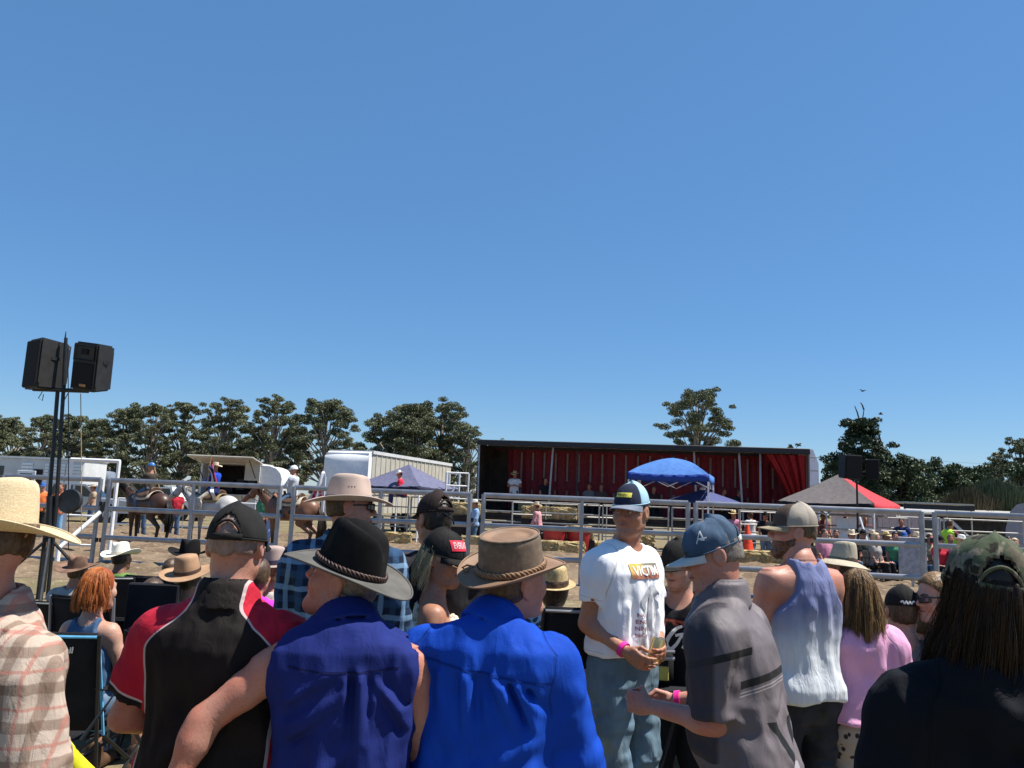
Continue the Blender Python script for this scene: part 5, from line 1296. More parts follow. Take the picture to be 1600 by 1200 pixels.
# yoke seam
f.project(*stroke2d([(-.15, .005), (-.08, -.004), (0, -.006), (.08, -.004), (.15, .006)], .006, 40), f.shirtob, (f.cx(.43), -.1, hz+.432*k), (1, 0, 0), (0, 0, 1), (0, -1, 0), .0015, 'yoke_seam', cloth('navy_thread', (.006, .010, .06), .1))
f.pants(JEAND); f.shoes(BOOT)
FELT = flat('black_felt', (.0095, .009, .009), .95, .12, var=.35, scale=10, bump=.001, bscale=300)
FELTG = flat('sunlit_brim_felt', (.105, .10, .09), .95, .12, var=.2, scale=10, bump=.001, bscale=300)  # same black felt; sunlight on the brim is painted in as grey
f.hat(FELTG, .140, .094, .016, .022, style='cattle', crease=.040, pinch=.022, band=None, thick=.004, taper=.16, frontdrop=-.030, rx=.089, ry=.109, z0=.036)
hb = f.hatob
hb.data.materials.append(FELT)
for p in hb.data.polygons:
    if p.index >= 8*72: p.material_index = 1
mb = MB()
def braid(q): th = 2*math.pi*q; a = f.hatside(th % (2*math.pi), .11); return a
for kk in range(3):
    pts = []
    for i in range(141):
        th = 2*math.pi*i/140; a = np.array(f.hatside(th % (2*math.pi-1e-6), .10)); n_ = np.array([math.sin(th), math.cos(th), 0]); ph = i*.75+kk*2.094
        pts.append(tuple(a+n_*(.004+.0025*math.cos(ph))+np.array([0, 0, .006*math.sin(ph)])))
    mb.tube(pts, .004, 5, cap=False)
mb.V = f._pt(mb.V); mb.build('hat_band', flat('braided_leather', (.055, .028, .02), .5, .4, var=.4, scale=80), hb, 'all')

# D  man in bright blue shirt, oilskin hat
BRB = cloth('bright_blue_cotton', (.0055, .055, .39), .12, .8, .010)
f = Fig('man in a brown oilskin hat and bright blue long sleeved shirt, back turned', (803, 908, 2.5), -8, yaw=-44, pitch=13, roll=8, wid=1.13, fat=.8, skinm=SK_R, side=-.02, lean=.02, hoff=(.06, .04, -.05), shz=.425,
        L=((-.28, .12, -1), (.1, .5, -1)), Rr=((.30, .05, -1), (.12, .45, -1)), h=.0066)
f.body(); f.eyes(); f.short_hair(BRNH, .002, -.045)
k = f.k; hz = f.hipz
st = [(-.13, hz+.42*k, -.12, hz+.30*k, .008, .016, -1), (-.02, hz+.42*k, .0, hz+.2*k, -.016, .014, -1), (.02, hz+.42*k, .07, hz+.27*k, .014, .012, -1), (-.055, hz+.42*k, -.045, hz+.22*k, .012, .012, -1), (.07, hz+.40*k, .13, hz+.26*k, -.013, .011, -1), (.09, hz+.40*k, .16, hz+.24*k, .014, .012, -1),
      (.04, hz+.40*k, .11, hz+.22*k, .012, .012, -1), (-.03, hz+.12*k, .18, hz+.24*k, .013, .020, -1), (-.15, hz-.02*k, .05, hz+.12*k, .010, .024, -1), (.12, hz+.38*k, .19, hz+.30*k, -.012, .010, -1)]
f.shirt(BRB, 'long', .022, (1.9, 1.9), hem=-.1, loose=1.0, amp=1.35, strokes=st, collar=1.15, seed=21, slinfl=.024)
f.project(*stroke2d([(-.19, .022), (-.12, .012), (-.05, .0), (.02, -.008), (.10, -.02), (.19, -.03)], .007, 50), f.shirtob, (0, -.1, hz+.425*k), (1, 0, 0), (0, 0, 1), (0, -1, 0), .0015, 'yoke_seam', cloth('blue_thread', (.003, .03, .22), .1))
f.pants(JEAND); f.shoes(BOOT)
OIL = SH('brown_oilskin', .62, .3); _n = OIL.noise(7, 5); _m = OIL.noise(40, 3); OIL.col(OIL.mix(_m.ss(.45, .8), OIL.mix(_n.ss(.35, .65), (.085, .062, .045), (.16, .115, .08)), (.21, .15, .10))); OIL.bump(OIL.noise(18, 4), .004, .7); OIL = OIL.m
OILS = flat('pale_oilskin', (.225, .135, .082), .62, .3, var=.22, scale=9, bump=.002, bscale=30)  # paler oilskin for the brim and crown top
f.hat(OILS, .108, .066, .026, .014, style='telescope', taper=.06, crease=.02, thick=.004, rx=.088, ry=.108, wob=.05, frontdrop=.004)
hb = f.hatob; hb.data.materials.append(OIL)
for p in hb.data.polygons:
    if 9*72 <= p.index < 21*72: p.material_index = 1
mb = MB()
for kk in range(3):
    pts = []
    for i in range(121):
        th = 2*math.pi*i/120; a = np.array(f.hatside(th % (2*math.pi-1e-6), .10)); n_ = np.array([math.sin(th), math.cos(th), 0]); ph = i*.85+kk*2.094
        pts.append(tuple(a+n_*(.005+.003*math.cos(ph))+np.array([0, 0, .007*math.sin(ph)])))
    mb.tube(pts, .0045, 5, cap=False)
a = np.array(f.hatside(math.pi+.75, .1)); n_ = np.array([math.sin(math.pi+.75), math.cos(math.pi+.75), 0])
for dx in (-.012, .012): mb.tube([tuple(a+n_*.008), tuple(a+n_*.03+np.array([dx, 0, .004])), tuple(a+n_*.052+np.array([dx*1.6, 0, -.010])), tuple(a+n_*.065+np.array([dx*2.4, 0, -.002]))], .003, 6)
mb.V = f._pt(mb.V); mb.build('hat_band', flat('plaited_band', (.22, .13, .07), .6, .3, var=.3, scale=70), hb, 'all')
mb = MB(); mb.tube([tuple(np.array(f.hatside(2*math.pi*i/72 % (2*math.pi-1e-6), .985))+np.array([math.sin(2*math.pi*i/72), math.cos(2*math.pi*i/72), 0])*.002) for i in range(73)], .0035, 6, cap=False); mb.V = f._pt(mb.V); mb.build('crown_seam', OIL, hb, 'all')

# E  man in white t-shirt facing us
WH = cloth('white_cotton', (.80, .80, .82), .03, .85, .010)
f = Fig('man in a white printed t-shirt and trucker cap facing us with a can', (986, 800, 4.05), 220, face=True, yaw=-74, pitch=-2, wid=.92, hs=1.0, skinm=SK_T, side=.0, shz=.455,
        Rr=((-.17, .12, -.88), (.55, -.52, -.32)), L=((.12, .05, -1), (-.02, -.8, -.26)), h=.0072)
f.body(curl={-1: .62, 1: .42}, palm={-1: f.inv@np.array((-.95, .1, .1)), 1: f.inv@np.array((.5, .6, .2))}); f.eyes(); f.short_hair(BRNH, .004)
S_, E_, W_, u_, fd_ = f.arms[-1]; f.hand(-1, .62, f.inv@np.array((-.95, .1, .1))); grip = f.grip
k = f.k; hz = f.hipz
st = [(.02, hz+.45*k, -.04, hz+.15*k, .010, .012, 1), (-.05, hz+.38*k, -.02, hz-.0*k, -.010, .014, 1), (-.08, hz+.25*k, -.05, hz-.05*k, .012, .012, 1), (.06, hz+.25*k, .0, hz-.05*k, .009, .016, 1), (-.02, hz+.2*k, -.02, hz-.08*k, .012, .010, 1), (.12, hz+.3*k, .16, hz+.0*k, .010, .02, 1)]
f.shirt(WH, 'tee', .020, (.60, .60), hem=.035, loose=1.0, amp=.75, strokes=st, seed=31, slinfl=.021, neck=.018, bell=.02)
f.pants(cloth('faded_jeans', (.11, .17, .22), .25, .9, .016, fade=(.22, .27, .28)), amp=2.0, h=.012); f.shoes(BOOT)
NVC = cloth('navy_cap_front', (.022, .028, .050), .2); LBM = cloth('light_blue_mesh', (.33, .52, .62), .12, .8, .004); GRB = cloth('grey_brim', (.17, .20, .25), .12)
f.cap(NVC, LBM, GRB, opening=True, H=.102, z0=.046, brimroll=.010, blen=.062)
bvp = f.capob; 
d_ = f.Hd @ np.array([0, 1, .1]); ux = f.Hd @ np.array([-1, 0, 0]); uy = f.Hd @ np.array([0, 0, 1]); og = f.h2w([(0, .1, .088)])[0]
lab = f.project(*rect2d(.082, .024, 16, 4), bvp, og, ux, uy, d_, .003, 'cap_badge', flat('yellow_patch', (.72, .62, .09), .6, var=.05), bvp)
f.project(*stroke2d(smooth_path([(-.034, 0), (-.028, .004), (-.022, -.003), (-.016, .004), (-.01, -.004), (-.004, .003), (.002, -.005), (.008, .003), (.014, -.003), (.02, .003)], 60), .003, 60), bvp, og, ux, uy, d_, .0045, 'badge_script', flat('badge_ink', (.10, .09, .03), .7), bvp)
f.limb_band(1, .93, flat('hot_pink_band', (.85, .03, .30), .4), r=.036, w_=.022)
f.limb_band(-1, .95, DARKM, 'bracelet', r=.033, w_=.006)
# chest print
s = SH('chest_print', .8, .2); x, y, z = s.xyz(); zr = (z-(hz+.435*k))/.05; nn = s.noise(30, 3)
g = (zr+x*4-.3).ss(-.8, 1.0); s.col(s.mix((zr).ss(-1, .9), s.mix(nn.ss(.4, .6), (.36, .10, .09), (.45, .18, .12)), s.mix(x.ss(-.02, .09), (.16, .17, .12), (.70, .52, .10))))
n_ = (0, 1, 0); og = (.0, .1, hz+.435*k); ux = (-1, 0, 0); uy = (0, 0, 1)
f.project(*rect2d(.215, .072, 30, 10), f.shirtob, og, ux, uy, n_, .004, 'chest_print', s.m)
V2, F2 = text2d('VICTIM', .062, bold=.0012, sx=.92); f.project(V2, F2, f.shirtob, og, ux, uy, n_, .0058, 'chest_lettering', flat('print_white', (.78, .76, .72), .8, var=.03))
GRP = flat('grey_print', (.40, .41, .43), .85, var=.15, scale=25)
for pts, w_ in (([(0, 0), (-.035, -.05), (-.06, -.085), (-.05, -.12)], (.012, .028, .03, .01)), ([(0, 0), (.035, -.035), (.06, -.08), (.05, -.11)], (.012, .03, .034, .012)), ([(0, 0), (-.012, -.07), (-.02, -.14), (-.012, -.22)], (.02, .022, .026, .016)), ([(.02, -.02), (.024, -.09), (.03, -.15)], (.014, .018, .012))):
    f.project(*stroke2d(smooth_path(pts), w_, 30), f.shirtob, (-.012, .1, hz+.375*k), ux, uy, n_, .004, 'faded_figure_print', GRP)
MRN = flat('maroon_ink', (.30, .14, .16), .85, var=.1)
for j, w_ in enumerate(('NO', 'END', 'NINE', 'NICHE')):
    V2, F2 = text2d(w_[:4], .026, bold=.0005); f.project(V2, F2, f.shirtob, (.06, .1, hz+(.235-.03*j)*k), ux, uy, n_, .004, 'small_lettering', MRN)
# can in the hand
c_, ff, tt, nn = grip; ax_ = Vector(tt).normalized(); q = ax_.to_track_quat('Z', 'Y').to_matrix().to_4x4()
wp = Matrix.Translation(f.loc) @ Matrix.Rotation(f.rz, 4, 'Z')
up = Vector((.25, .05, 1)).normalized()
can = thing('drink_can', 'gold drink can held by the man in the white t-shirt', 'can', wp @ Vector(c_)-up*.055); can.rotation_euler = up.to_track_quat('Z', 'Y').to_euler()
s = SH('gold_can', .28, .5, .85); x, y, z = s.xyz(); th = x.op('ARCTAN2', y); s.col(s.mix((th-1.2).abs().lt(.28)*(z-.06).abs().lt(.042), (.70, .50, .20), (.40, .44, .48)))
MB().lathe([(.020, 0), (.026, .003), (.033, .012), (.033, .112), (.0265, .124)], 28).build('can_body', s.m, can, True)
MB().lathe([(.0265, .124), (.0275, .126), (.025, .127), (.024, .124), (.001, .124)], 28).build('lid', SILV, can, True)
MB().box((.0, .006, .1255), (.012, .020, .0015)).build('pull_tab', SILV, can)

# F  man in grey sports jersey, faded blue cap, hunched facing left
s = SH('grey_jersey', .6, .3); x, y, z = s.xyz(); n = s.noise(6, 3)
f = Fig('man in a grey and black jersey and faded blue cap looking down left', (1114, 866, 2.9), 62, face=True, yaw=22, pitch=-16, wid=1.08, fat=.7, skinm=SK_R, lean=.04, hunch=.30, shz=.44,
        L=((-.02, -.06, -1), (-.80, .62, .05)), Rr=((-.02, .2, -1), (-.85, .35, -.20)), h=.0072, hoff=(0, -.015, -.01))
k = f.k; hz = f.hipz; zr = (z-hz)/k
cc = s.mix(n.ss(.3, .7), (.105, .088, .093), (.145, .122, .13))
bk = s.attr('onarm').lt(.012)*y.lt(.03); l1 = (zr-.285+(y*.35)).abs().lt(.013)*bk; l1b = (((zr-.260+(y*.35)).abs().lt(.0025)).mx((zr-.249+(y*.35)).abs().lt(.002)))*bk
cc = s.mix(l1, cc, (.010, .010, .011)); cc = s.mix(l1b, cc, (.30, .27, .28))
oa = s.attr('onarm'); ar = s.attr('arm')
sw = (ar-.18-(y*1.2)).abs().lt(.045)*oa.gt(-.012)*z.gt(hz+.30*k); cc = s.mix(sw, cc, (.012, .012, .013))
e1 = ((x+.07+(zr-.06)*.55).abs()-.022-(zr.mx(-.2)*-.02)).lt(0)*zr.lt(.17); e2 = ((x-.01+(zr-.10)*-.55).abs()-.020).lt(0)*zr.lt(.16)
cc = s.mix(e1.mx(e2), cc, (.010, .010, .011)); wht = ((x-.005+(zr-.06)*-.35).abs()-.022).lt(0)*zr.lt(.02); cc = s.mix(wht*.7, cc, (.33, .31, .33))
dark = (y-.035).ss(.0, .02)*oa.gt(-.03)*.9; cc = s.mix(dark, cc, (.022, .021, .027))
s.col(cc); s.bump(s.noise(12, 3, (1.5, 1.5, .6), .5, .8), .007, .8)
f.body(curl=.75); f.eyes(); f.short_hair(GREYH, .002, -.04)
f.shirt(s.m, 'polo', .022, (.90, .90), hem=-.16, loose=1.04, amp=.9, collar=1.15, seed=41, slinfl=.030,
        strokes=[(-.1, hz+.02*k, .1, hz+.16*k, .010, .025, -1), (-.12, hz+.2*k, .05, hz+.30*k, .010, .02, -1)])
f.pants(DKT); f.shoes(BOOT)
FBC = cloth('faded_blue_cap', (.055, .088, .135), .3, .9, .008); CRM = cloth('cream_brim', (.55, .53, .48), .1)
f.cap(FBC, FBC, CRM, opening=True, crush=.14, fit=1.04, z0=.020, label=None)
og = f.h2w([(-.09, .04, .075)])[0]; 
f.project(*stroke2d([(-.02, -.02), (0, .022), (.012, -.014), (-.012, -.004), (.022, -.006)], .005, 40), f.capob, og, f.Hd@np.array([0, -1, 0]), f.Hd@np.array([0, 0, 1]), f.Hd@np.array([-1, .35, .1]), .003, 'cap_emblem', flat('emblem_white', (.6, .6, .6), .8), f.capob)
s_ = f.arms[-1]; w_ = wp_ = Matrix.Translation(f.loc) @ Matrix.Rotation(f.rz, 4, 'Z')
f.limb_band(1, .93, flat('hot_pink_band', (.85, .03, .30), .4), r=.036)
c = wp_ @ Vector(f.arms[1][2]+f.arms[1][4]*.10)
ph = MB().box((0, 0, 0), (.15, .075, .009), bev=.004).build('phone', flat('silver_phone', (.42, .43, .44), .3, .5, .6)); ph.location = c; ph.rotation_euler = (R(20), R(4), R(-12)); tag(ph, 'silver phone held low by the man in the grey jersey', 'phone')

# G  man in fading blue tank top, khaki cap, beard
s = SH('dip_dye_cotton', .9, .15); x, y, z = s.xyz(); n = s.noise(5, 3)
f = Fig('bearded man in a fading blue tank top and khaki cap looking left', (1240, 832, 3.95), 18, face=True, hoff=(0, .01, -.025), yaw=62, pitch=3, wid=.92, fat=.2, skinm=SK_R, shz=.47, L=((-.2, .1, -1), (-.05, .3, -1)), Rr=((.05, .02, -1), (.0, .15, -1)), h=.0078, arm=1.08)
k = f.k; hz = f.hipz; zr = (z-hz)/k+n*.14
cc = s.mix(zr.ss(.20, .46), (.60, .62, .64), (.16, .18, .32)); s.col(cc); s.bump(s.noise(14, 3, (1.8, 1.8, .4), .5, .8), .010, .9)
f.body(); f.eyes(); f.short_hair(BRNH, .0012, -.022); f.beard(hairmat('beard_brown', (.05, .022, .012), (.16, .075, .04)), .0045)
f.shirt(s.m, 'tank', .018, (0, 0), hem=-.07, loose=1.0, amp=1.1, seed=51, strap=.085, scoop=.11, strokes=[(-.05, hz+.4*k, -.06, hz+.05*k, .009, .018, -1), (.03, hz+.4*k, .04, hz+.1*k, .008, .02, -1), (.08, hz+.36*k, .09, hz+.0*k, -.009, .018, -1)])
f.pants(cloth('black_jeans', (.020, .021, .027), .3, .85, .016, fade=(.05, .055, .07)), h=.014, amp=1.6); f.shoes(BOOT)
KH = cloth('khaki_cap', (.33, .29, .24), .2, .9, .006); KHB = cloth('khaki_brim', (.25, .205, .135), .2); BKF = cloth('brown_cap_front', (.09, .065, .05), .2)
f.cap(BKF, KH, KHB, opening=False, H=.112, crush=.06, fit=1.03, z0=.032)

# H  girl in pink tee and spotted leggings
f = Fig('girl with long streaked brown hair in a pink tee and spotted leggings, back turned', (1338, 928, 4.0), -4, sex='f', yaw=6, wid=1.10, skinm=SK_T, hs=.95, L=((-.25, .1, -1), (-.05, .4, -1)), Rr=((.32, .1, -1), (.05, .5, -.8)), h=.0095)
f.body(); f.eyes(); k = f.k; hz = f.hipz
f.long_hair(LBRH, .28, 2000, .022, .01, 3, .0008, .016, lock=.45)
f.shirt(cloth('pink_cotton', (.66, .33, .50), .08, .9, .010), 'tee', .022, (.55, .55), hem=.0, loose=1.12, amp=1.2, seed=61, slinfl=.022, bell=.06, strokes=[(-.12, hz+.02*k, .12, hz+.03*k, .012, .014, -1), (-.1, hz-.03*k, .13, hz+.0*k, -.01, .012, -1)])
s = SH('spotted_leggings', .9, .15); v = s.voro(30, (1, 1, .8)); s.col(s.mix(v.ss(.30, .36), (.035, .03, .03), (.34, .30, .27))); s.bump(s.noise(30, 3), .004, .6)
f.pants(s.m, infl=.010, h=.011); f.shoes(BOOT)

# I  woman in camouflage cap, black tee, right edge
s = SH('camouflage', .9, .15); a = s.noise(11, 3, (1, 1, 1), .55, .6); b = s.noise(16, 3, (1.2, 1, .8), .55, .9); c = s.noise(24, 2, (1, 1.3, 1), .5, .6)
cc = s.mix(a.ss(.47, .53), (.115, .098, .070), (.070, .085, .050)); cc = s.mix(b.ss(.55, .60), cc, (.19, .165, .12)); cc = s.mix(c.ss(.58, .62), cc, (.026, .022, .016)); cc = s.mix(s.noise(70, 3).ss(.55, .75)*.5, cc, (.05, .06, .035)); s.col(cc); s.bump(s.noise(30, 3), .004, .7); CAMO = s.m
f = Fig('woman in a camouflage cap and black tee with long dark hair at the right edge', (1543, 924, 1.9), -12, sex='f', yaw=-8, pitch=14, roll=5, wid=1.22, fat=.6, skinm=SK_T, shz=.45, L=((-.30, .02, -1), (.1, .6, -1)), Rr=((.3, .1, -1), (-.1, .6, -1)), h=.0068)
f.body(); f.eyes(); k = f.k; hz = f.hipz
f.long_hair(hairmat('dark_brown_hair', (.006, .004, .003), (.045, .022, .010)),   .37, 3400, .030, .02, 5, .0006, .018, phmin=1.22, lock=.3)
f.shirt(cloth('black_tee_cotton', (.006, .007, .010), .2, .9, .010), 'tee', .02, (.70, .70), hem=-.12, loose=1.06, amp=1.2, seed=71, slinfl=.024, strokes=[(.0, hz+.42*k, .16, hz+.2*k, .012, .016, -1), (.04, hz+.44*k, .18, hz+.30*k, -.010, .014, -1)])
f.pants(DKT); f.shoes(BOOT)
f.cap(CAMO, opening=True, crush=.07, fit=1.06, z0=.028)

# J  man in pale felt hat, dark blue plaid, sunglasses
f = Fig('man in a pale felt hat, sunglasses and dark blue plaid shirt looking right', (547, 793, 3.7), -10, yaw=-66, pitch=1, wid=1.06, skinm=SK_R, shz=.47, L=((-.22, .1, -1), (0, .5, -1)), Rr=((.22, .1, -1), (0, .5, -1)), h=.011)
f.body(); f.eyes(); f.short_hair(BRNH, .002, -.04); k = f.k; hz = f.hipz
f.shirt(plaid('navy_plaid', (.012, .022, .045), (.20, .33, .48), (.030, .075, .15), 9, thin=.20), 'long', .022, (1.9, 1.9), hem=-.1, amp=1.2, collar=1, seed=81, slinfl=.022)
f.pants(JEAND); f.shoes(BOOT); f.glasses(GLASS)
f.hat(flat('pale_felt', (.50, .385, .32), .95, .12, var=.10, scale=8, bump=.001, bscale=300), .122, .098, .022, .020, style='cattle', crease=.030, pinch=.016, eyelets=True, band=flat('felt_band', (.33, .25, .21), .9), bandh=.016, taper=.13, frontdrop=-.002, z0=.034)

# K  man in brown cap
f = Fig('man in a dark brown cap and charcoal tee looking away to the left', (678, 812, 4.1), 16, yaw=22, pitch=-2, wid=1.0, skinm=SK_T, shz=.46, h=.011)
f.body(); f.eyes(); f.short_hair(BLKH, .003)
f.shirt(cloth('charcoal_cotton', (.026, .024, .027), .2), 'tee', .02, hem=-.1, seed=91, slinfl=.02); f.pants(JEAND); f.shoes(BOOT)
f.cap(cloth('dark_brown_cap', (.030, .020, .018), .2), opening=True, fit=1.03)
a = f.h2w([(-.02, -.115, .035), (.0, -.125, .02), (.025, -.135, .0), (.035, -.132, -.022)]); MB().tube([tuple(q) for q in a], .004, 6).build('strap_tail', CAPB, f.capob, 'all')

# L  blonde woman in black cap with red badge
f = Fig('blonde woman in a black cap with a red lettered badge, bare shoulders', (694, 873, 3.9), -84, sex='f', yaw=-36, pitch=-8, wid=1.0, skinm=SK_T, shz=.45, L=((.2, .2, -1), (.5, 0, -1)), Rr=((-.15, -.12, -1), (.5, -.1, -.8)), h=.0095)
f.body(); f.eyes(); k = f.k; hz = f.hipz
f.long_hair(BLNH, .16, 600, .02, .01, 7, .0009, .01, phmin=1.2, lock=.4)
s = SH('floral_top', .9, .2); v = s.voro(38); n = s.noise(30, 2); s.col(s.mix(v.ss(.25, .5), s.mix(n.ss(.45, .55), (.50, .40, .10), (.16, .24, .26)), (.66, .58, .46)))
f.shirt(s.m, 'tank', .010, (0, 0), hem=-.06, seed=95, strap=.055, scoop=.17, amp=.6)
f.pants(JEAN); f.shoes(BOOT)
f.cap(CAPB, opening=True, fit=1.06, z0=.026, H=.115)
d_ = f.Hd@np.array([.12, 1, .15]); ux = f.Hd@np.array([-1, .12, 0]); uy = f.Hd@np.array([0, -.1, 1]); og = f.h2w([(.012, .1, .082)])[0]
f.project(*rect2d(.100, .050, 16, 6), f.capob, og, ux, uy, d_, .003, 'cap_badge', flat('red_patch', (.72, .03, .06), .6, var=.05), f.capob)
V2, F2 = text2d('EVERLAST', .030, bold=.0008, sx=.62); V2 = [(a_, b_*1.35) for a_, b_ in V2]
f.project(V2, F2, f.capob, og, ux, uy, d_, .0045, 'badge_lettering', flat('badge_pink', (.80, .50, .50), .7, var=.02), f.capob)
a = f.h2w([(-.085, -.03, -.06), (-.09, -.06, -.08), (-.085, -.085, -.10)]); MB().tube([tuple(q) for q in a], [.006, .012, .004], 6).build('hair_clip', flat('teal_clip', (.08, .35, .42), .4), f.root)

# M  boy in black cap and black singlet with a G
f = Fig('boy in a black cap and black orange sports singlet behind the grey jersey', (1060, 882, 4.4), 158, yaw=-20, pitch=-14, wid=.98, skinm=SK_F, hs=.97, shz=.455, h=.0095)
f.body(); f.eyes(); f.short_hair(BRNH, .005); k = f.k; hz = f.hipz
f.shirt(cloth('black_singlet', (.015, .014, .017), .2), 'tank', .018, (0, 0), hem=-.1, loose=1.05, seed=97, strap=.12, scoop=.10)
og = (-.01, .1, hz+.33*k); ux = (-1, 0, 0); uy = (0, 0, 1); n_ = (0, 1, 0); ORG = flat('rust_orange', (.30, .065, .035), .8, var=.25)
for pts in ([(-.06, .06), (.07, .05)], [(-.06, .06), (-.065, .02)], [(-.02, .05), (.01, .03)], [(.03, .045), (.065, .02)]): f.project(*stroke2d(pts, .014, 10), f.shirtob, og, ux, uy, n_, .004, 'orange_mark', ORG)
f.project(*stroke2d(smooth_path([(.03, .035), (.0, .02), (-.035, -.02), (-.05, -.06), (-.03, -.085), (0, -.06), (.025, -.02), (.045, -.005)]), (.012, .02, .02, .018, .016, .012), 40), f.shirtob, og, ux, uy, n_, .005, 'letter_G', flat('print_white', (.78, .76, .72), .8, var=.03))
f.project(*stroke2d(smooth_path([(-.005, -.015), (.045, -.005), (.045, -.05), (.035, -.075)]), .014, 30), f.shirtob, og, ux, uy, n_, .005, 'letter_G', flat('print_white', (.78, .76, .72), .8, var=.03))
f.pants(DKT); f.shoes(BOOT); f.cap(CAPB, fit=1.04)
# ------------------------------------------------------------------ camp chairs and seated people between the crowd and the rails
def camp_chair(label, loc, rz, fab, trim, seat=.42, bt=.80, w_=.52, name='camp_chair', group=None, frame=None):
    t = thing(name, label, 'camp chair', loc, R(rz), group); frame = frame or DARKM; h = w_/2
    MB().grid(lambda u, v: (-h+w_*u, .25-.5*v, seat+.0-.05*math.sin(math.pi*u)+.06*(1-v)), 8, 6).build('seat', fab, t, 'all', solid=.008)
    MB().grid(lambda u, v: (-h+w_*u, -.25-.14*v-.05*math.sin(math.pi*u), seat+.02+(bt-seat)*v), 8, 8).build('backrest', fab, t, 'all', solid=.008)
    MB().tube([(-h+w_*u, -.39-.05*math.sin(math.pi*u), bt) for u in np.linspace(0, 1, 9)], .009, 6).build('trim', trim, t, True)
    MB().tube([(-h, -.25, seat+.02), (h, -.25, seat+.02)], .009, 6).build('trim', trim, t, True)
    for sd in (-1, 1):
        MB().tube([(sd*(h+.01), -.26, .02), (sd*(h+.01), -.39, bt+.01)], .010, 7).build('back_post', frame, t, True)
        MB().tube([(sd*(h+.01), -.26, seat), (sd*(h+.01), -.39, bt)], .007, 6).build('side_trim', trim, t, True)
        MB().grid(lambda u, v, sd=sd: (sd*(h+.01)+(-.035+.07*u), -.33+.62*v, seat+.24-.02*math.sin(math.pi*v)), 3, 6).build('armrest', fab, t, 'all', solid=.008)
        MB().tube([(sd*(h+.02), .27, .02), (sd*(h+.02), .27, seat+.24)], .010, 7).build('front_post', frame, t, True)
        MB().tube([(sd*(h+.01), -.26, .03), (sd*(h+.02), .27, seat)], .009, 6).build('cross_bar', frame, t, True)
        MB().tube([(sd*(h+.02), .27, .03), (sd*(h+.01), -.26, seat)], .009, 6).build('cross_bar', frame, t, True)
    for y in (-.26, .27):
        MB().tube([(-h, y, .03), (h, y, seat)], .009, 6).build('cross_bar', frame, t, True); MB().tube([(h, y, .03), (-h, y, seat)], .009, 6).build('cross_bar', frame, t, True)
        for sd in (-1, 1): MB().lathe([(.02, 0), (.022, .015), (.012, .03)], 8, (sd*(h+.01), y, .0)).build('foot', BLACKP, t, True)
    return t
def behind(f, **kw):          # a chair under a seated figure
    return camp_chair(loc=(f.loc[0], f.loc[1], 0), rz=math.degrees(f.rz), seat=max(.25, f.hipz-.09), **kw)
TRIMB = flat('light_blue_trim', (.12, .42, .68), .6); CHB = cloth('black_chair_fabric', (.016, .016, .019), .2); TRIMG = flat('grey_trim', (.25, .25, .26), .6)
sitL = ((-.3, .35, -.9), (.3, .9, -.1))
def seated(label, head, rz, k=.95, **kw):
    kw.setdefault('L', ((-.35, .25, -.9), (.2, .9, -.1))); kw.setdefault('Rr', ((.35, .25, -.9), (-.2, .9, -.1)))
    L_, R_ = kw.pop('L'), kw.pop('Rr')
    return Fig(label, head, rz, k=k, legs='sit', L=L_, Rr=R_, world_arm=False, **kw)
# N redhead
f = seated('red haired girl in a blue singlet seated in the blue edged chair', (155, 916), 0) if False else Fig('red haired girl in a blue singlet seated in the blue edged chair', (155, 920, 4.7), -8, k=.80, legs='sit', sex='f', yaw=-14, hs=.95, skinm=SK_F, world_arm=False, L=((-.3, .2, -1), (.2, .9, .1)), Rr=((.3, .15, -1), (.1, 1, .1)))
f.body(); f.eyes(); f.long_hair(REDH, .135, 1100, .020, .01, 11, .0009, .008, lock=.45)
f.shirt(cloth('denim_blue_singlet', (.06, .12, .22), .15), 'tank', .014, (0, 0), hem=-.08, seed=101, strap=.10, scoop=.10); f.pants(JEAN, upto=.6, low=.1); f.shoes(BOOT)
c = camp_chair('black camp chair with light blue edging and a small emblem, red haired girl in it', GP(172, 4.62), -6, CHB, TRIMB, seat=.42, bt=.93, w_=.55)
V2, F2 = text2d('OZtrail', .045, bold=.0015, shear=.2)
bp = [ch for ch in c.children if ch.name.startswith('backrest')][0]
Wt = flat('print_white', (.78, .76, .72), .8, var=.03)
bm = bp.data; bvv = BVHTree.FromPolygons([v.co for v in bm.vertices], [p.vertices for p in bm.polygons])
def onback(V, x0, z0):
    out = []
    for a, b in V:
        h_, n_, i_, d_ = bvv.ray_cast(Vector((x0+a, -2, z0+b)), Vector((0, 1, 0))); out.append(h_+Vector((0, -.009, 0)) if h_ else Vector((x0+a, -.45, z0+b)))
    return out
mesh_obj('brand_lettering', onback(V2, .09, .86), F2, Wt, bp); mesh_obj('emblem', onback([(-.022, 0), (0, -.018), (.022, 0), (0, .018)], -.03, .86), [(0, 1, 2, 3)], flat('gold_emblem', (.55, .33, .10), .6), bp)
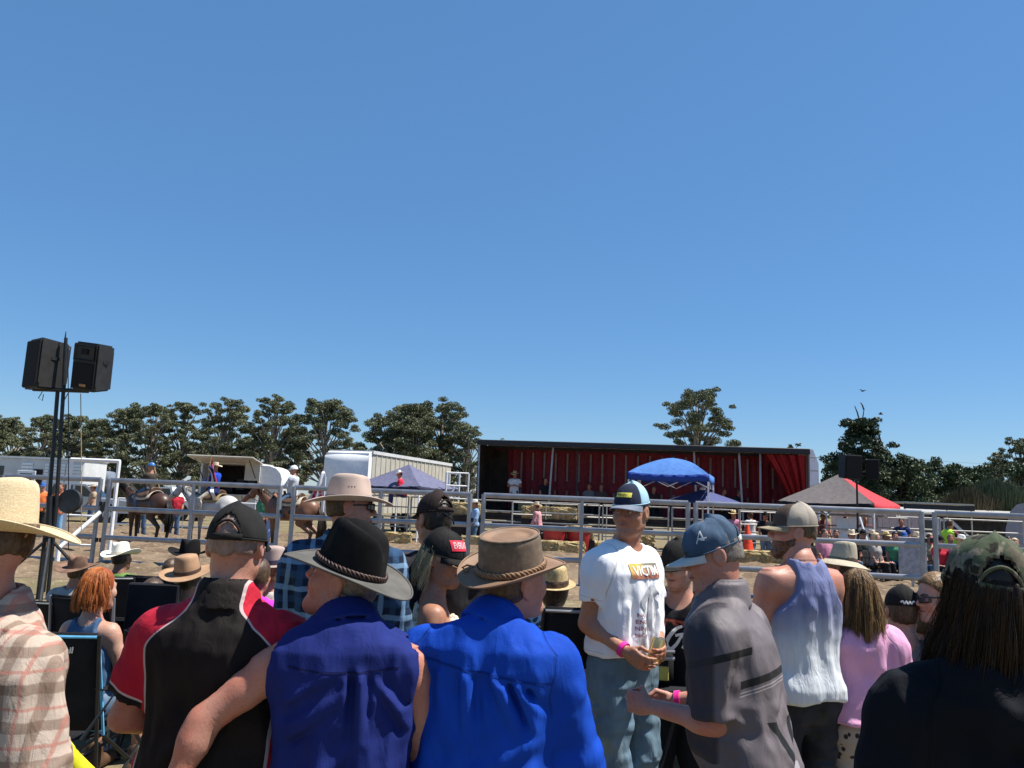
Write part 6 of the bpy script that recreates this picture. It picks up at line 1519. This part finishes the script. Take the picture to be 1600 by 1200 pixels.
# O white hat man
f = Fig('seated man in a cream straw cowboy hat tilted to the right', (190, 872, 8.4), 8, k=.95, legs='sit', yaw=-20, pitch=2, roll=-6, skinm=SK_D, lod=1.5, world_arm=False); f.body(); f.short_hair(BLKH)
f.shirt(cloth('green_tshirt', (.10, .20, .05), .2), 'tee', .02, hem=-.1); f.pants(JEAND); f.shoes(BOOT)
f.hat(flat('cream_straw', (.74, .70, .60), .8, .2, var=.06, scale=40), .125, .100, .045, .02, style='cattle', band=flat('cream_band', (.62, .57, .46)), bandh=.018)
behind(f, label='black camp chair under the man in the cream cowboy hat', fab=CHB, trim=TRIMG)
camp_chair('black camp chair with grey frame in front of the cream cowboy hat', GP(200, 5.6), -4, CHB, CHB, seat=.46, bt=.98, w_=.40, frame=GALV)
# P black cowboy hat + black chairs + two tan hats
f = Fig('seated person in a black cowboy hat partly hidden by the black cap man', (296, 872, 7.0), 5, k=.95, legs='sit', skinm=SK_T, lod=1.5, world_arm=False); f.body(); f.short_hair(BLKH)
f.shirt(cloth('black_tee_cotton', (.012, .012, .014), .2, .9, .010), 'tee', .02, hem=-.1); f.pants(JEAND); f.shoes(BOOT); f.hat(FELT, .12, .10, .045, .015, style='cattle', crease=.03)
behind(f, label='black high backed camp chair under the black cowboy hat', fab=CHB, trim=CHB, bt=.90)
f = Fig('seated person in a tan felt hat seen from behind, left of the black cap man', (294, 903, 5.6), 12, k=.92, legs='sit', skinm=SK_T, lod=1.5, roll=-8, pitch=10, world_arm=False); f.body(); f.short_hair(BRNH)
f.shirt(cloth('mint_tee', (.20, .50, .38), .1), 'tee', .02, hem=-.1); f.pants(JEAN); f.shoes(BOOT); TANF = flat('tan_felt', (.36, .22, .13), .9, .12, var=.15, scale=10)
f.hat(TANF, .11, .10, .02, .01, style='dome', band=flat('dark_band', (.06, .035, .025)), bandh=.02)
behind(f, label='black camp chair under the tan felt hat', fab=CHB, trim=CHB)
o = MB().box((0, 0, .5), (.34, .05, .34), bev=.01).build('hanging_bag', CHB); o.location = GP(258, 5.4)+Vector((0, 0, .40)); tag(o, 'black bag hanging off a chair left of the tan hat', 'bag')
# Q
f = Fig('seated woman in a dusty pink grey bucket hat', (428, 888, 6.2), -10, k=.9, legs='sit', sex='f', skinm=SK_T, lod=1.5, pitch=6, world_arm=False); f.body(); f.short_hair(LBRH, .01, -.09)
f.shirt(cloth('cream_top', (.62, .56, .48), .1), 'tee', .016, hem=-.1); f.pants(JEAN); f.shoes(BOOT); f.hat(cloth('dusty_pink_hat', (.36, .27, .24), .15), .115, .045, -.012, .01, style='dome', taper=.10, band=flat('purple_band', (.06, .045, .08)), bandh=.03)
behind(f, label='dark camp chair under the bucket hat', fab=CHB, trim=TRIMG)
f = Fig('seated child in a hot pink top beside the black cap man', (404, 900, 5.8), -5, k=.82, legs='sit', sex='f', hs=.95, skinm=SK_T, lod=1.5, world_arm=False); f.body(); f.short_hair(BRNH, .012, -.1)
f.shirt(cloth('hot_pink_top', (.72, .05, .52), .1), 'tee', .016, hem=-.1); f.pants(JEAN); f.shoes(BOOT)
behind(f, label='dark camp chair under the child in hot pink', fab=CHB, trim=TRIMG)
# R brown hats by the straw brim
f = Fig('seated person in a weathered brown hat by the brim of the straw hat', (122, 892, 8.0), -5, k=.9, legs='sit', skinm=SK_T, lod=1.5, pitch=8, world_arm=False); f.body(); f.short_hair(BRNH)
f.shirt(cloth('grey_shirt', (.30, .31, .30), .1), 'tee', .02, hem=-.1); f.pants(JEAN); f.shoes(BOOT); f.hat(flat('weathered_brown_felt', (.17, .10, .07), .9, .1, var=.4, scale=8), .115, .11, .03, .01, style='cattle')
behind(f, label='dark camp chair under the weathered brown hat', fab=CHB, trim=TRIMG, bt=.6)
# S sun hat
f = Fig('seated person in a floppy beige sun hat and blue check shirt', (1315, 884, 6.2), 32, k=1.0, legs='sit', yaw=10, pitch=4, roll=8, skinm=SK_T, lod=1.2, world_arm=False); f.body(); f.short_hair(BRNH, .01, -.08)
f.shirt(plaid('blue_check', (.16, .36, .62), (.50, .62, .75), (.035, .12, .33), 12, thin=.2), 'long', .02, (1.9, 1.9), hem=-.1, collar=1); f.pants(JEAN); f.shoes(BOOT)
f.hat(cloth('beige_canvas', (.44, .38, .28), .12, .9, .012), .128, .092, -.022, .02, style='dome', taper=.24, slope=.28, wob=.10, band=flat('dark_cord', (.10, .08, .07)), bandh=.008, thick=.004)
behind(f, label='grey camp chair under the beige sun hat', fab=CHB, trim=TRIMG)
# T black cap boy
f = Fig('boy in a black cap with white script and a grey tee, seated', (1409, 956, 4.5), -6, k=.92, legs='sit', yaw=-4, skinm=SK_F, lod=1.1, world_arm=False); f.body(); f.short_hair(BRNH, .003)
f.shirt(cloth('mid_grey_tee', (.17, .165, .155), .1), 'tee', .018, hem=-.1, seed=111); f.pants(JEAN); f.shoes(BOOT); f.cap(CAPB, yaw=0, fit=1.03)
f.project(*stroke2d(smooth_path([(-.035, .0), (-.025, .008), (-.018, -.006), (-.008, .008), (0, -.006), (.01, .007), (.018, -.005), (.028, .008), (.038, .004)]), .008, 40), f.capob, f.h2w([(0, -.1, .062)])[0], f.Hd@np.array([1, 0, 0]), f.Hd@np.array([0, 0, 1]), f.Hd@np.array([0, -1, 0]), .003, 'cap_script', Wt, f.capob)
behind(f, label='black camp chair under the boy in the black cap', fab=CHB, trim=TRIMG)
# U woman with sunglasses
f = Fig('seated woman in dark sunglasses facing left beside the camouflage cap', (1462, 934, 4.4), 60, k=.95, legs='sit', sex='f', yaw=40, pitch=-6, skinm=SK_F, lod=1.1, world_arm=False); f.body(); f.eyes(); f.short_hair(LBRH, .014, -.10)
f.shirt(cloth('black_dress', (.015, .015, .018), .2), 'tee', .014, (.4, .4), hem=-.12); f.pants(DKT); f.shoes(BOOT); f.glasses(GLASS)
behind(f, label='black camp chair under the woman in sunglasses', fab=CHB, trim=TRIMG)
# V patterned shirt + straw hat beside the oilskin hat
f = Fig('seated person in a woven tan hat and grey patterned shirt right of the oilskin hat', (866, 922, 5.0), -8, k=.92, legs='sit', sex='f', skinm=SK_T, lod=1.3, pitch=10, world_arm=False); f.body(); f.short_hair(BRNH, .014, -.10)
s = SH('grey_pattern', .9, .15); v = s.voro(26); s.col(s.mix(v.ss(.35, .5), (.05, .07, .09), (.42, .47, .52)))
f.shirt(s.m, 'tee', .016, (.5, .5), hem=-.1); f.pants(JEAN); f.shoes(BOOT); f.hat(flat('woven_tan', (.46, .34, .17), .8, .2, var=.25, scale=60), .10, .045, .0, .0, style='dome', band=flat('dark_band', (.06, .035, .025)), bandh=.02)
behind(f, label='black camp chair under the patterned shirt', fab=CHB, trim=CHB, bt=1.0)
c = camp_chair('black padded camp chair with grey piping left of the white t-shirt', GP(892, 4.6), 14, CHB, GALV, seat=.46, bt=1.16, w_=.50)
o = MB().box((0, .0, .25), (.30, .16, .5), bev=.06).build('backpack', CHB, None, 'all'); o.location = GP(894, 4.3)+Vector((0, 0, .42)); tag(o, 'black and grey backpack hung on the padded chair', 'backpack')
for x in (-.09, .09): MB().tube([(x, -.085, .45), (x, -.11, .3), (x, -.085, .08)], .012, 6).build('strap', TRIMG, o)
MB().box((0, -.09, .16), (.2, .04, .2), bev=.015).build('pocket', TRIMG, o, 'all')
# extra seated people hidden mostly behind the front row
for i, (px, py, d, rz, lab, c, hc) in enumerate([(1440, 968, 5.4, 0, 'seated dark dressed person between the grey tee and the camouflage cap', (.02, .02, .024), 'h'), (1050, 945, 5.6, -10, 'seated person low behind the boy in the singlet', (.10, .10, .12), 'h'),
        (648, 968, 4.4, 10, 'blonde child low between the two blue shirts', (.30, .22, .12), 'b'), (238, 932, 6.0, 8, 'seated child in a pale pink top left of the black cap man', (.66, .50, .56), 'h'), (268, 892, 8.6, -4, 'seated person in a cream shirt behind the hanging black bag', (.55, .50, .42), 'h')]):
    f = Fig(lab, (px, py, d), rz, k=.85, legs='sit', skinm=SK_T, lod=1.6, world_arm=False, sex='f'); f.body(); f.short_hair(BLNH if hc == 'b' else BRNH, .012, -.09); f.shirt(cloth('tee_%d' % i, c, .1), 'tee', .016, hem=-.1); f.pants(JEAND); f.shoes(BOOT)
    behind(f, label=['black camp chair between the grey tee and the camouflage cap', 'black camp chair low behind the boy in the singlet', 'dark camp chair under the blonde child', 'dark camp chair under the child in pale pink', 'dark camp chair under the cream shirt'][i], fab=CHB, trim=CHB)
# yellow bag, cooler bag, red bag
YEL = cloth('yellow_fabric', (.72, .70, .03), .08, .7, .01)
o = thing('yellow_tarp', 'bright yellow tarp propped upright in front of the blue edged camp chair', 'tarp', GP(236, 3.0), R(20))
MB().grid(lambda u, v: (-.16+.34*u-.10*v*(1-u), .02*math.sin(6*u)+.06*math.cos(u*math.pi)*(1-v), .02+.90*v-.60*u*v), 10, 10).build('front', YEL, o, 'all', solid=.01)
MB().grid(lambda u, v: (-.16+.30*u, .16-.1*v, .02+.74*v-.30*u*v), 8, 8).build('back', YEL, o, 'all', solid=.01)
MB().tube([(-.14, .02, .8), (-.05, .06, .95), (.06, .08, .75), (.16, .06, .33)], .008, 6).build('cord', DARKM, o, True)
o = thing('cooler_bag', 'black cooler bag with grey and yellow trim behind the can', 'bag', P(1026, 1058, 4.3), R(-10))
MB().box((0, 0, .06), (.17, .14, .17), bev=.03).build('body', CHB, o, 'all'); MB().box((0, -.072, .035), (.12, .012, .07), bev=.004).build('yellow_pocket', flat('olive_yellow', (.35, .31, .08)), o)
for z in (.10, .135): MB().tube([(-.085, -.072, z), (.09, -.075, z+.012)], .009, 6).build('grey_trim', GALV, o)
o2 = thing('camp_stool', 'dark camp stool holding the cooler bag', 'stool', (o.location.x, o.location.y, 0)); MB().box((0, 0, o.location.z-.045), (.3, .3, .02)).build('seat', CHB, o2)
for x in (-.12, .12):
    for y in (-.12, .12): MB().tube([(x, y, 0), (-x*.9, y, o.location.z-.05)], .01, 6).build('leg', DARKM, o2)
o = MB().box((0, 0, .2), (.36, .22, .40), bev=.07).build('red_bag', cloth('red_nylon', (.50, .02, .03), .1, .6, .01), None, 'all'); o.location = GP(1338, 4.4)+Vector((0, .3, 0)); tag(o, 'red nylon bag on the ground by the spotted leggings', 'bag')
MB().tube([(-.1, 0, .38), (-.05, 0, .48), (.05, 0, .48), (.1, 0, .38)], .012, 6).build('handle', DARKM, o)

# ------------------------------------------------------------------ horses and riders
def horse(label, loc, rz, coat, dark, headdown=0.0, seed=0, turn=0):
    t = thing('horse', label, 'horse', loc, R(rz)); h = .028
    hx = turn
    poll = (hx*.5, 1.05+.05*headdown, 1.92-.42*headdown); nose = (hx, 1.45, 1.55-.5*headdown)
    def f(p):
        d = seg(p, (0, -.5, 1.20), (0, .42, 1.17), .30, .29); d = smin(d, ell(p, (0, -.58, 1.24), (.29, .34, .31)), .08); d = smin(d, ell(p, (0, .5, 1.16), (.25, .27, .31)), .08)
        d = smin(d, seg(p, (0, .42, 1.42), (0, -.1, 1.40), .11, .12), .1)
        d = smin(d, seg(p, (0, .56, 1.30), poll, .215, .115), .1); d = smin(d, seg(p, (poll[0], poll[1], poll[2]-.02), nose, .118, .062), .05)
        d = smin(d, sph(p, ((poll[0]+nose[0])/2, (poll[1]+nose[1])/2-.06, (poll[2]+nose[2])/2-.03), .095), .05)
        for sd in (-1, 1):
            d = smin(d, seg(p, (poll[0]+sd*.05, poll[1]-.02, poll[2]+.08), (poll[0]+sd*.07, poll[1]-.02, poll[2]+.22), .035, .01), .02)
            y = .50+.05*sd*(1 if seed % 2 else -1)
            d = smin(d, seg(p, (sd*.15, y, 1.0), (sd*.13, y, .56), .105, .058), .05); d = smin(d, seg(p, (sd*.13, y, .56), (sd*.13, y-.02, .10), .050, .040), .02); d = smin(d, seg(p, (sd*.13, y, .07), (sd*.13, y+.04, .03), .05, .06), .02)
            y = -.05*sd
            d = smin(d, seg(p, (sd*.15, -.58, 1.12), (sd*.17, -.42+y, .86), .19, .11), .06); d = smin(d, seg(p, (sd*.17, -.46+y, .84), (sd*.14, -.80+y, .56), .095, .058), .05)
            d = smin(d, seg(p, (sd*.14, -.80+y, .56), (sd*.14, -.74+y, .10), .052, .042), .03); d = smin(d, seg(p, (sd*.14, -.74+y, .07), (sd*.14, -.70+y, .03), .05, .06), .02)
        return d
    s = SH('coat_%d' % seed, .42, .4); x, y, z = s.xyz(); n = s.noise(3, 4); lo = (z.ss(.75, .35))
    s.col(s.mix(lo, s.mix(n.ss(.3, .7), tuple(q*.75 for q in coat), coat), dark))
    V, F = surfnet(f, axis(-.42, .42, h), axis(-1.1, 1.6, h), axis(.005, 2.25, h)); mesh_obj('body', V, F, s.m, t, True)
    rng = np.random.default_rng(seed); mb = MB()
    for i in range(46):
        q = i/45; a = Vector((0, .50, 1.56)).lerp(Vector((poll[0], poll[1]-.06, poll[2]+.12)), q); sd = rng.choice([-1, 1])*.12
        mb.tube([a, a+Vector((sd*.8, .02, -.06)), a+Vector((sd*1.3, -.03, -.26))], [.03, .026, .008], 4)
    mb.build('mane', flat('horse_hair_%d' % seed, tuple(q*.6 for q in dark), .6), t, 'all')
    mb = MB()
    for i in range(22): ox, oy = rng.normal(size=2)*.045; mb.tube([(ox*.5, -.88, 1.32), (ox, -1.0+oy*.5, 1.1), (ox*1.4, -1.0+oy, .75), (ox, -.97+oy, .42)], [.03, .035, .03, .008], 5)
    mb.build('tail', flat('horse_hair_%d' % seed, tuple(q*.6 for q in dark), .6), t, 'all')
    LT = flat('saddle_leather', (.10, .055, .03), .45, .4)
    def pad(w0, y0, y1, z0, drop):
        def g(u, v): a = (u-.5)*2.3; return (w0*math.sin(a)*1.0, y0+(y1-y0)*v, z0+.06*(2*v-1)**2-drop*(1-math.cos(a)))
        return g
    MB().grid(pad(.345, -.42, .32, 1.555, .40), 16, 8).build('saddle_cloth', cloth('saddle_cloth_%d' % seed, ((.42, .38, .30), (.45, .40, .33), (.30, .22, .12))[seed % 3], .1), t, 'all', solid=.015)
    MB().grid(pad(.330, -.30, .22, 1.60, .34), 16, 8).build('saddle', LT, t, 'all', solid=.04)
    MB().tube([(0, .2, 1.63), (0, .24, 1.76)], [.05, .035], 8).build('pommel', LT, t, True)
    MB().grid(lambda u, v: (.2*(2*u-1), -.30-.03*v, 1.60+.12*v-.06*(2*u-1)**2), 8, 3).build('cantle', LT, t, 'all', solid=.03)
    m_ = Vector(poll).lerp(Vector(nose), .55); MB().tube([m_+Vector((.095*math.cos(a), .02*math.cos(a), .085*math.sin(a))) for a in np.linspace(0, 6.28, 14)], .012, 5, cap=False).build('bridle', LT, t)
    MB().tube([m_+Vector((-.09, 0, -.06)), (-.2, .7, 1.35), (-.06, .22, 1.66)], .010, 5).build('rein', LT, t)
    return t
BAY = (.085, .045, .026)
h1 = horse('dark bay horse standing behind the left rails, seen from the rear', GP(233, 24.0), 62, (.060, .026, .015), (.010, .008, .007), .25, 1, -.25)
h2 = horse('pale grey horse with a rider in blue, behind the left rails', GP(333, 24.6), 74, (.52, .50, .48), (.20, .18, .17), .35, 2, -.15)
h3 = horse('chestnut horse with dark head, left of the pale felt hat', GP(456, 23.6), 80, (.17, .075, .04), (.03, .018, .012), .25, 3, -.1)
def rider(label, hs_, dy, **kw):
    p = hs_.location; a = hs_.rotation_euler.z
    f = Fig(label, (0, 0, 1), 0, hipz=1.70, k=None, legs='ride', lod=2.4, world_arm=False, **kw) if False else None
def mk_rider(label, hs_, px, py, rzo, skinm, shirt, pants, k=.95, sex='m', **kw):
    # rider sits in the saddle: place by the horse itself
    a = hs_.rotation_euler.z; c = hs_.location+Matrix.Rotation(a, 3, 'Z') @ Vector((0, -.02, 0))
    v = CM.to_3x3().transposed() @ (Vector((c.x, c.y, 1.68+.55*k+.165))-Vector((0, 0, CAMZ)))
    hx, hy = 800+FPX*v.x/-v.z, 600-FPX*v.y/-v.z
    f = Fig(label, (hx, hy, c.y), math.degrees(a)+rzo, k=k, legs='ride', lod=2.2, world_arm=False, sex=sex, skinm=skinm, L=((-.25, .45, -.9), (.3, .9, -.1)), Rr=((.25, .45, -.9), (-.3, .9, -.1)), **kw)
    f.loc = Vector((c.x, c.y, 0)); f.root.location = f.loc
    f.body(curl=.7); f.shirt(shirt, 'long', .018, (1.85, 1.85), hem=-.08, h=.020); f.pants(pants, h=.022); f.shoes(BOOT); return f
f = mk_rider('rider in a blue helmet and dark vest on the bay horse', h1, 0, 0, -8, SK_T, cloth('tan_vest', (.06, .05, .04)), JEAN, .82)
BH = flat('blue_helmet', (.05, .15, .38), .3, .5, var=.1); f.cap(BH, crush=0, fit=1.22, H=.12, seams=False, blen=.04, button=False, name='helmet')
f = mk_rider('rider in a cream hat and royal blue shirt carrying a flag on the grey horse', h2, 0, 0, 6, SK_T, cloth('royal_shirt', (.015, .06, .42), .1), cloth('cream_chaps', (.50, .44, .36), .1), 1.0)
f.hat(flat('cream_felt', (.55, .46, .34), .9, .1, var=.08), .12, .11, .04, .02); r2 = f
f = mk_rider('rider in a white helmet and pale shirt on the chestnut horse', h3, 0, 0, 0, SK_T, cloth('pale_shirt', (.45, .48, .52), .1), JEAN, .95)
f.cap(WHITEP, fit=1.2, H=.12, seams=False, blen=.045, button=False, name='helmet')
# flags
def flag(label, base, tip, w_, drop, mats, name='flag'):
    t = thing(name, label, 'flag', base); e = Vector(tip)-Vector(base)
    MB().tube([(0, 0, 0), e], .016, 6).build('staff', flat('tan_staff', (.40, .28, .12)), t)
    def g(u, v): q = e*(1-.55*u); return q+Vector((w_*v*(.55+.25*math.sin(u*5)), .10*math.sin(u*7+v*8), -drop*v-.08*math.sin(v*9+u*4)))
    for k, m in enumerate(mats):
        n = len(mats); MB().grid(lambda u, v, k=k: g((k+u)/n, v), 6, 10).build('cloth_panel', m, t, 'all', solid=.006)
FN = cloth('flag_navy', (.012, .022, .09), .2, .7); FR = cloth('flag_red', (.50, .06, .08), .1, .7); FW = cloth('flag_white', (.70, .70, .72), .05, .7)
b = h2.location+Vector((-.05, -.40, 1.75)); flag('navy, red and white flag carried by the rider in blue', b, P(330, 711, 24.2), .50, 1.0, [FR, FN, FN, FW, FN])
b = h1.location+Vector((.30, .1, 1.6)); tp = P(241, 729, 24.1); flag('furled dark flag standing beside the bay horse rider', b, tp, .12, .5, [CHB, CHB])
t = thing('feather_banner', 'white banner with red marks behind the white helmet', 'banner', GP(497, 27.5))
MB().grid(lambda u, v: (-.42+.62*u+.35*v*(1-u), .04*math.sin(u*9), 1.45+1.05*v*(.45+.55*math.sin(u*2.2))), 14, 12).build('sail', FW, t, 'all', solid=.008)
for k, (x, z) in enumerate([(-.1, 1.72), (.1, 1.85), (.08, 1.60), (-.16, 1.55)]): MB().box((x, -.06, z), (.10, .01, .22), M=Matrix.Rotation(R(18), 4, 'Y')).build('red_mark', FR, t)
MB().tube([(.22, 0, 0), (.22, 0, 2.3)], .02, 6).build('pole', WHITEP, t)

# ------------------------------------------------------------------ far people
fabs = {}
def C_(r, g, b): return cloth('dyed_cotton_%d_%d_%d' % (r*99, g*99, b*99), (r, g, b), .12)
def far(label, px, d, rz, col, pcol, hat=None, legs='stand', z0=0, k=.97, sex='m', kind='tee', skinm=SK_T, hairm=BRNH, group=None, L=None, Rr=None, yaw=0, pitch=0, sl=(.6, .6), vest=None, loc=None, lean=0, scarf=None):
    b = Vector(loc) if loc is not None else GP(px, d)
    hipz = {'stand': .92*k, 'sit': .50}[legs]
    z = z0+hipz+.55*k+.165
    v = CM.to_3x3().transposed() @ (Vector((b.x, b.y, z))-Vector((0, 0, CAMZ)))
    f = Fig(label, (800+FPX*v.x/-v.z, 600-FPX*v.y/-v.z, b.y), rz, k=k, legs=legs, lod=2.6, sex=sex, skinm=skinm, group=group, world_arm=False, yaw=yaw, pitch=pitch, lean=lean,
            L=L or ((-.2, .15, -1), (.1, .5, -.8)), Rr=Rr or ((.2, .15, -1), (-.1, .5, -.8)))
    if z0:                                      # stands on something: shift the rig down to its own feet
        dz = z0
        f.hipz -= dz; f.N[2] -= dz; f.Hc[2] -= dz
        for sd in f.arms: S, E, W, u, fd = f.arms[sd]; S[2] -= dz; E[2] -= dz; W[2] -= dz
        for sd in (-1, 1):
            H, K, A_ = f.legs[sd]; H[2] -= dz
            if legs == 'stand': K[2] = f.hipz*.52
            else: K[2] = H[2]+.03; A_[2] = .085
        f.loc.z = z0; f.root.location.z = z0
    f.body(curl=.5); f.shirt(col, kind, .018, sl, hem=-.10, h=.032); f.pants(pcol, h=.036)
    f.short_hair(hairm, .01 if sex == 'm' else .016, -.06 if sex == 'm' else -.13)
    if vest: f.shirt(vest, 'vest', .030, (0, 0), hem=-.08, h=.025, name='vest')
    if hat == 'cream': f.hat(flat('cream_felt', (.55, .46, .34), .9, .1, var=.08), .12, .10, .03, .02)
    elif hat == 'straw': f.hat(flat('yellow_straw', (.62, .47, .22), .8, .2, var=.1), .11, .10, .02, .02, band=DARKM)
    elif hat == 'white': f.hat(flat('white_felt', (.75, .72, .66), .8, .1, var=.05), .12, .10, .04, .02)
    elif hat == 'black': f.cap(CAPB)
    elif hat == 'bluecap': f.cap(C_(.05, .12, .35))
    return f
W_ = C_(.72, .72, .74); K_ = C_(.02, .02, .022); NB = C_(.03, .05, .14); RDs = C_(.50, .03, .05); LB = C_(.28, .42, .62); GRN = C_(.08, .30, .16); PK = C_(.6, .25, .35); MR = C_(.18, .05, .06)
HV = cloth('hi_vis_yellow', (.50, .85, .06), .05, .6); HVO = cloth('hi_vis_orange', (.80, .18, .05), .05, .6); RPL = plaid('red_check', (.66, .56, .56), (.42, .05, .07), (.50, .14, .16), 12, thin=.25)
cross = dict(L=((-.35, .35, -.9), (.8, .5, .1)), Rr=((.35, .35, -.9), (-.8, .5, .1)))
def onT(x, y): q = TW(x, y, 0); return (q.x, q.y, 0)
far('man in a white tee and straw hat standing with folded arms in the red trailer', 0, 0, 180, W_, K_, 'straw', z0=DZ+.01, loc=onT(1.45, 1.15), yaw=-20, pitch=-12, **cross)
far('woman in a black dress sitting on hay in the red trailer', 0, 0, 190, K_, K_, None, 'sit', z0=DZ+.20, loc=onT(2.75, 1.15), sex='f', hairm=BLKH, yaw=20)
for i, (x, lab, c, hc) in enumerate([(4.55, 'seated man in a pale grey shirt against the red curtain', C_(.16, .16, .17), 'n'), (5.05, 'seated person in brown beside the pale grey shirt in the trailer', C_(.09, .06, .055), 'n'), (7.2, 'shadowed person seated in the trailer under the blue gazebo', C_(.05, .03, .03), 'n'), (10.0, 'left shadowed person sitting near the tied red curtain', K_, 'n'), (10.6, 'right shadowed person sitting by the tied red curtain', C_(.03, .03, .035), 'n')]):
    far(lab, 0, 0, 175+8*i, c, K_, None, 'sit', z0=DZ+.02, loc=onT(x, 1.5), yaw=-20+15*i)
    o = MB().box((0, 0, .2), (.5, .4, .40), bev=.03).build('storage_box', CHAR); q = onT(x, 1.62); o.location = (q[0], q[1], DZ+.01); tag(o, 'dark box seat number one under the grey shirted man'.replace('number one ', '') if i == 0 else 'dark box seat under the '+lab.split(' in ')[0].split(' near ')[0].split(' by ')[0].split(' beside')[0]+(' in brown' if i == 1 else (' under the gazebo' if i == 2 else (' on the left by the curtain' if i == 3 else ' on the right by the curtain'))), 'box')
# cowboy in a red shirt sitting on the far rails
fb = GP(622, fard(622)); f = far('man in a red shirt and cream cowboy hat sitting on top of the far rails', 0, 0, 96, C_(.62, .03, .06), NB, 'white', 'sit', z0=1.36, loc=(fb.x, fb.y-.02, 0), pitch=-24, kind='long', sl=(1.85, 1.85), k=.98, lean=.25)
far('man in a red check shirt and cream hat leaning in the pens', 838, 28.2, 70, RPL, JEAN, 'cream', kind='long', sl=(1.85, 1.85), lean=.15)
far('person in a pale blue shirt behind the split gate posts', 742, 28.8, 110, LB, JEAN, 'white', kind='long', sl=(1.85, 1.85))
far('spectator in a cream hat and white shirt by the far left trailer', 26, 31, 120, W_, JEAN, 'cream', kind='long', sl=(1.85, 1.85))
G1 = 'stewards behind the left rails'
far('steward in a lime vest with a pale hat beside the mast', 50, 24.5, 160, K_, K_, 'cream', vest=HV, group=G1); far('orange shirted steward just left of the mast', 68, 25.5, 200, HVO, K_, 'bluecap', group=G1, skinm=SK_F)
far('person in an orange top and light jeans right of the mast', 96, 24, 175, HVO, C_(.20, .38, .58), None, group=G1)
far('person in a tan shirt standing by the silver ute', 146, 33, 130, C_(.45, .33, .22), JEAN, 'cream')
far('person in a red shirt behind the gap of the two left horses', 277, 28, 200, RDs, JEAN, None)
far('person in a dark top and blue jeans behind the bay horse', 226, 27.5, 180, K_, JEAN, 'black', sex='f')
far('person in a green shirt by the chestnut horse head', 413, 26, 160, GRN, K_, 'cream'); far('person in a white shirt and blue shorts behind the left gate posts', 430, 25.5, 190, LB, C_(.25, .38, .70), None, sex='f')
# right side
G2 = 'people behind the right pens'
far('person in a straw hat and pink tee near the far pens', 1146, 27.5, 160, PK, K_, 'straw', group=G2); far('person in a white shirt turned away near the cone', 1172, 28.2, 20, W_, JEAN, None, group=G2, sex='f')
far('person in pale jeans and black tee behind the beard', 1196, 27.4, 190, K_, C_(.22, .30, .34), 'black', group=G2)
far('person in a maroon tee left of the notice boards', 1262, 28.5, 170, MR, K_, None, group=G2); far('tall person in maroon beside the first maroon tee', 1287, 28.9, 200, C_(.22, .08, .10), K_, 'black', group=G2, k=1.02)
far('person in a pink tee under the grey gazebo', 1322, 28.6, 185, PK, K_, None, group=G2, sex='f', hairm=BLKH); far('person in dark red under the grey gazebo right of the tripod', 1352, 28.8, 170, MR, NB, None, group=G2)
far('person in blue by the red gazebo leg', 1408, 26.5, 140, NB, JEAN, None, group=G2)
far('steward in a lime hi-vis vest beside the pale wagon', 1484, 22.5, -70, MR, K_, None, vest=HV, L=((-.2, .5, -.8), (.3, .9, .1)), Rr=((.2, .5, -.8), (-.3, .9, .1)))
proto = {}
base = camp_chair('dark camp chair in the far right crowd', GP(1288, 21.5), 180, CHB, CHB, group='camp chairs of the far right crowd')
# the seated crowd on the right: one figure each
tops = [K_, NB, W_, PK, C_(.30, .28, .26), LB, RDs, C_(.05, .06, .05), GRN, C_(.42, .34, .20)]
tn = ['black', 'navy', 'white', 'pink', 'grey', 'light blue', 'red', 'dark green', 'green', 'tan']
seats = [(1288, 21.6), (1330, 21.2), (1348, 22.4), (1368, 21.0), (1384, 22.6), (1398, 21.4), (1412, 22.8), (1432, 20.8), (1452, 22.0), (1468, 20.6), (1484, 21.6), (1502, 20.4), (1522, 21.8), (1544, 20.6), (1562, 22.0), (1584, 20.8), (1306, 23.2), (1362, 23.8), (1402, 24.0), (1452, 23.8), (1530, 23.6), (1574, 23.4)]
nm_ = ['right below the beige sun hat', 'below the first notice board', 'behind the leaning white pole', 'just right of the leaning white pole', 'second right of the leaning pole', 'third right of the leaning pole', 'left of the grey board', 'behind the grey board', 'between the post pair', 'left of the camouflage cap', 'below the lime vest', 'right below the lime vest', 'behind the camouflage cap crown', 'behind the camouflage cap button', 'right of the camouflage cap top', 'at the far right edge', 'in the back row behind the sun hat', 'in the back row behind the boards', 'in the back row below the red gazebo corner', 'in the back row behind the lime vest', 'in the back row by the caravan', 'in the back row at the right edge']
hts = [None, 'cream', 'black', None, 'straw', None, 'bluecap', 'cream', None, 'black', None, 'white', None, 'straw', 'black', None, None, 'cream', 'black', None, 'straw', None]
first = {}
for i, (px, d) in enumerate(seats):
    j = (i*7+3) % 10; key = (i % 6, hts[i] if i < 6 else None)
    lab = 'seated spectator in %s %s' % (tn[j], nm_[i])
    f = far(lab, px, d, random.uniform(150, 215), tops[j], (K_, JEAN, NB)[i % 3], hts[i], 'sit', sex='mf'[i % 2], hairm=(BRNH, BLKH, LBRH, BLNH)[i % 4], group='seated crowd behind the right rails', k=random.uniform(.9, 1), skinm=(SK_F, SK_T, SK_R)[i % 3])
    a = f.rz; b = f.loc
    if i: cc_ = dup(base); cc_['label'] = 'dark camp chair '+nm_[i]
    else: cc_ = base; cc_['label'] = 'dark camp chair '+nm_[0]
    cc_.location = (b.x, b.y, 0); cc_.rotation_euler.z = a
